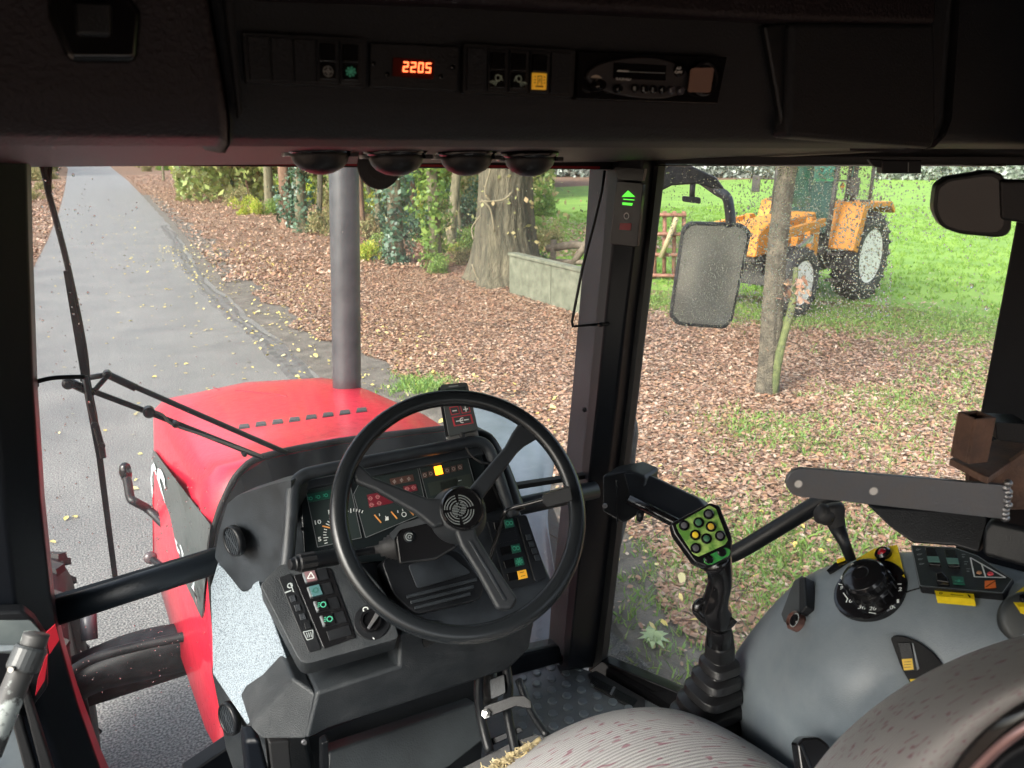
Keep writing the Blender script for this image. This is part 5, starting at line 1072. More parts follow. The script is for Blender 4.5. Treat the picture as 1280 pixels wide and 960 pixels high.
mb = MB(); mb.lathe(hl, (.05, 0, 1), [(.058, -.01), (.0585, .10), (.0605, .11), (.0585, .12), (.0585, .5), (.0585, 1.7), (.05, 1.72)], 32, x=(1, 0, 0)); mb.build('pipe', EXM, ex, smooth=True)
MB().lathe(hl + V((.02, -.058, .05)), (.3, -1, .1), [(.019, -.004), (.019, .004), (.013, .005), (.004, .009)], 16).build('clamp_bolt', EXM, ex)
# wheels and fenders of this tractor
def tyre(name, label, c, R, Wd, axis, par=None, lug=20, rimc=None, rim_r=.6, group=None, hubdir=1):
    """a wheel: a part of par, or with par None a thing of its own"""
    t = thing(name, label, 'wheel', c, group) if par is None else par
    ax = V(axis).normalized(); prof = [(R * rim_r, -Wd * .42), (R * (rim_r + .08), -Wd * .48), (R * .82, -Wd * .50), (R * .93, -Wd * .44), (R * .965, -Wd * .3), (R * .97, 0), (R * .965, Wd * .3), (R * .93, Wd * .44), (R * .82, Wd * .50), (R * (rim_r + .08), Wd * .48), (R * rim_r, Wd * .42)]
    ty = MB().lathe(c, ax, prof, 44, cap=False).build('tyre' if par is None else 'wheel', M('tyre_rubber', (.020, .021, .023), .75, col2=(.048, .047, .044), vscale=7, bump=.5, bscale=40, detail=8), t, smooth=True)
    if par is not None: t = ty
    u = ax.orthogonal().normalized(); w = ax.cross(u); mb = MB()
    for s in (-1, 1):
        for k in range(lug):
            a = 2 * pi * (k + (.5 if s > 0 else 0)) / lug; pts = []
            for j in range(4):
                f = j / 3; aa = a + f * .24; rr_ = R * (.985 - .05 * f * f); d = u * cos(aa) + w * sin(aa); pts.append(V(c) + ax * s * Wd * (.02 + .46 * f) + d * rr_)
            for j in range(3):
                p, q_ = pts[j], pts[j + 1]; m = (p + q_) / 2; r0 = (m - V(c)); r0 = (r0 - ax * r0.dot(ax)).normalized(); tt = (q_ - p).normalized(); sdd = r0.cross(tt).normalized(); mb.box(m, ((q_ - p).length * 1.05, .05 * R * 1.6, .05 * R), Matrix((tt, sdd, r0)).transposed())
    mb.build('tread_lugs', M('tyre_rubber', (0, 0, 0)), t)
    if rimc is not None:
        s = hubdir
        MB().lathe(c, ax * s, [(R * rim_r, Wd * .40), (R * (rim_r + .015), Wd * .42), (R * (rim_r - .03), Wd * .40), (R * (rim_r - .06), Wd * .2), (R * (rim_r - .10), Wd * .02), (R * .28, -Wd * .02), (R * .25, Wd * .02), (R * .16, Wd * .02), (R * .15, Wd * .2), (R * .1, Wd * .24), (.01, Wd * .24)], 36).build('rim', rimc, t, smooth=False, bev=.004)
        mb = MB()
        for k in range(8): a = 2 * pi * k / 8; d = u * cos(a) + w * sin(a); mb.lathe(V(c) + d * R * .205, ax * s, [(.018, Wd * .0), (.018, Wd * .06), (.01, Wd * .07)], 8)
        mb.build('wheel_nuts', M('rim_dirt', (.35, .34, .31), .6), t)
    return t
axle = thing('front_axle', 'front axle of this tractor with two wet black lugged tyres beside the red hood', 'axle', (.6, 3.3, .62))
tube('axle_beam', [V((-.3, 3.3, .62)), V((1.6, 3.4, .62))], .09, M('dark_rim', (.04, .03, .03), .5), axle)
tyre('wheel', None, V((-.46, 3.25, .62)), .62, .42, (1, .0, 0), par=axle, lug=18, rimc=M('dark_rim', (.04, .03, .03), .5))
tyre('wheel', None, V((1.74, 3.42, .62)), .62, .42, (1, .0, 0), par=axle, lug=18, rimc=M('dark_rim', (0, 0, 0)))
def fender(label, pts, mat, t=.03):
    f = thing('front_mudguard', label, 'mudguard', pts[0]); return f
FG = M('mudguard_wet_grey', (.14, .17, .20), .22, var=.12, vscale=6, bump=.15, bscale=60)
f1 = thing('front_mudguard', 'smooth wet blue-grey mudguard seen through the gap right of the dashboard', 'mudguard', (1.5, 2.9, 1.3))
grid('shell', [[pZ(570, 492, 1.38), pZ(622, 508, 1.38), pZ(668, 537, 1.37), pZ(686, 553, 1.35), pZ(700, 570, 1.30)], [pZ(560, 540, 1.36), pZ(620, 550, 1.38), pZ(668, 575, 1.37), pZ(676, 600, 1.35), pZ(678, 640, 1.30)], [pZ(560, 620, 1.30), pZ(620, 620, 1.33), pZ(660, 630, 1.33), pZ(680, 650, 1.28), pZ(690, 700, 1.2)], [pZ(560, 700, 1.1), pZ(620, 700, 1.15), pZ(660, 710, 1.15), pZ(690, 730, 1.10), pZ(700, 760, 1.05)], [pZ(560, 780, .95), pZ(620, 800, .95), pZ(670, 820, .95), pZ(700, 840, .9), pZ(720, 850, .85)]], FG, f1, sub=2, thick=.012)
f2 = thing('front_axle_guard', 'dark wet guard and pipework below the hood, seen through the lower left pane', 'guard', (0, 2.9, .9))
grid('shell', [[pZ(60, 828, .95), pZ(110, 808, .98), pZ(160, 786, 1.02), pZ(215, 776, 1.05), pZ(262, 770, 1.05)], [pZ(60, 850, .95), pZ(110, 832, 1.0), pZ(160, 806, 1.05), pZ(215, 795, 1.08), pZ(262, 788, 1.08)], [pZ(70, 890, .86), pZ(110, 862, .9), pZ(160, 850, .93), pZ(215, 838, .95), pZ(262, 826, .95)], [pZ(80, 905, .70), pZ(110, 868, .75), pZ(160, 858, .78), pZ(215, 845, .8), pZ(262, 835, .8)]], M('wet_black_guard', (.004, .0045, .0055), .5, spec=.15, col2=(.016, .017, .019), vscale=12, bump=.4, bscale=30, detail=7), f2, sub=2, thick=.02)
tube('pipe', smooth_path([pZ(84, 842, 1.06), pZ(120, 822, 1.08), pZ(180, 806, 1.10), pZ(250, 792, 1.12)], 5), .018, M('wet_black_guard', (0, 0, 0)), f2)
tube('upright_post', [pZ(112, 800, 1.0), pZ(110, 760, 1.1)], .03, M('silvery_wet', (.07, .075, .085), .35), f2)
P_ST = Pl(pZ(105, 900, .75), (0, 0, 1)); P_ST.slab('step_plate', [(92, 880), (106, 858), (116, 905), (126, 990), (100, 990)], .03, M('dull_step_grey', (.06, .062, .06), .55), f2, bev=.004)
hk2 = thing('side_lamp_stalk', 'small wet black bracket arm standing off the left side of the red hood', 'bracket', pX(165, 620, .02))
tube('arm', smooth_path([hs(3.2, 1.3) + V((.03, 0, .0)), pD(187, 638, 3.25), pD(170, 628, 3.2), pD(163, 622, 3.2), pD(160, 605, 3.2), pD(156, 588, 3.2)], 4), .018, BLK, hk2, n=12)
MB().lathe(pD(157, 590, 3.2), (0, 0, 1), [(.02, -.03), (.026, 0), (.02, .03), (.01, .04)], 14).build('head', GLOSS, hk2, smooth=True)
hk3 = thing('side_lamp', 'small clear round marker lamp low on the left edge of the hood', 'lamp', pD(188, 697, 2.9))
tube('arm', [hs(2.75, 1.28) + V((.03, 0, 0)), pD(188, 697, 2.9)], .012, BLK, hk3); MB().lathe(pD(188, 697, 2.9), (0, -1, .2), [(.014, -.02), (.024, 0), (.022, .010), (.008, .016)], 20).build('lens', M('milky_lens', (.07, .06, .065), .12), hk3, smooth=True)

# outside mirror on its tapering arm, handrail by the step
om = thing('side_mirror', 'tall rounded outside mirror hanging from a grey arm beyond the side window', 'mirror', pX(890, 345, 1.75))
P_OM = Pl(pX(888, 345, 1.78), (-.64, -.76, .04))
MIRM = M('mirror_housing', (.05, .055, .06), .4, var=.3, vscale=60)
mo = [(862, 277), (928, 279), (940, 290), (916, 402), (906, 412), (846, 407), (836, 396), (852, 286)]
P_OM.slab('housing', rr(mo, .35, 4), .05, MIRM, om, bev=.010, seg=3)
def mirror_mat():
    m = M('mirror_silver', (.62, .66, .62), .10, metal=1.0); n = m.node_tree; b = n.nodes['Principled BSDF']; o = [x for x in n.nodes if x.type == 'OUTPUT_MATERIAL'][0]
    tc = n.nodes.new('ShaderNodeTexCoord'); vz = n.nodes.new('ShaderNodeTexNoise'); vz.inputs['Scale'].default_value = 260; vz.inputs['Detail'].default_value = 2; rp = n.nodes.new('ShaderNodeValToRGB'); rp.color_ramp.elements[0].position = .56; rp.color_ramp.elements[1].position = .66; rp.color_ramp.elements[1].color = (.22, .22, .22, 1)
    df = n.nodes.new('ShaderNodeBsdfDiffuse'); df.inputs[0].default_value = (.62, .61, .53, 1); mx = n.nodes.new('ShaderNodeMixShader')  # beige diffuse share paints a brighter reflection into the mirror
    n.links.new(tc.outputs['Object'], vz.inputs[0]); n.links.new(vz.outputs[0], rp.inputs[0]); ad = n.nodes.new('ShaderNodeMath'); ad.operation = 'ADD'; ad.inputs[1].default_value = .34; n.links.new(rp.outputs[0], ad.inputs[0]); n.links.new(ad.outputs[0], mx.inputs[0]); n.links.new(b.outputs[0], mx.inputs[1]); n.links.new(df.outputs[0], mx.inputs[2]); n.links.new(mx.outputs[0], o.inputs[0]); return m
cx_, cy_ = 888, 344
P_OM.slab('mirror_glass', rr([(cx_ + (x - cx_) * .90, cy_ + (y - cy_) * .93) for x, y in mo], .35, 4), .002, mirror_mat(), om, off=.0008)
tube('arm', smooth_path([pX(914, 284, 1.80), pX(912, 262, 1.80), pX(908, 246, 1.80), pX(896, 238, 1.80), pX(872, 222, 1.78), pX(850, 214, 1.72)], 4), .016, MIRM, om, n=12)
P_AR = Pl(pX(850, 215, 1.62), (-.6, -.8, 0)); P_AR.slab('arm_bracket', [(812, 204), (862, 206), (896, 222), (906, 236), (890, 236), (872, 230), (840, 232), (824, 240), (808, 246)], .04, MIRM, om, bev=.006)
tube('arm_stem', [pX(866, 228, 1.66), pX(865, 248, 1.66)], .009, MIRM, om); P_AR.slab('arm_knob', rr([(853, 245), (876, 247), (876, 255), (853, 252)], .3), .02, MIRM, om, off=.0, bev=.003)
hr = thing('outside_handrail', 'thin grey outside handrail curving down past the right windscreen pillar', 'handrail', pX(775, 700, 1.42))
tube('rail', smooth_path([pX(776, 524, 1.42), pX(788, 520, 1.42), pX(793, 540, 1.42), pX(790, 570, 1.42), pX(787, 620, 1.42), pX(776, 665, 1.42), pX(766, 706, 1.42), pX(757, 760, 1.42)], 5), .012, M('galvanised_grey', (.10, .11, .115), .5, var=.3, vscale=30), hr)
tube('bracket', [pX(783, 546, 1.42), pX(782, 575, 1.38)], .012, M('galvanised_grey', (0, 0, 0)), hr)

# ================================================================== GROUND, ROAD, LEAVES, GRASS
def ground_mat():
    m = M('verge_soil', (.10, .058, .036), .9, col2=(.22, .135, .085), vscale=2.6, detail=12, bump=.9, bscale=25, bdist=.02); return m
def plane_obj(name, pts, z, mat): 
    o = mk(name, [(x, y, z) for x, y in pts], [tuple(range(len(pts)))], mat); o['kind'] = 'structure'; return o
SOIL = ground_mat()
plane_obj('ground', [(-400, -60), (400, -60), (400, 900), (-400, 900)], 0.0, SOIL)
ASPH = M('wet_asphalt', (.100, .099, .099), .48, col2=(.175, .172, .168), vscale=.9, bump=1.0, bscale=70, bdist=.004, detail=15, thr=(.25, .75))
def asph():
    n = ASPH.node_tree; b = n.nodes['Principled BSDF']; tc = n.nodes.new('ShaderNodeTexCoord'); nz = n.nodes.new('ShaderNodeTexNoise'); nz.inputs['Scale'].default_value = 85; nz.inputs['Detail'].default_value = 4
    rp = n.nodes.new('ShaderNodeValToRGB'); rp.color_ramp.elements[0].position = .40; rp.color_ramp.elements[1].position = .68; rp.color_ramp.elements[0].color = (.42, .42, .42, 1); rp.color_ramp.elements[1].color = (2.3, 2.25, 2.15, 1)
    old = b.inputs['Base Color'].links[0].from_socket; mx = n.nodes.new('ShaderNodeMixRGB'); mx.blend_type = 'MULTIPLY'; mx.inputs[0].default_value = 1
    n.links.new(tc.outputs['Object'], nz.inputs[0]); n.links.new(nz.outputs[0], rp.inputs[0]); n.links.new(old, mx.inputs[1]); n.links.new(rp.outputs[0], mx.inputs[2]); n.links.new(mx.outputs[0], b.inputs['Base Color'])
asph()
def road_x(y): return float(np.interp(y, [-10, 8, 14, 19, 23, 28, 34, 53, 85, 173], [2.45, 2.5, 2.42, 2.4, 2.6, 2.9, 3.15, 3.8, 4.9, 7.0])) + .025 * sin(y * 1.7) + .02 * sin(y * 4.3 + 1)
rdr = [(road_x(y), y) for y in np.arange(-10, 60, .5)] + [(5.0, 90), (6.4, 150), (7.5, 190), (2, 420)]
rdl = [(-4, 420), (-.3, 160), (-.6, 66), (-.75, 45), (-.97, 30), (-1.6, 5), (-1.7, -10)]
plane_obj('road', rdr + rdl, .012, ASPH)
# worn muddy shoulder with leaf-free wheel tracks, mossy rough strip
def edge_x(y): return np.interp(y, [-10, 1, 3.8, 5.3, 7, 9, 10.8, 13.4, 21, 27.4, 44, 80], [2.6, 2.8, 3.05, 3.5, 3.9, 3.65, 3.15, 3.0, 3.2, 3.4, 3.9, 5.2]) + .18 * np.sin(np.asarray(y) * 1.9) + .08 * np.sin(np.asarray(y) * 5.3)
plane_obj('muddy_shoulder', [(x - .15, y) for x, y in rdr if y < 60] + [(float(edge_x(y)) + .35, y) for y in np.arange(59, -10.5, -.5)], .006, M('muddy_gravel', (.075, .066, .055), .65, col2=(.165, .148, .125), vscale=4, detail=14, bump=1.0, bscale=45, bdist=.015))
RUT = M('muddy_tyre_track', (.075, .072, .068), .55, col2=(.145, .14, .132), vscale=6, detail=12, bump=.8, bscale=40, bdist=.01)
rt_ = []
for k, y in enumerate(np.arange(4.5, 34, .13)): rt_.append((y, road_x(y) - .22 + .03 * sin(y * .7), .014 + (.011 if k % 2 else .003)))
vs = []; fs = []
for i, (y, x, z) in enumerate(rt_):
    w_ = .15 + .04 * sin(y * 1.3); vs += [(x - w_, y - .05, .0125), (x - w_ * .5, y, z), (x, y + .04, z * .7), (x + w_ * .5, y, z), (x + w_, y - .05, .0125)]
    if i: 
        for k in range(4): a_ = (i - 1) * 5 + k; fs.append((a_, a_ + 1, a_ + 6, a_ + 5))
tt_ = mk('tyre_track', vs, fs, RUT, smooth=False); tt_['kind'] = 'structure'
GRASSM = M('meadow_grass', (.12, .24, .035), .8, col2=(.21, .36, .05), vscale=.6, detail=12, bump=.8, bscale=14, bdist=.03)
fe = [(9.6, 14.5), (10.5, 12.6), (12.2, 10.6), (13.3, 9.0), (13.2, 7.4), (14.5, 5.6), (17, 3.5), (24, -4), (60, -30), (400, -60), (400, 70), (60, 62), (20, 52), (11, 30)]
plane_obj('meadow', fe, .005, GRASSM)
# fallen leaves : tens of thousands, one object
def leaves(name, n, zone, sizes, mat, z=.012, lift=.03, curl=.35):
    pts = []
    while len(pts) < n:
        k = (n - len(pts)) * 2 + 100; c = zone(k); pts += c.tolist()
    P = np.array(pts[:n]); N = n
    s = sizes[0] + (sizes[1] - sizes[0]) * RS.rand(N) ** 1.5; a = RS.uniform(0, 2 * pi, N); ti = RS.normal(0, curl, (N, 2)); L = s; Wd = s * RS.uniform(.45, .75, N)
    base = np.array([[-1, 0], [-.35, -.9], [.45, -.7], [1, 0], [.45, .7], [-.35, .9]]) * .5; hgt = np.array([.0, .16, .14, 0, .14, .16])
    X = base[None, :, 0] * L[:, None]; Y = base[None, :, 1] * Wd[:, None]; fold = RS.uniform(-.4, 1.1, N)[:, None]
    Z = hgt[None] * s[:, None] * fold + X * ti[:, 0:1] + Y * ti[:, 1:2]; ca = np.cos(a)[:, None]; sa = np.sin(a)[:, None]
    px = P[:, 0:1] + X * ca - Y * sa; py = P[:, 1:2] + X * sa + Y * ca; pz = z + Z - Z.min(1, keepdims=True) + RS.uniform(0, lift, N)[:, None]
    V_ = np.stack([px, py, pz], -1).reshape(-1, 3); F = (np.arange(N) * 6)[:, None, None] + np.array([[0, 1, 2, 3], [0, 3, 4, 5]])[None]; F = F.reshape(-1, 4)
    me = bpy.data.meshes.new(name); me.vertices.add(len(V_)); me.vertices.foreach_set('co', V_.ravel().astype('f')); me.loops.add(F.size); me.loops.foreach_set('vertex_index', F.ravel().astype('i')); me.polygons.add(len(F)); me.polygons.foreach_set('loop_start', np.arange(0, F.size, 4, dtype='i')); me.update(calc_edges=True)
    me.materials.append(mat); o = bpy.data.objects.new(name, me); COL.objects.link(o); o['kind'] = 'stuff'; return o
def island_mat(name, cols, rough=.6, trans=.0):
    m = M(name, cols[0], rough); n = m.node_tree; b = n.nodes['Principled BSDF']; g = n.nodes.new('ShaderNodeNewGeometry'); rp = n.nodes.new('ShaderNodeValToRGB'); rp.color_ramp.interpolation = 'LINEAR'
    e = rp.color_ramp.elements; e[0].position = 0; e[0].color = (*cols[0], 1); e[1].position = 1; e[1].color = (*cols[-1], 1)
    for i, c in enumerate(cols[1:-1]): x = e.new((i + 1) / (len(cols) - 1)); x.color = (*c, 1)
    n.links.new(g.outputs['Random Per Island'], rp.inputs[0]); n.links.new(rp.outputs[0], b.inputs['Base Color'])
    if trans:
        o = [x for x in n.nodes if x.type == 'OUTPUT_MATERIAL'][0]; t = n.nodes.new('ShaderNodeBsdfTranslucent'); n.links.new(rp.outputs[0], t.inputs[0]); mx = n.nodes.new('ShaderNodeMixShader'); mx.inputs[0].default_value = trans; n.links.new(b.outputs[0], mx.inputs[1]); n.links.new(t.outputs[0], mx.inputs[2]); n.links.new(mx.outputs[0], o.inputs[0])
    return m
LEAFM = island_mat('fallen_leaf', [(.15, .08, .052), (.26, .135, .085), (.33, .20, .14), (.42, .31, .225), (.29, .15, .09), (.47, .38, .30), (.19, .105, .068), (.38, .235, .135), (.32, .195, .145)], .34)
LEAFY = island_mat('yellow_leaf', [(.55, .42, .10), (.62, .52, .16), (.45, .36, .16), (.60, .55, .28)], .5)
def edge_x(y): return np.interp(y, [-10, 1, 3.8, 5.3, 7, 9, 10.8, 13.4, 21, 27.4, 44, 80], [2.6, 2.8, 3.05, 3.5, 3.9, 3.65, 3.15, 3.0, 3.2, 3.4, 3.9, 5.2]) + .18 * np.sin(np.asarray(y) * 1.9) + .08 * np.sin(np.asarray(y) * 5.3)
def in_grass(x, y): return (x > 9.3 + 0 * y) & (y > 15.2 - (x - 9.3) * 1.25 + np.sin(x * 2) * .4) & (x + y > 20)
def zone_main(k):
    r = RS.rand(k, 2); y = 1.2 + 21 * r[:, 0] ** 1.25; x = edge_x(y) + 15 * r[:, 1] ** 1.1 * (0.35 + .65 * 1); keep = ~(in_grass(x, y) & (RS.rand(k) > .10)); patch = np.sin(x * .9 + 1.3 * np.sin(y * .6)) * np.sin(y * .8 + x * .3); dm = np.clip((19.6 - 1.0 * np.where(x > 9, x + y, 0)) / 3.5, 0, 1) * 0 + np.where(x > 9.0, np.clip((21.5 - (x + y)) / 5.0, .10, 1), 1); p2 = np.sin(x * 1.7 + 2 * np.sin(y * .9)) + np.sin(y * 2.1 - x * .6); keep &= (RS.rand(k) < dm * (.97 - .35 * (patch > .40)) * np.where((x > 5.5) & (p2 > .3), .62, 1)); return np.stack([x, y], 1)[keep]
def zone_near(k):
    x = RS.uniform(2.6, 9.5, k); y = RS.uniform(.3, 7, k); d = RS.rand(k) < np.clip((x - 2.4) / 3.2, .05, 1); return np.stack([x, y], 1)[d]
def zone_far(k): y = 18 + 92 * RS.rand(k) ** 1.5; x = np.interp(y, [18, 34, 60, 110], [2.5, 3.2, 4.2, 5.7]) + .15 + RS.rand(k) * 15; return np.stack([x, y], 1)
def zone_sh(k): y = RS.uniform(2, 26, k); x = RS.uniform(2.0, 4.6, k); return np.stack([x, y], 1)
def zone_left(k): y = RS.uniform(14, 90, k); x = np.interp(y, [14, 30, 45, 66, 90], [-1.35, -1.0, -.8, -.65, -.5]) - np.abs(RS.normal(0, 2.2, k)); return np.stack([x, y], 1)
def zone_road(k): y = RS.uniform(2, 40, k); x = 2.2 - np.abs(RS.normal(0, 1.5, k)); return np.stack([x, y], 1)[x > -1.4]
o = leaves('leaf_litter', 270000, zone_main, (.028, .072), LEAFM, .012, .022, .17); o['label'] = 'thick carpet of brown fallen oak leaves covering the verge right of the road'; o['category'] = 'fallen leaves'
o = leaves('leaf_litter', 26000, zone_near, (.028, .066), LEAFM, .012, .012, .15); o['label'] = 'brown fallen leaves lying on the near ground under the side window'; o['category'] = 'fallen leaves'
o = leaves('leaf_litter', 46000, zone_far, (.06, .13), LEAFM, .012, .05); o['label'] = 'far brown leaf carpet under the trees along the road'; o['category'] = 'fallen leaves'
o = leaves('leaf_litter', 1500, zone_sh, (.035, .08), LEAFY, .02, .01); o['label'] = 'yellow leaves scattered on the bare muddy road edge'; o['category'] = 'fallen leaves'
o = leaves('leaf_litter', 9000, zone_left, (.08, .16), LEAFM, .012, .03); o['label'] = 'brown leaf carpet along the far left edge of the road'; o['category'] = 'fallen leaves'
o = leaves('leaf_litter', 420, zone_road, (.04, .09), LEAFY, .018, .005, .15); o['label'] = 'few pale leaves scattered across the wet road'; o['category'] = 'fallen leaves'
# twigs lying in the leaves
tw = MB()
for k in range(900):
    y = random.uniform(2, 16); x = float(edge_x(y)) + random.uniform(.2, 9); a = random.uniform(0, 6.28); L = random.uniform(.08, .45); p = V((x, y, .045)); q_ = p + V((cos(a), sin(a), random.uniform(-.03, .12))) * L; tw.tube([p, (p + q_) / 2 + V((0, 0, .01)), q_], [.004, .0035, .002], 4)
o = tw.build('twigs', M('twig_brown', (.07, .05, .035), .8)); tag(o, 'thin dead twigs scattered through the fallen leaves', 'twigs', kind='stuff')
# grass tufts and clover patches
def blades(name, n, zone, h, mat, label, w=.008, clump=10):
    c = []
    while len(c) < n // clump: c += zone(n // clump * 2 + 50).tolist()
    c = np.array(c[:n // clump]); P = np.repeat(c, clump, 0) + RS.normal(0, .05, (len(c) * clump, 2)); N = len(P); a = RS.uniform(0, 2 * pi, N); H = RS.uniform(*h, N); ln = RS.normal(0, .5, (N, 2)) * H[:, None]; wx = np.cos(a) * w; wy_ = np.sin(a) * w
    V_ = np.zeros((N, 4, 3)); V_[:, 0] = np.stack([P[:, 0] - wx, P[:, 1] - wy_, np.full(N, .0)], -1); V_[:, 1] = np.stack([P[:, 0] + wx, P[:, 1] + wy_, np.full(N, .0)], -1)
    V_[:, 2] = np.stack([P[:, 0] + ln[:, 0] * .5 + wx * .8, P[:, 1] + ln[:, 1] * .5 + wy_ * .8, H * .65], -1); V_[:, 3] = np.stack([P[:, 0] + ln[:, 0], P[:, 1] + ln[:, 1], H], -1)
    V_ = V_.reshape(-1, 3); F = (np.arange(N) * 4)[:, None] + np.array([[0, 1, 2, 3]])
    me = bpy.data.meshes.new(name); me.vertices.add(len(V_)); me.vertices.foreach_set('co', V_.ravel().astype('f')); me.loops.add(F.size); me.loops.foreach_set('vertex_index', F.ravel().astype('i')); me.polygons.add(N); me.polygons.foreach_set('loop_start', np.arange(0, F.size, 4, dtype='i')); me.update(calc_edges=True)
    me.materials.append(mat); o = bpy.data.objects.new(name, me); COL.objects.link(o); o['kind'] = 'stuff'; o['label'] = label; o['category'] = 'grass'; return o
GRB = island_mat('grass_blade', [(.09, .19, .02), (.16, .31, .04), (.26, .40, .06), (.12, .25, .03)], .6, .3)
GRB2 = island_mat('short_grass_blade', [(.12, .25, .04), (.22, .34, .06), (.16, .32, .10), (.30, .36, .10)], .6, .3)
def zg(k): r = RS.rand(k, 2); x = 9.5 + 30 * r[:, 0] ** 1.5; y = -2 + 34 * r[:, 1]; kp = in_grass(x, y) | ((x > 13.8) & (y < 8)); return np.stack([x, y], 1)[kp]
blades('grass', 90000, zg, (.04, .11), GRB, 'bright green meadow grass behind the orange tractor', w=.012, clump=6)
def zt(k):
    cs = np.array([[5.9, 5.3, .35], [6.6, 4.6, .5], [8.0, 5.3, .35], [8.3, 4.3, .6], [9.6, 4.6, .7], [3.6, 2.2, .5], [3.3, 3.0, .4], [4.3, 2.6, .5], [10.4, 5.5, .9], [11.5, 6.2, 1.0], [12.6, 7.4, .9], [4.0, 3.4, .3], [10.5, 4.2, .8], [3.5, 8.6, .2], [11.8, 5.0, .8], [3.0, 1.6, .5], [3.7, 3.2, .6], [4.2, 3.6, .6], [3.9, 2.4, .5], [4.8, 3.2, .5]]); i = RS.randint(0, len(cs), k); a = cs[i, :2] + RS.normal(0, 1, (k, 2)) * cs[i, 2:3]; t = RS.rand(k); b = np.stack([9.2 + 5.5 * t + RS.normal(0, .3, k), 12.0 - 7.5 * t + RS.normal(0, 1.1, k)], 1); return np.where((RS.rand(k) < .55)[:, None], b, a)
blades('grass', 60000, zt, (.03, .085), GRB2, 'short pale green grass patches growing between the fallen leaves near the window', w=.007, clump=8)

# ================================================================== ORANGE TRACTOR ON THE GRASS EDGE
OT_O = V((13.15, 10.75, 0)); hx = V((-.968, -.25, 0)).normalized(); hy = V((-hx.y, hx.x, 0)); HR = Matrix((hx, hy, V((0, 0, 1)))).transposed()   # x forward, y to its left side
def ot(x, y, z): return OT_O + hx * x + hy * y + V((0, 0, z))
otr = thing('parked_tractor', 'orange tractor with teal glass cab and white wheels parked at the edge of the meadow', 'tractor', ot(1.2, 0, 0))
ORP = M('orange_paint', (.62, .25, .035), .5, var=.18, vscale=8, bump=.1, bscale=40); WHR = M('white_rim_paint', (.80, .80, .76), .5, col2=(.42, .41, .36), vscale=6, thr=(.5, .8)); DKM = M('dark_chassis', (.035, .036, .038), .6, col2=(.08, .075, .065), vscale=6)
CG = glass('teal_cab_glass', (.68, .95, .93), .13, 1.8, (.28, .56, .52))  # teal film colour paints pale reflections onto the cab panes
for y in (.82, -.82): tyre('wheel', None, ot(0, y, .86), .86, .48, -hy * (1 if y < 0 else -1), par=otr, lug=22, rimc=WHR, rim_r=.60, hubdir=1)
for y in (.80, -.80): tyre('wheel', None, ot(2.62, y, .62), .62, .38, -hy * (1 if y < 0 else -1), par=otr, lug=18, rimc=WHR, rim_r=.62, hubdir=1)
def ob(nm, x, y, z, sx, sy, sz, mat, bev=.01, par=otr, tilt=0): 
    R = HR @ Matrix.Rotation(tilt, 3, 'Y'); return MB().box(ot(x, y, z), (sx, sy, sz), R).build(nm, mat, par, bev=bev)
ob('chassis', 1.3, 0, .78, 2.9, .46, .5, DKM, .03); ob('rear_axle', 0, 0, .86, .4, 1.3, .4, DKM, .04); ob('front_axle', 2.62, 0, .6, .25, 1.3, .2, DKM, .03)
def oprism(nm, xz, y0, y1, mat, bev=.01, par=otr): return prism(nm, [ot(x, y0, z) for x, z in xz], hy * (y1 - y0), mat, par, bev=bev)
oprism('engine_hood', [(1.05, 1.15), (1.05, 1.72), (2.9, 1.60), (3.15, 1.45), (3.2, 1.05)], -.34, .34, ORP, .04)
oprism('engine_block', [(1.1, .95), (1.1, 1.16), (3.1, 1.06), (3.1, .95)], -.28, .28, DKM, .02)
# loader frame and towers
for s in (-1, 1):
    oprism('loader_tower', [(1.55, .75), (1.55, 1.50), (1.75, 1.68), (1.92, 1.68), (1.92, 1.3), (1.82, 1.25), (1.82, .75)], s * .56, s * .66, ORP, .008)
    oprism('loader_arm', [(1.62, 1.66), (1.62, 1.52), (2.85, 1.42), (3.1, 1.20), (3.2, 1.28), (3.0, 1.56)], s * .70, s * .79, ORP if s > 0 else ORP, .01)
    ob('loader_ram', 2.5, s * .74, 1.18, 1.0, .07, .07, M('ram_steel', (.4, .4, .4), .3, metal=.8), .01, tilt=.35)
    oprism('front_guard', [(2.05, .95), (2.05, 1.35), (2.2, 1.35), (2.2, .95)], s * .45, s * .58, ORP, .006)
oprism('side_cover', [(1.15, 1.20), (1.15, 1.55), (1.40, 1.55), (1.40, 1.20)], .33, .37, ORP, .004); ob('decal_plate', 1.86, .662, 1.30, .16, .006, .15, WHITE, 0)
# rear mudguards: strip down the front, flat top
for s in (-1, 1):
    oprism('mudguard', [(.70, .98), (.93, 1.05), (.66, 1.86), (.50, 1.90), (-.62, 1.88), (-.82, 1.72), (-.80, 1.64), (-.6, 1.78), (.40, 1.80), (.50, 1.74)], s * .56, s * 1.05, ORP, .012)
    oprism('mudguard_lamp', [(.30, 1.88), (.45, 1.88), (.45, 1.94), (.30, 1.94)], s * .85, s * 1.0, DKM, .008)
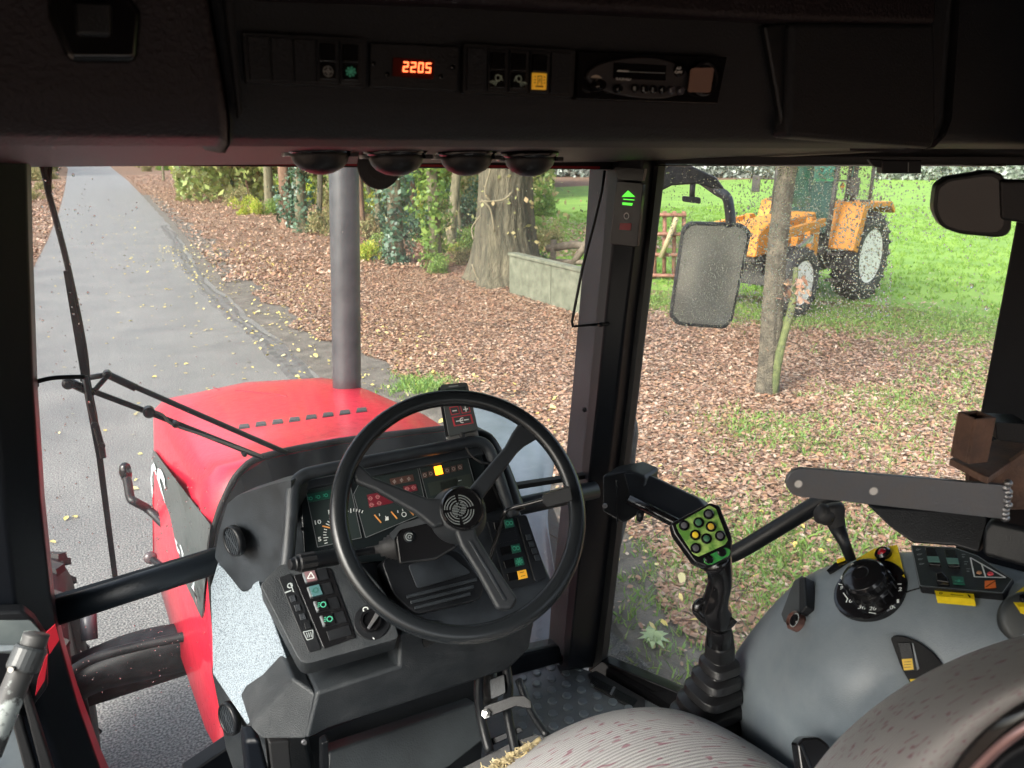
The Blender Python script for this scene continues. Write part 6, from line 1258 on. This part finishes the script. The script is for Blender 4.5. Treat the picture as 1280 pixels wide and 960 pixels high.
# cab: floor, pillars, glass, roof
cabf = .52
oprism('cab_base', [(-.35, 1.0), (-.55, 1.55), (-.55, 1.72), (.40, 1.72), (.62, 1.25), (1.05, 1.05), (1.05, .95)], -.55, .55, DKM, .02)
def opole(nm, a, b, r, mat=DKM): return tube(nm, [ot(*a), ot(*b)], r, mat, otr, n=8)
for s in (-1, 1):
    opole('cab_pillar', (1.06, s * .58, 1.05), (.95, s * .60, 2.72), .045); opole('cab_pillar', (.38, s * .66, 1.5), (.30, s * .66, 2.72), .05); opole('cab_pillar', (-.55, s * .62, 1.6), (-.55, s * .62, 2.72), .045)
    oprism('door_glass', [(1.02, 1.12), (.42, 1.55), (.34, 2.68), (.94, 2.68)], s * .60, s * .61, CG, 0); oprism('side_glass', [(.34, 1.78), (-.52, 1.78), (-.52, 2.68), (.28, 2.68)], s * .62, s * .63, CG, 0)
    opole('cab_mirror_arm', (1.0, s * .62, 2.3), (1.05, s * .95, 2.3), .018); ob('cab_mirror', 1.05, s * .98, 2.2, .04, .18, .32, DKM, .02)
    for k in range(3): ob('step', .86, s * .72, .45 + k * .25, .32, .26, .04, DKM, .006)
ob('windscreen', 1.02, 0, 2.0, .012, 1.1, 1.3, CG, 0); ob('rear_window', -.56, 0, 2.1, .012, 1.1, 1.1, CG, 0); ob('roof', .2, 0, 2.80, 1.8, 1.45, .16, ORP, .05); ob('seat', .05, 0, 1.9, .35, .45, .7, DKM, .06)
tube('exhaust', [ot(1.6, -.25, 1.6), ot(1.6, -.25, 2.9)], .05, DKM, otr)
oprism('orange_sticker', [(.62, 2.18), (.72, 2.26), (.82, 2.20), (.74, 2.12)], .612, .618, ORP, 0)

# ================================================================== WALL, RAILS, RUSTY RACK
CONC = M('mossy_concrete', (.085, .095, .065), .85, col2=(.17, .18, .13), vscale=5, bump=.5, bscale=30, detail=10)
w0 = pZ(640, 366, 0); w1 = pZ(760, 404, 0); wd = (w1 - w0).normalized(); wn_ = V((-wd.y, wd.x, 0))
wl = thing('low_concrete_wall', 'low mossy grey concrete slab wall standing right of the thick tree trunk', 'wall', (w0 + w1) / 2)
h_ = .78; wcut = [w0.lerp(w1, t) for t in (0, .48, 1)]
for a, b in zip(wcut, wcut[1:]): MB().box((a + b) / 2 + V((0, 0, h_ / 2)), ((b - a).length - .02, .14, h_), Matrix((wd, wn_, V((0, 0, 1)))).transposed()).build('panel', CONC, wl, bev=.012)
MB().box((w0 + w1) / 2 + V((0, 0, h_ + .03)), ((w1 - w0).length, .20, .06), Matrix((wd, wn_, V((0, 0, 1)))).transposed()).build('coping', CONC, wl, bev=.01)
LOG = M('weathered_wood', (.10, .085, .06), .85, col2=(.24, .20, .15), vscale=9, bump=.8, bscale=30)
fr = thing('wooden_rails', 'weathered wooden rails and a leaning post behind the low concrete wall', 'fence', pZ(700, 345, 0))
def far(x, y, d): v = ray(x, y); v = v / sqrt(v.x ** 2 + v.y ** 2); return C0 + v * d
tube('rail', [far(684, 311, 18.5), far(715, 306, 18.2), far(770, 309, 17.5)], .09, LOG, fr, n=8); tube('rail', [far(684, 326, 18.3), far(770, 330, 17.5)], .06, LOG, fr, n=8)
tube('leaning_post', [far(712, 336, 18.0), far(738, 296, 17.8)], .08, LOG, fr, n=8); tube('post', [far(690, 352, 18.4), far(692, 300, 18.4)], .07, LOG, fr, n=8)
rk_ = thing('rusty_rack', 'rusty reddish-brown feeding rack of bars standing on the grass left of the orange tractor', 'rack', far(832, 350, 18))
RR = M('rack_rust', (.16, .06, .04), .7, col2=(.30, .16, .11), vscale=12)
for i in range(5): x = 806 + i * 12; tube('upright', [far(x, 356, 18 - .02 * i), far(x + 1, 264, 18 - .02 * i)], .05, RR, rk_, n=6)
for y in (268, 292, 318, 344): tube('cross_bar', [far(802, y, 17.9), far(858, y + 1, 17.8)], .045, RR, rk_, n=6)
tube('brace', [far(826, 322, 17.7), far(846, 272, 17.7)], .06, M('pale_timber', (.35, .30, .18), .8), rk_, n=6)

# ================================================================== TREES AND UNDERGROWTH
BARK = M('oak_bark', (.040, .040, .026), .9, col2=(.145, .13, .085), vscale=3.0, bump=1.0, bscale=16, bdist=.04, detail=12); 
def bark_stretch(m, s):
    n = m.node_tree; tc = [x for x in n.nodes if x.type == 'TEX_COORD'][0]; mp = n.nodes.new('ShaderNodeMapping'); mp.inputs['Scale'].default_value = s
    for l in list(tc.outputs['Object'].links): t = l.to_socket; n.links.remove(l); n.links.new(mp.outputs[0], t)
    n.links.new(tc.outputs['Object'], mp.inputs[0])
bark_stretch(BARK, (2.2, 2.2, .5))
BARK2 = M('mossy_bark', (.09, .085, .05), .9, col2=(.21, .19, .12), vscale=5, bump=1, bscale=30, bdist=.02, detail=10); bark_stretch(BARK2, (2, 2, .6))
BARK3 = M('brown_bark', (.10, .055, .035), .9, col2=(.22, .14, .09), vscale=5, bump=1, bscale=30, bdist=.02, detail=10); bark_stretch(BARK3, (2, 2, .6))
L_IVY = island_mat('ivy_leaf', [(.020, .060, .032), (.045, .105, .058), (.075, .15, .09), (.13, .21, .14)], .35, .15)  # ivy, green and yellow leaf colours lightened to suggest haze in the wood
L_GRN = island_mat('green_leaf', [(.07, .14, .03), (.16, .28, .06), (.28, .40, .09), (.10, .20, .05)], .45, .4)
L_YEL = island_mat('yellow_green_leaf', [(.18, .30, .03), (.36, .48, .05), (.52, .58, .08), (.60, .50, .10)], .5, .5)
L_OLV = island_mat('olive_leaf', [(.10, .12, .05), (.20, .22, .08), (.30, .29, .13), (.34, .24, .12)], .6, .3)
def leaf_cloud_mesh(name, n, size, shape, mat, seed):
    rs = np.random.RandomState(seed); nc = 14; C = rs.normal(0, .42, (nc, 3)) * np.array(shape); C[:, 2] = np.abs(C[:, 2]) * 1.3; idx = rs.randint(0, nc, n)
    d = rs.normal(0, 1, (n, 3)); d /= np.linalg.norm(d, axis=1)[:, None]; P = C[idx] + d * (rs.rand(n) ** .5)[:, None] * np.array(shape) * .42; P[:, 2] = np.abs(P[:, 2])
    u = rs.normal(0, 1, (n, 3)); u /= np.linalg.norm(u, axis=1)[:, None]; w = rs.normal(0, 1, (n, 3)); w -= (w * u).sum(1)[:, None] * u; w /= np.linalg.norm(w, axis=1)[:, None]; s = (size * rs.uniform(.5, 1.2, n))[:, None]; nn = np.cross(u, w)
    V_ = np.stack([P - u * s, P + w * s * .55 + nn * s * .2, P + u * s, P - w * s * .55 + nn * s * .2], 1).reshape(-1, 3)
    me = bpy.data.meshes.new(name); me.vertices.add(4 * n); me.vertices.foreach_set('co', V_.ravel().astype('f')); me.loops.add(4 * n); me.loops.foreach_set('vertex_index', np.arange(4 * n, dtype='i')); me.polygons.add(n); me.polygons.foreach_set('loop_start', np.arange(0, 4 * n, 4, dtype='i')); me.update(calc_edges=True); me.materials.append(mat); return me
def trunk(nm, base, top, r0, r1, mat, par, flare=1.5, n=22, seg=16, wob=.04, seed=0, ribs=0):
    rs = np.random.RandomState(seed); vs = []; ph = rs.uniform(0, 6, 6)
    if ribs: n, seg = 120, 90
    for i in range(seg + 1):
        t = i / seg; z = t ** 1.5 if flare > 1.2 else t; c = V(base).lerp(V(top), z); c.x += wob * sin(z * 7 + ph[0]); c.y += wob * sin(z * 5 + ph[1]); r = r0 + (r1 - r0) * z; h = z * (V(top) - V(base)).length; fl = 1 + (flare - 1) * math.exp(-h / (r0 * 1.1))
        for k in range(n):
            a = 2 * pi * k / n; b = 1 + .06 * sin(3 * a + ph[2] + z * 2) + .05 * sin(5 * a + ph[3]) + .03 * sin(9 * a + z * 6 + ph[4]) + (fl - 1) * .35 * sin(4 * a + ph[5])
            if ribs: aw = a + .10 * sin(z * 18 + ph[1]) + .05 * sin(z * 47 + a * 3); b += ribs * (abs(sin(13 * aw + ph[0] + .8 * sin(z * 9))) ** .6 + .5 * abs(sin(29 * aw + 2.2 * sin(z * 15))) - .8)
            vs.append(c + V((cos(a), sin(a), 0)) * r * fl * b)
    fs = [(i * n + k, i * n + (k + 1) % n, (i + 1) * n + (k + 1) % n, (i + 1) * n + k) for i in range(seg) for k in range(n)]; fs.append(tuple(seg * n + k for k in range(n)))
    return mk(nm, vs, fs, mat, par, smooth=True)
CROWN = leaf_cloud_mesh('crown', 900, .14, (1.6, 1.6, 1.3), L_GRN, 5); CROWNY = leaf_cloud_mesh('crown', 900, .14, (1.6, 1.6, 1.3), L_YEL, 6)
def ivy_sleeve(par, base, r, h, n, mat, seed, size=.07, bulge=1.0):
    rs = np.random.RandomState(seed); z = rs.rand(n) ** .9 * h; a = rs.uniform(0, 2 * pi, n); bl = (1 + .30 * np.sin(z * 2.1 + seed) + .25 * np.sin(3 * a + z * 3) + .25 * np.sin(2 * a - z * 5.5 + seed)) * bulge; rr_ = r * bl * (.75 + .55 * rs.rand(n) ** .5 + .5 * (rs.rand(n) > .93)); P = np.stack([base.x + np.cos(a) * rr_, base.y + np.sin(a) * rr_, base.z + z], -1)
    nrm = np.stack([np.cos(a), np.sin(a), rs.normal(.2, .5, n)], -1) + rs.normal(0, .45, (n, 3)); nrm /= np.linalg.norm(nrm, axis=1)[:, None]; u = np.cross(nrm, rs.normal(0, 1, (n, 3))); u /= np.linalg.norm(u, axis=1)[:, None]; w = np.cross(nrm, u); s = (size * (.35 + 1.0 * rs.rand(n) ** 1.6))[:, None]
    V_ = np.stack([P - u * s, P + w * s * .7, P + u * s, P - w * s * .7], 1).reshape(-1, 3)
    me = bpy.data.meshes.new('ivy'); me.vertices.add(4 * n); me.vertices.foreach_set('co', V_.ravel().astype('f')); me.loops.add(4 * n); me.loops.foreach_set('vertex_index', np.arange(4 * n, dtype='i')); me.polygons.add(n); me.polygons.foreach_set('loop_start', np.arange(0, 4 * n, 4, dtype='i')); me.update(calc_edges=True); o = link('ivy', me, mat, par); return o
def tree(label, base, r, h, mat, crown=CROWN, ribs=0, ivy=None, lean=(0, 0), seed=0, flare=1.5, group=None, name='tree'):
    t = thing(name, label, 'tree', base, group); top = V(base) + V((lean[0], lean[1], h)); trunk('trunk', V(base) - V((0, 0, .05)), top, r, r * .55, mat, t, flare=flare, seed=seed, ribs=ribs)
    rs = random.Random(seed)
    for k in range(4):
        a = rs.uniform(0, 6.28); z = h * rs.uniform(.55, .95); p = V(base).lerp(top, z / h); q_ = p + V((cos(a), sin(a), .6)) * rs.uniform(1.2, 2.2); tube('limb', [p, (p + q_) / 2 + V((0, 0, .15)), q_], [r * .35, r * .25, r * .12], mat, t, n=7)
        c = bpy.data.objects.new('crown', crown); COL.objects.link(c); attach(c, t); c.location = q_; c.rotation_euler = (0, 0, a); c.scale = (rs.uniform(.8, 1.3),) * 3
    if ivy: ivy_sleeve(t, V(base), ivy[0], ivy[1], ivy[2], ivy[3], seed + 1)
    return t
big = tree('thick oak trunk with flared base and pale ivy stems across its bark', pZ(632, 352, 0), .62, 8, BARK, ribs=.055, seed=3, flare=1.45, name='oak_tree')
bb = pZ(632, 352, 0)
for s in [[(590, 330), (598, 350), (612, 357)], [(592, 300), (590, 285), (600, 270)], [(602, 250), (613, 262), (618, 290)], [(612, 250), (606, 240), (612, 215), (616, 195)], [(640, 240), (628, 250), (600, 252)]]:
    dd = sqrt(bb.x ** 2 + bb.y ** 2) - .78; tube('ivy_stem', smooth_path([far(x, y, dd + (abs(x - 632) / 60) ** 2 * .4) for x, y in s], 4), .018, M('pale_stem', (.17, .15, .095), .8), big)
ivy_sleeve(big, bb + V((.35, -.1, .9)), .66, 2.6, 500, L_OLV, 44, .06, .95)
tree('dark ivy-covered trunk left of the thick oak, leaves down to the ground', pZ(495, 330, 0), .2, 7, BARK2, ivy=(.36, 4.5, 2600, L_IVY), seed=21, name='ivy_tree')
tree('bright green ivy trunk between the dark ivy tree and the thick oak', pZ(543, 338, 0), .15, 7, BARK2, ivy=(.26, 3.2, 1500, L_GRN), seed=22, name='ivy_tree')
tree('reddish-brown bare trunk behind the exhaust stack, ivy at its foot', pZ(362, 285, 0), .24, 8, BARK3, crown=CROWNY, ivy=(.30, 1.6, 800, L_IVY), seed=23)
tree('slim trunk with dark ivy just right of the reddish-brown trunk', pZ(378, 290, 0), .22, 8, BARK2, ivy=(.34, 4, 1800, L_IVY), seed=24, crown=CROWNY)
tree('thin dark trunk among yellow leaves left of the reddish-brown trunk', pZ(338, 262, 0), .24, 8, BARK2, crown=CROWNY, seed=25)
tree('crooked mossy trunk leaning right, close behind the thick oak', pZ(560, 305, 0), .16, 6, BARK2, seed=26, lean=(1.6, 1.2), ivy=(.2, 1, 200, L_OLV))
tree('slender mossy tree standing between this cab and the orange tractor', pZ(953, 492, 0), .125, 5.0, M('slender_bark', (.05, .045, .034), .9, col2=(.15, .13, .095), vscale=9, bump=1, bscale=40, bdist=.03, detail=12), ribs=.05, seed=31, lean=(.62, .36), flare=1.25, name='young_tree')
sm = thing('mossy_sapling', 'short green mossy sapling trunk with dead leaves, close right of the slender tree', 'sapling', pZ(968, 496, 0))
b0 = pZ(966, 494, 0); tube('trunk', smooth_path([b0, b0 + V((.06, .02, .5)), b0 + V((.22, .04, 1.1)), b0 + V((.28, .1, 1.5))], 4), [.055] * 5 + [.045] * 4 + [.03] * 4, M('bright_moss_bark', (.06, .08, .03), .9, col2=(.14, .16, .06), vscale=12), sm)
o = leaves('dead_leaves', 34, lambda k: RS.normal(0, .10, (k, 2)) + np.array([[b0.x + .24, b0.y + .05]]), (.07, .13), LEAFM, 1.02, .30, 1.0); attach(o, sm)
for k in range(1): pass
def where(x, y):
    for lim, t in ((245, 'near the far bend of the road'), (300, 'well left of the reddish-brown trunk'), (352, 'just left of the reddish-brown trunk'), (408, 'beside the reddish-brown trunk'), (448, 'just right of the exhaust stack'), (484, 'left of the dark ivy tree'), (516, 'by the dark ivy tree'), (556, 'by the bright green ivy trunk'), (615, 'at the left of the thick oak'), (2000, 'at the right of the thick oak')):
        if x < lim: return ('' if y > 285 else 'far back ' if y < 256 else 'behind, ') + t
# background saplings and trunks
rs = random.Random(5); names = ['grey', 'brown', 'mossy', 'dark', 'pale']
spots = [(205, 226), (232, 236), (262, 240), (290, 246), (312, 252), (398, 270), (420, 262), (446, 280), (462, 268), (474, 300), (516, 290), (530, 272), (574, 290), (455, 300), (405, 248), (330, 240), (250, 226), (508, 262)]
for i, (x, y) in enumerate(spots):
    p = pZ(x, y, 0); m = [BARK2, BARK3, BARK][i % 3]
    t = tree('thin ' + ['mossy', 'brown', 'grey'][i % 3] + ' trunk standing in the wood ' + where(x, y), p, rs.uniform(.07, .16), rs.uniform(5, 7), m, crown=CROWNY if i % 3 == 0 else CROWN, seed=100 + i, lean=(rs.uniform(-.8, .8), rs.uniform(-.5, .5)), group='thin trunks in the roadside wood', flare=1.2)
SH = {}; SEEN = set()
for nm, mt, sd in (('ivy', L_IVY, 1), ('green', L_GRN, 2), ('yellow', L_YEL, 3), ('olive', L_OLV, 4)):
    SH[nm] = [leaf_cloud_mesh('foliage', 2400, .043, (.75, .75, .55), mt, sd * 10 + v) for v in range(2)]
def shrub(kind, px, py, s, label, group, sz=1.0, i=0, loc=None):
    if label in SEEN: label = label.replace(' bush ', ' second bush ').replace(' shrub ', ' second shrub ')
    SEEN.add(label)
    p = loc or pZ(px, py, 0); t = thing('shrub', label, 'shrub', p, group); c = bpy.data.objects.new('foliage', SH[kind][i % 2]); COL.objects.link(c); attach(c, t); c.matrix_parent_inverse = Matrix.Identity(4); c.scale = (s, s, s * sz); c.rotation_euler = (0, 0, i * 1.3)
    st = MB()
    for k in range(5): a = k * 1.26; st.tube([p, p + V((cos(a) * .22 * s, sin(a) * .22 * s, .45 * s * sz))], [.02 * s, .008 * s], 5)
    st.build('stems', BARK2, t); return t
KL = {'ivy': 'dark green ivy-leaved shrub in the roadside wood', 'green': 'fresh green bush in the roadside wood', 'yellow': 'bright yellow-green bush in the roadside wood', 'olive': 'dull olive-brown bush in the roadside wood'}
lst = [('green', 470, 318, .7), ('yellow', 452, 326, .8), ('ivy', 500, 330, .6), ('green', 548, 342, .5), ('olive', 580, 330, .6), ('yellow', 575, 318, .5), ('olive', 470, 300, 1.2), ('ivy', 532, 300, 1.3), ('green', 600, 320, 1.0), ('olive', 410, 292, 1.1), ('yellow', 322, 268, 1.0), ('green', 340, 268, .8), ('ivy', 372, 278, .8), ('olive', 300, 256, 1.1),
       ('green', 262, 240, 1.3), ('ivy', 240, 234, 1.5), ('olive', 236, 228, .8), ('olive', 184, 214.5, 1.3), ('green', 206, 213, 2.0), ('yellow', 222, 217, 1.6), ('yellow', 285, 246, 1.0), ('ivy', 305, 246, 1.6), ('yellow', 340, 248, 1.7), ('green', 365, 254, 1.8), ('yellow', 392, 256, 1.7), ('olive', 420, 264, 1.6), ('green', 445, 268, 1.8), ('yellow', 470, 268, 1.7), ('ivy', 492, 272, 1.9), ('green', 515, 272, 1.8), ('yellow', 538, 276, 1.5), ('olive', 560, 280, 1.6), ('ivy', 585, 284, 1.7), ('green', 468, 240, 2.6), ('olive', 500, 244, 2.6), ('green', 535, 246, 2.6), ('ivy', 440, 240, 2.6), ('yellow', 410, 238, 2.5), ('green', 375, 236, 2.6), ('olive', 350, 232, 2.6), ('yellow', 318, 230, 2.5), ('ivy', 290, 228, 2.6), ('green', 272, 222, 2.6), ('olive', 252, 219, 2.2), ('green', 570, 250, 2.6), ('olive', 600, 252, 2.4), ('green', 672, 300, .9), ('olive', 684, 312, .8), ('ivy', 668, 340, .5), ('green', 678, 270, 1.5)]
for i, (k, x, y, s) in enumerate(lst): shrub(k, x, y, s * .95, KL[k].replace(' in the roadside wood', ' ') + where(x, y), {'ivy': 'dark green ivy-leaved shrubs in the roadside wood', 'green': 'fresh green bushes in the roadside wood', 'yellow': 'bright yellow-green bushes in the roadside wood', 'olive': 'dull olive-brown bushes in the roadside wood'}[k], 1.35, i)
for i, (x, y, s) in enumerate([(52, 238, 1.0), (44, 250, .7), (60, 224, 1.6), (64, 214, 2.2), (40, 226, 2.0)]): shrub('olive', x, y, s, ['low olive bush nearest the wiper on the left roadside', 'smallest olive bush at the left pillar edge', 'middle olive-brown bush along the left roadside', 'farthest and tallest olive bush on the left roadside', 'tall olive-brown bush behind the small one at the left pillar'][i], 'bushes on the far left roadside', 1.2, i)
# far woods as masses: behind the roadside wood and beyond the meadow
def mass(name, n, fn, size, mat, label):
    P = fn(n); m = leaf_cloud_mesh(name, n, size, (1, 1, 1), mat, 77); co = np.zeros(4 * n * 3, 'f'); m.vertices.foreach_get('co', co); co = co.reshape(n, 4, 3); co = co - co.mean(1, keepdims=True) + P[:, None]; m.vertices.foreach_set('co', co.ravel().astype('f')); m.update(); o = bpy.data.objects.new(name, m); COL.objects.link(o); return tag(o, label, 'woodland', kind='stuff')
def f1_(n): t = RS.rand(n); a = np.radians(6.0 + 26 * t); d = RS.uniform(48, 75, n); return np.stack([np.sin(a) * d, np.cos(a) * d, RS.rand(n) ** .8 * 9], -1)
def f2_(n): a = np.radians(RS.uniform(30, 66, n)); d = RS.uniform(92, 112, n); return np.stack([np.sin(a) * d, np.cos(a) * d, RS.rand(n) ** 1.1 * (6 + 3 * np.sin(a * 40) * np.sin(a * 17))], -1)
def f3_(n): a = np.radians(RS.uniform(-12, 2.0, n)); d = RS.uniform(110, 240, n); x = np.sin(a) * d; x = np.where(x > -4, x - 10, x); return np.stack([x, np.cos(a) * d, RS.rand(n) * 10], -1)
mass('far_wood', 110000, f1_, .24, island_mat('far_leaf', [(.12, .18, .06), (.22, .30, .09), (.38, .44, .14), (.28, .26, .12), (.16, .22, .09)], .6, .35), 'hazy green and yellow woodland mass behind the roadside trees')  # haze over the far wood is put into these lighter leaf colours
mass('far_hedge', 60000, f2_, .33, island_mat('far_hazed_leaf', [(.20, .25, .21), (.32, .37, .33), (.44, .48, .45)], .7, .2), 'grey-green line of trees at the far end of the meadow')  # leaf colours greyed and paled to carry the distance haze
mass('far_wood', 30000, f3_, .4, L_OLV, 'brownish woods at the far end of the road')
mass('far_wood', 30000, lambda n: np.stack([RS.uniform(11, 50, n), RS.uniform(150, 215, n), RS.rand(n) * 8], -1), .38, L_OLV, 'distant woods closing the right side of the road')
# seedling beside the cab
sd_ = thing('weed_plant', 'pale green weed with forked leaves growing on bare ground below the side window', 'plant', pZ(815, 805, 0))
for k in range(9):
    a = k * .75 + .3; L = random.uniform(.05, .15); b = pZ(815, 805, .01); d = V((cos(a), sin(a), 0)); w = V((-sin(a), cos(a), 0)) * L * .2
    mk('leaf', [b, b + d * L * .5 + w + V((0, 0, .05)), b + d * L + V((0, 0, .03)), b + d * L * .5 - w + V((0, 0, .05))], [(0, 1, 2, 3)], M('pale_weed_leaf', (.30, .40, .20), .5), sd_)
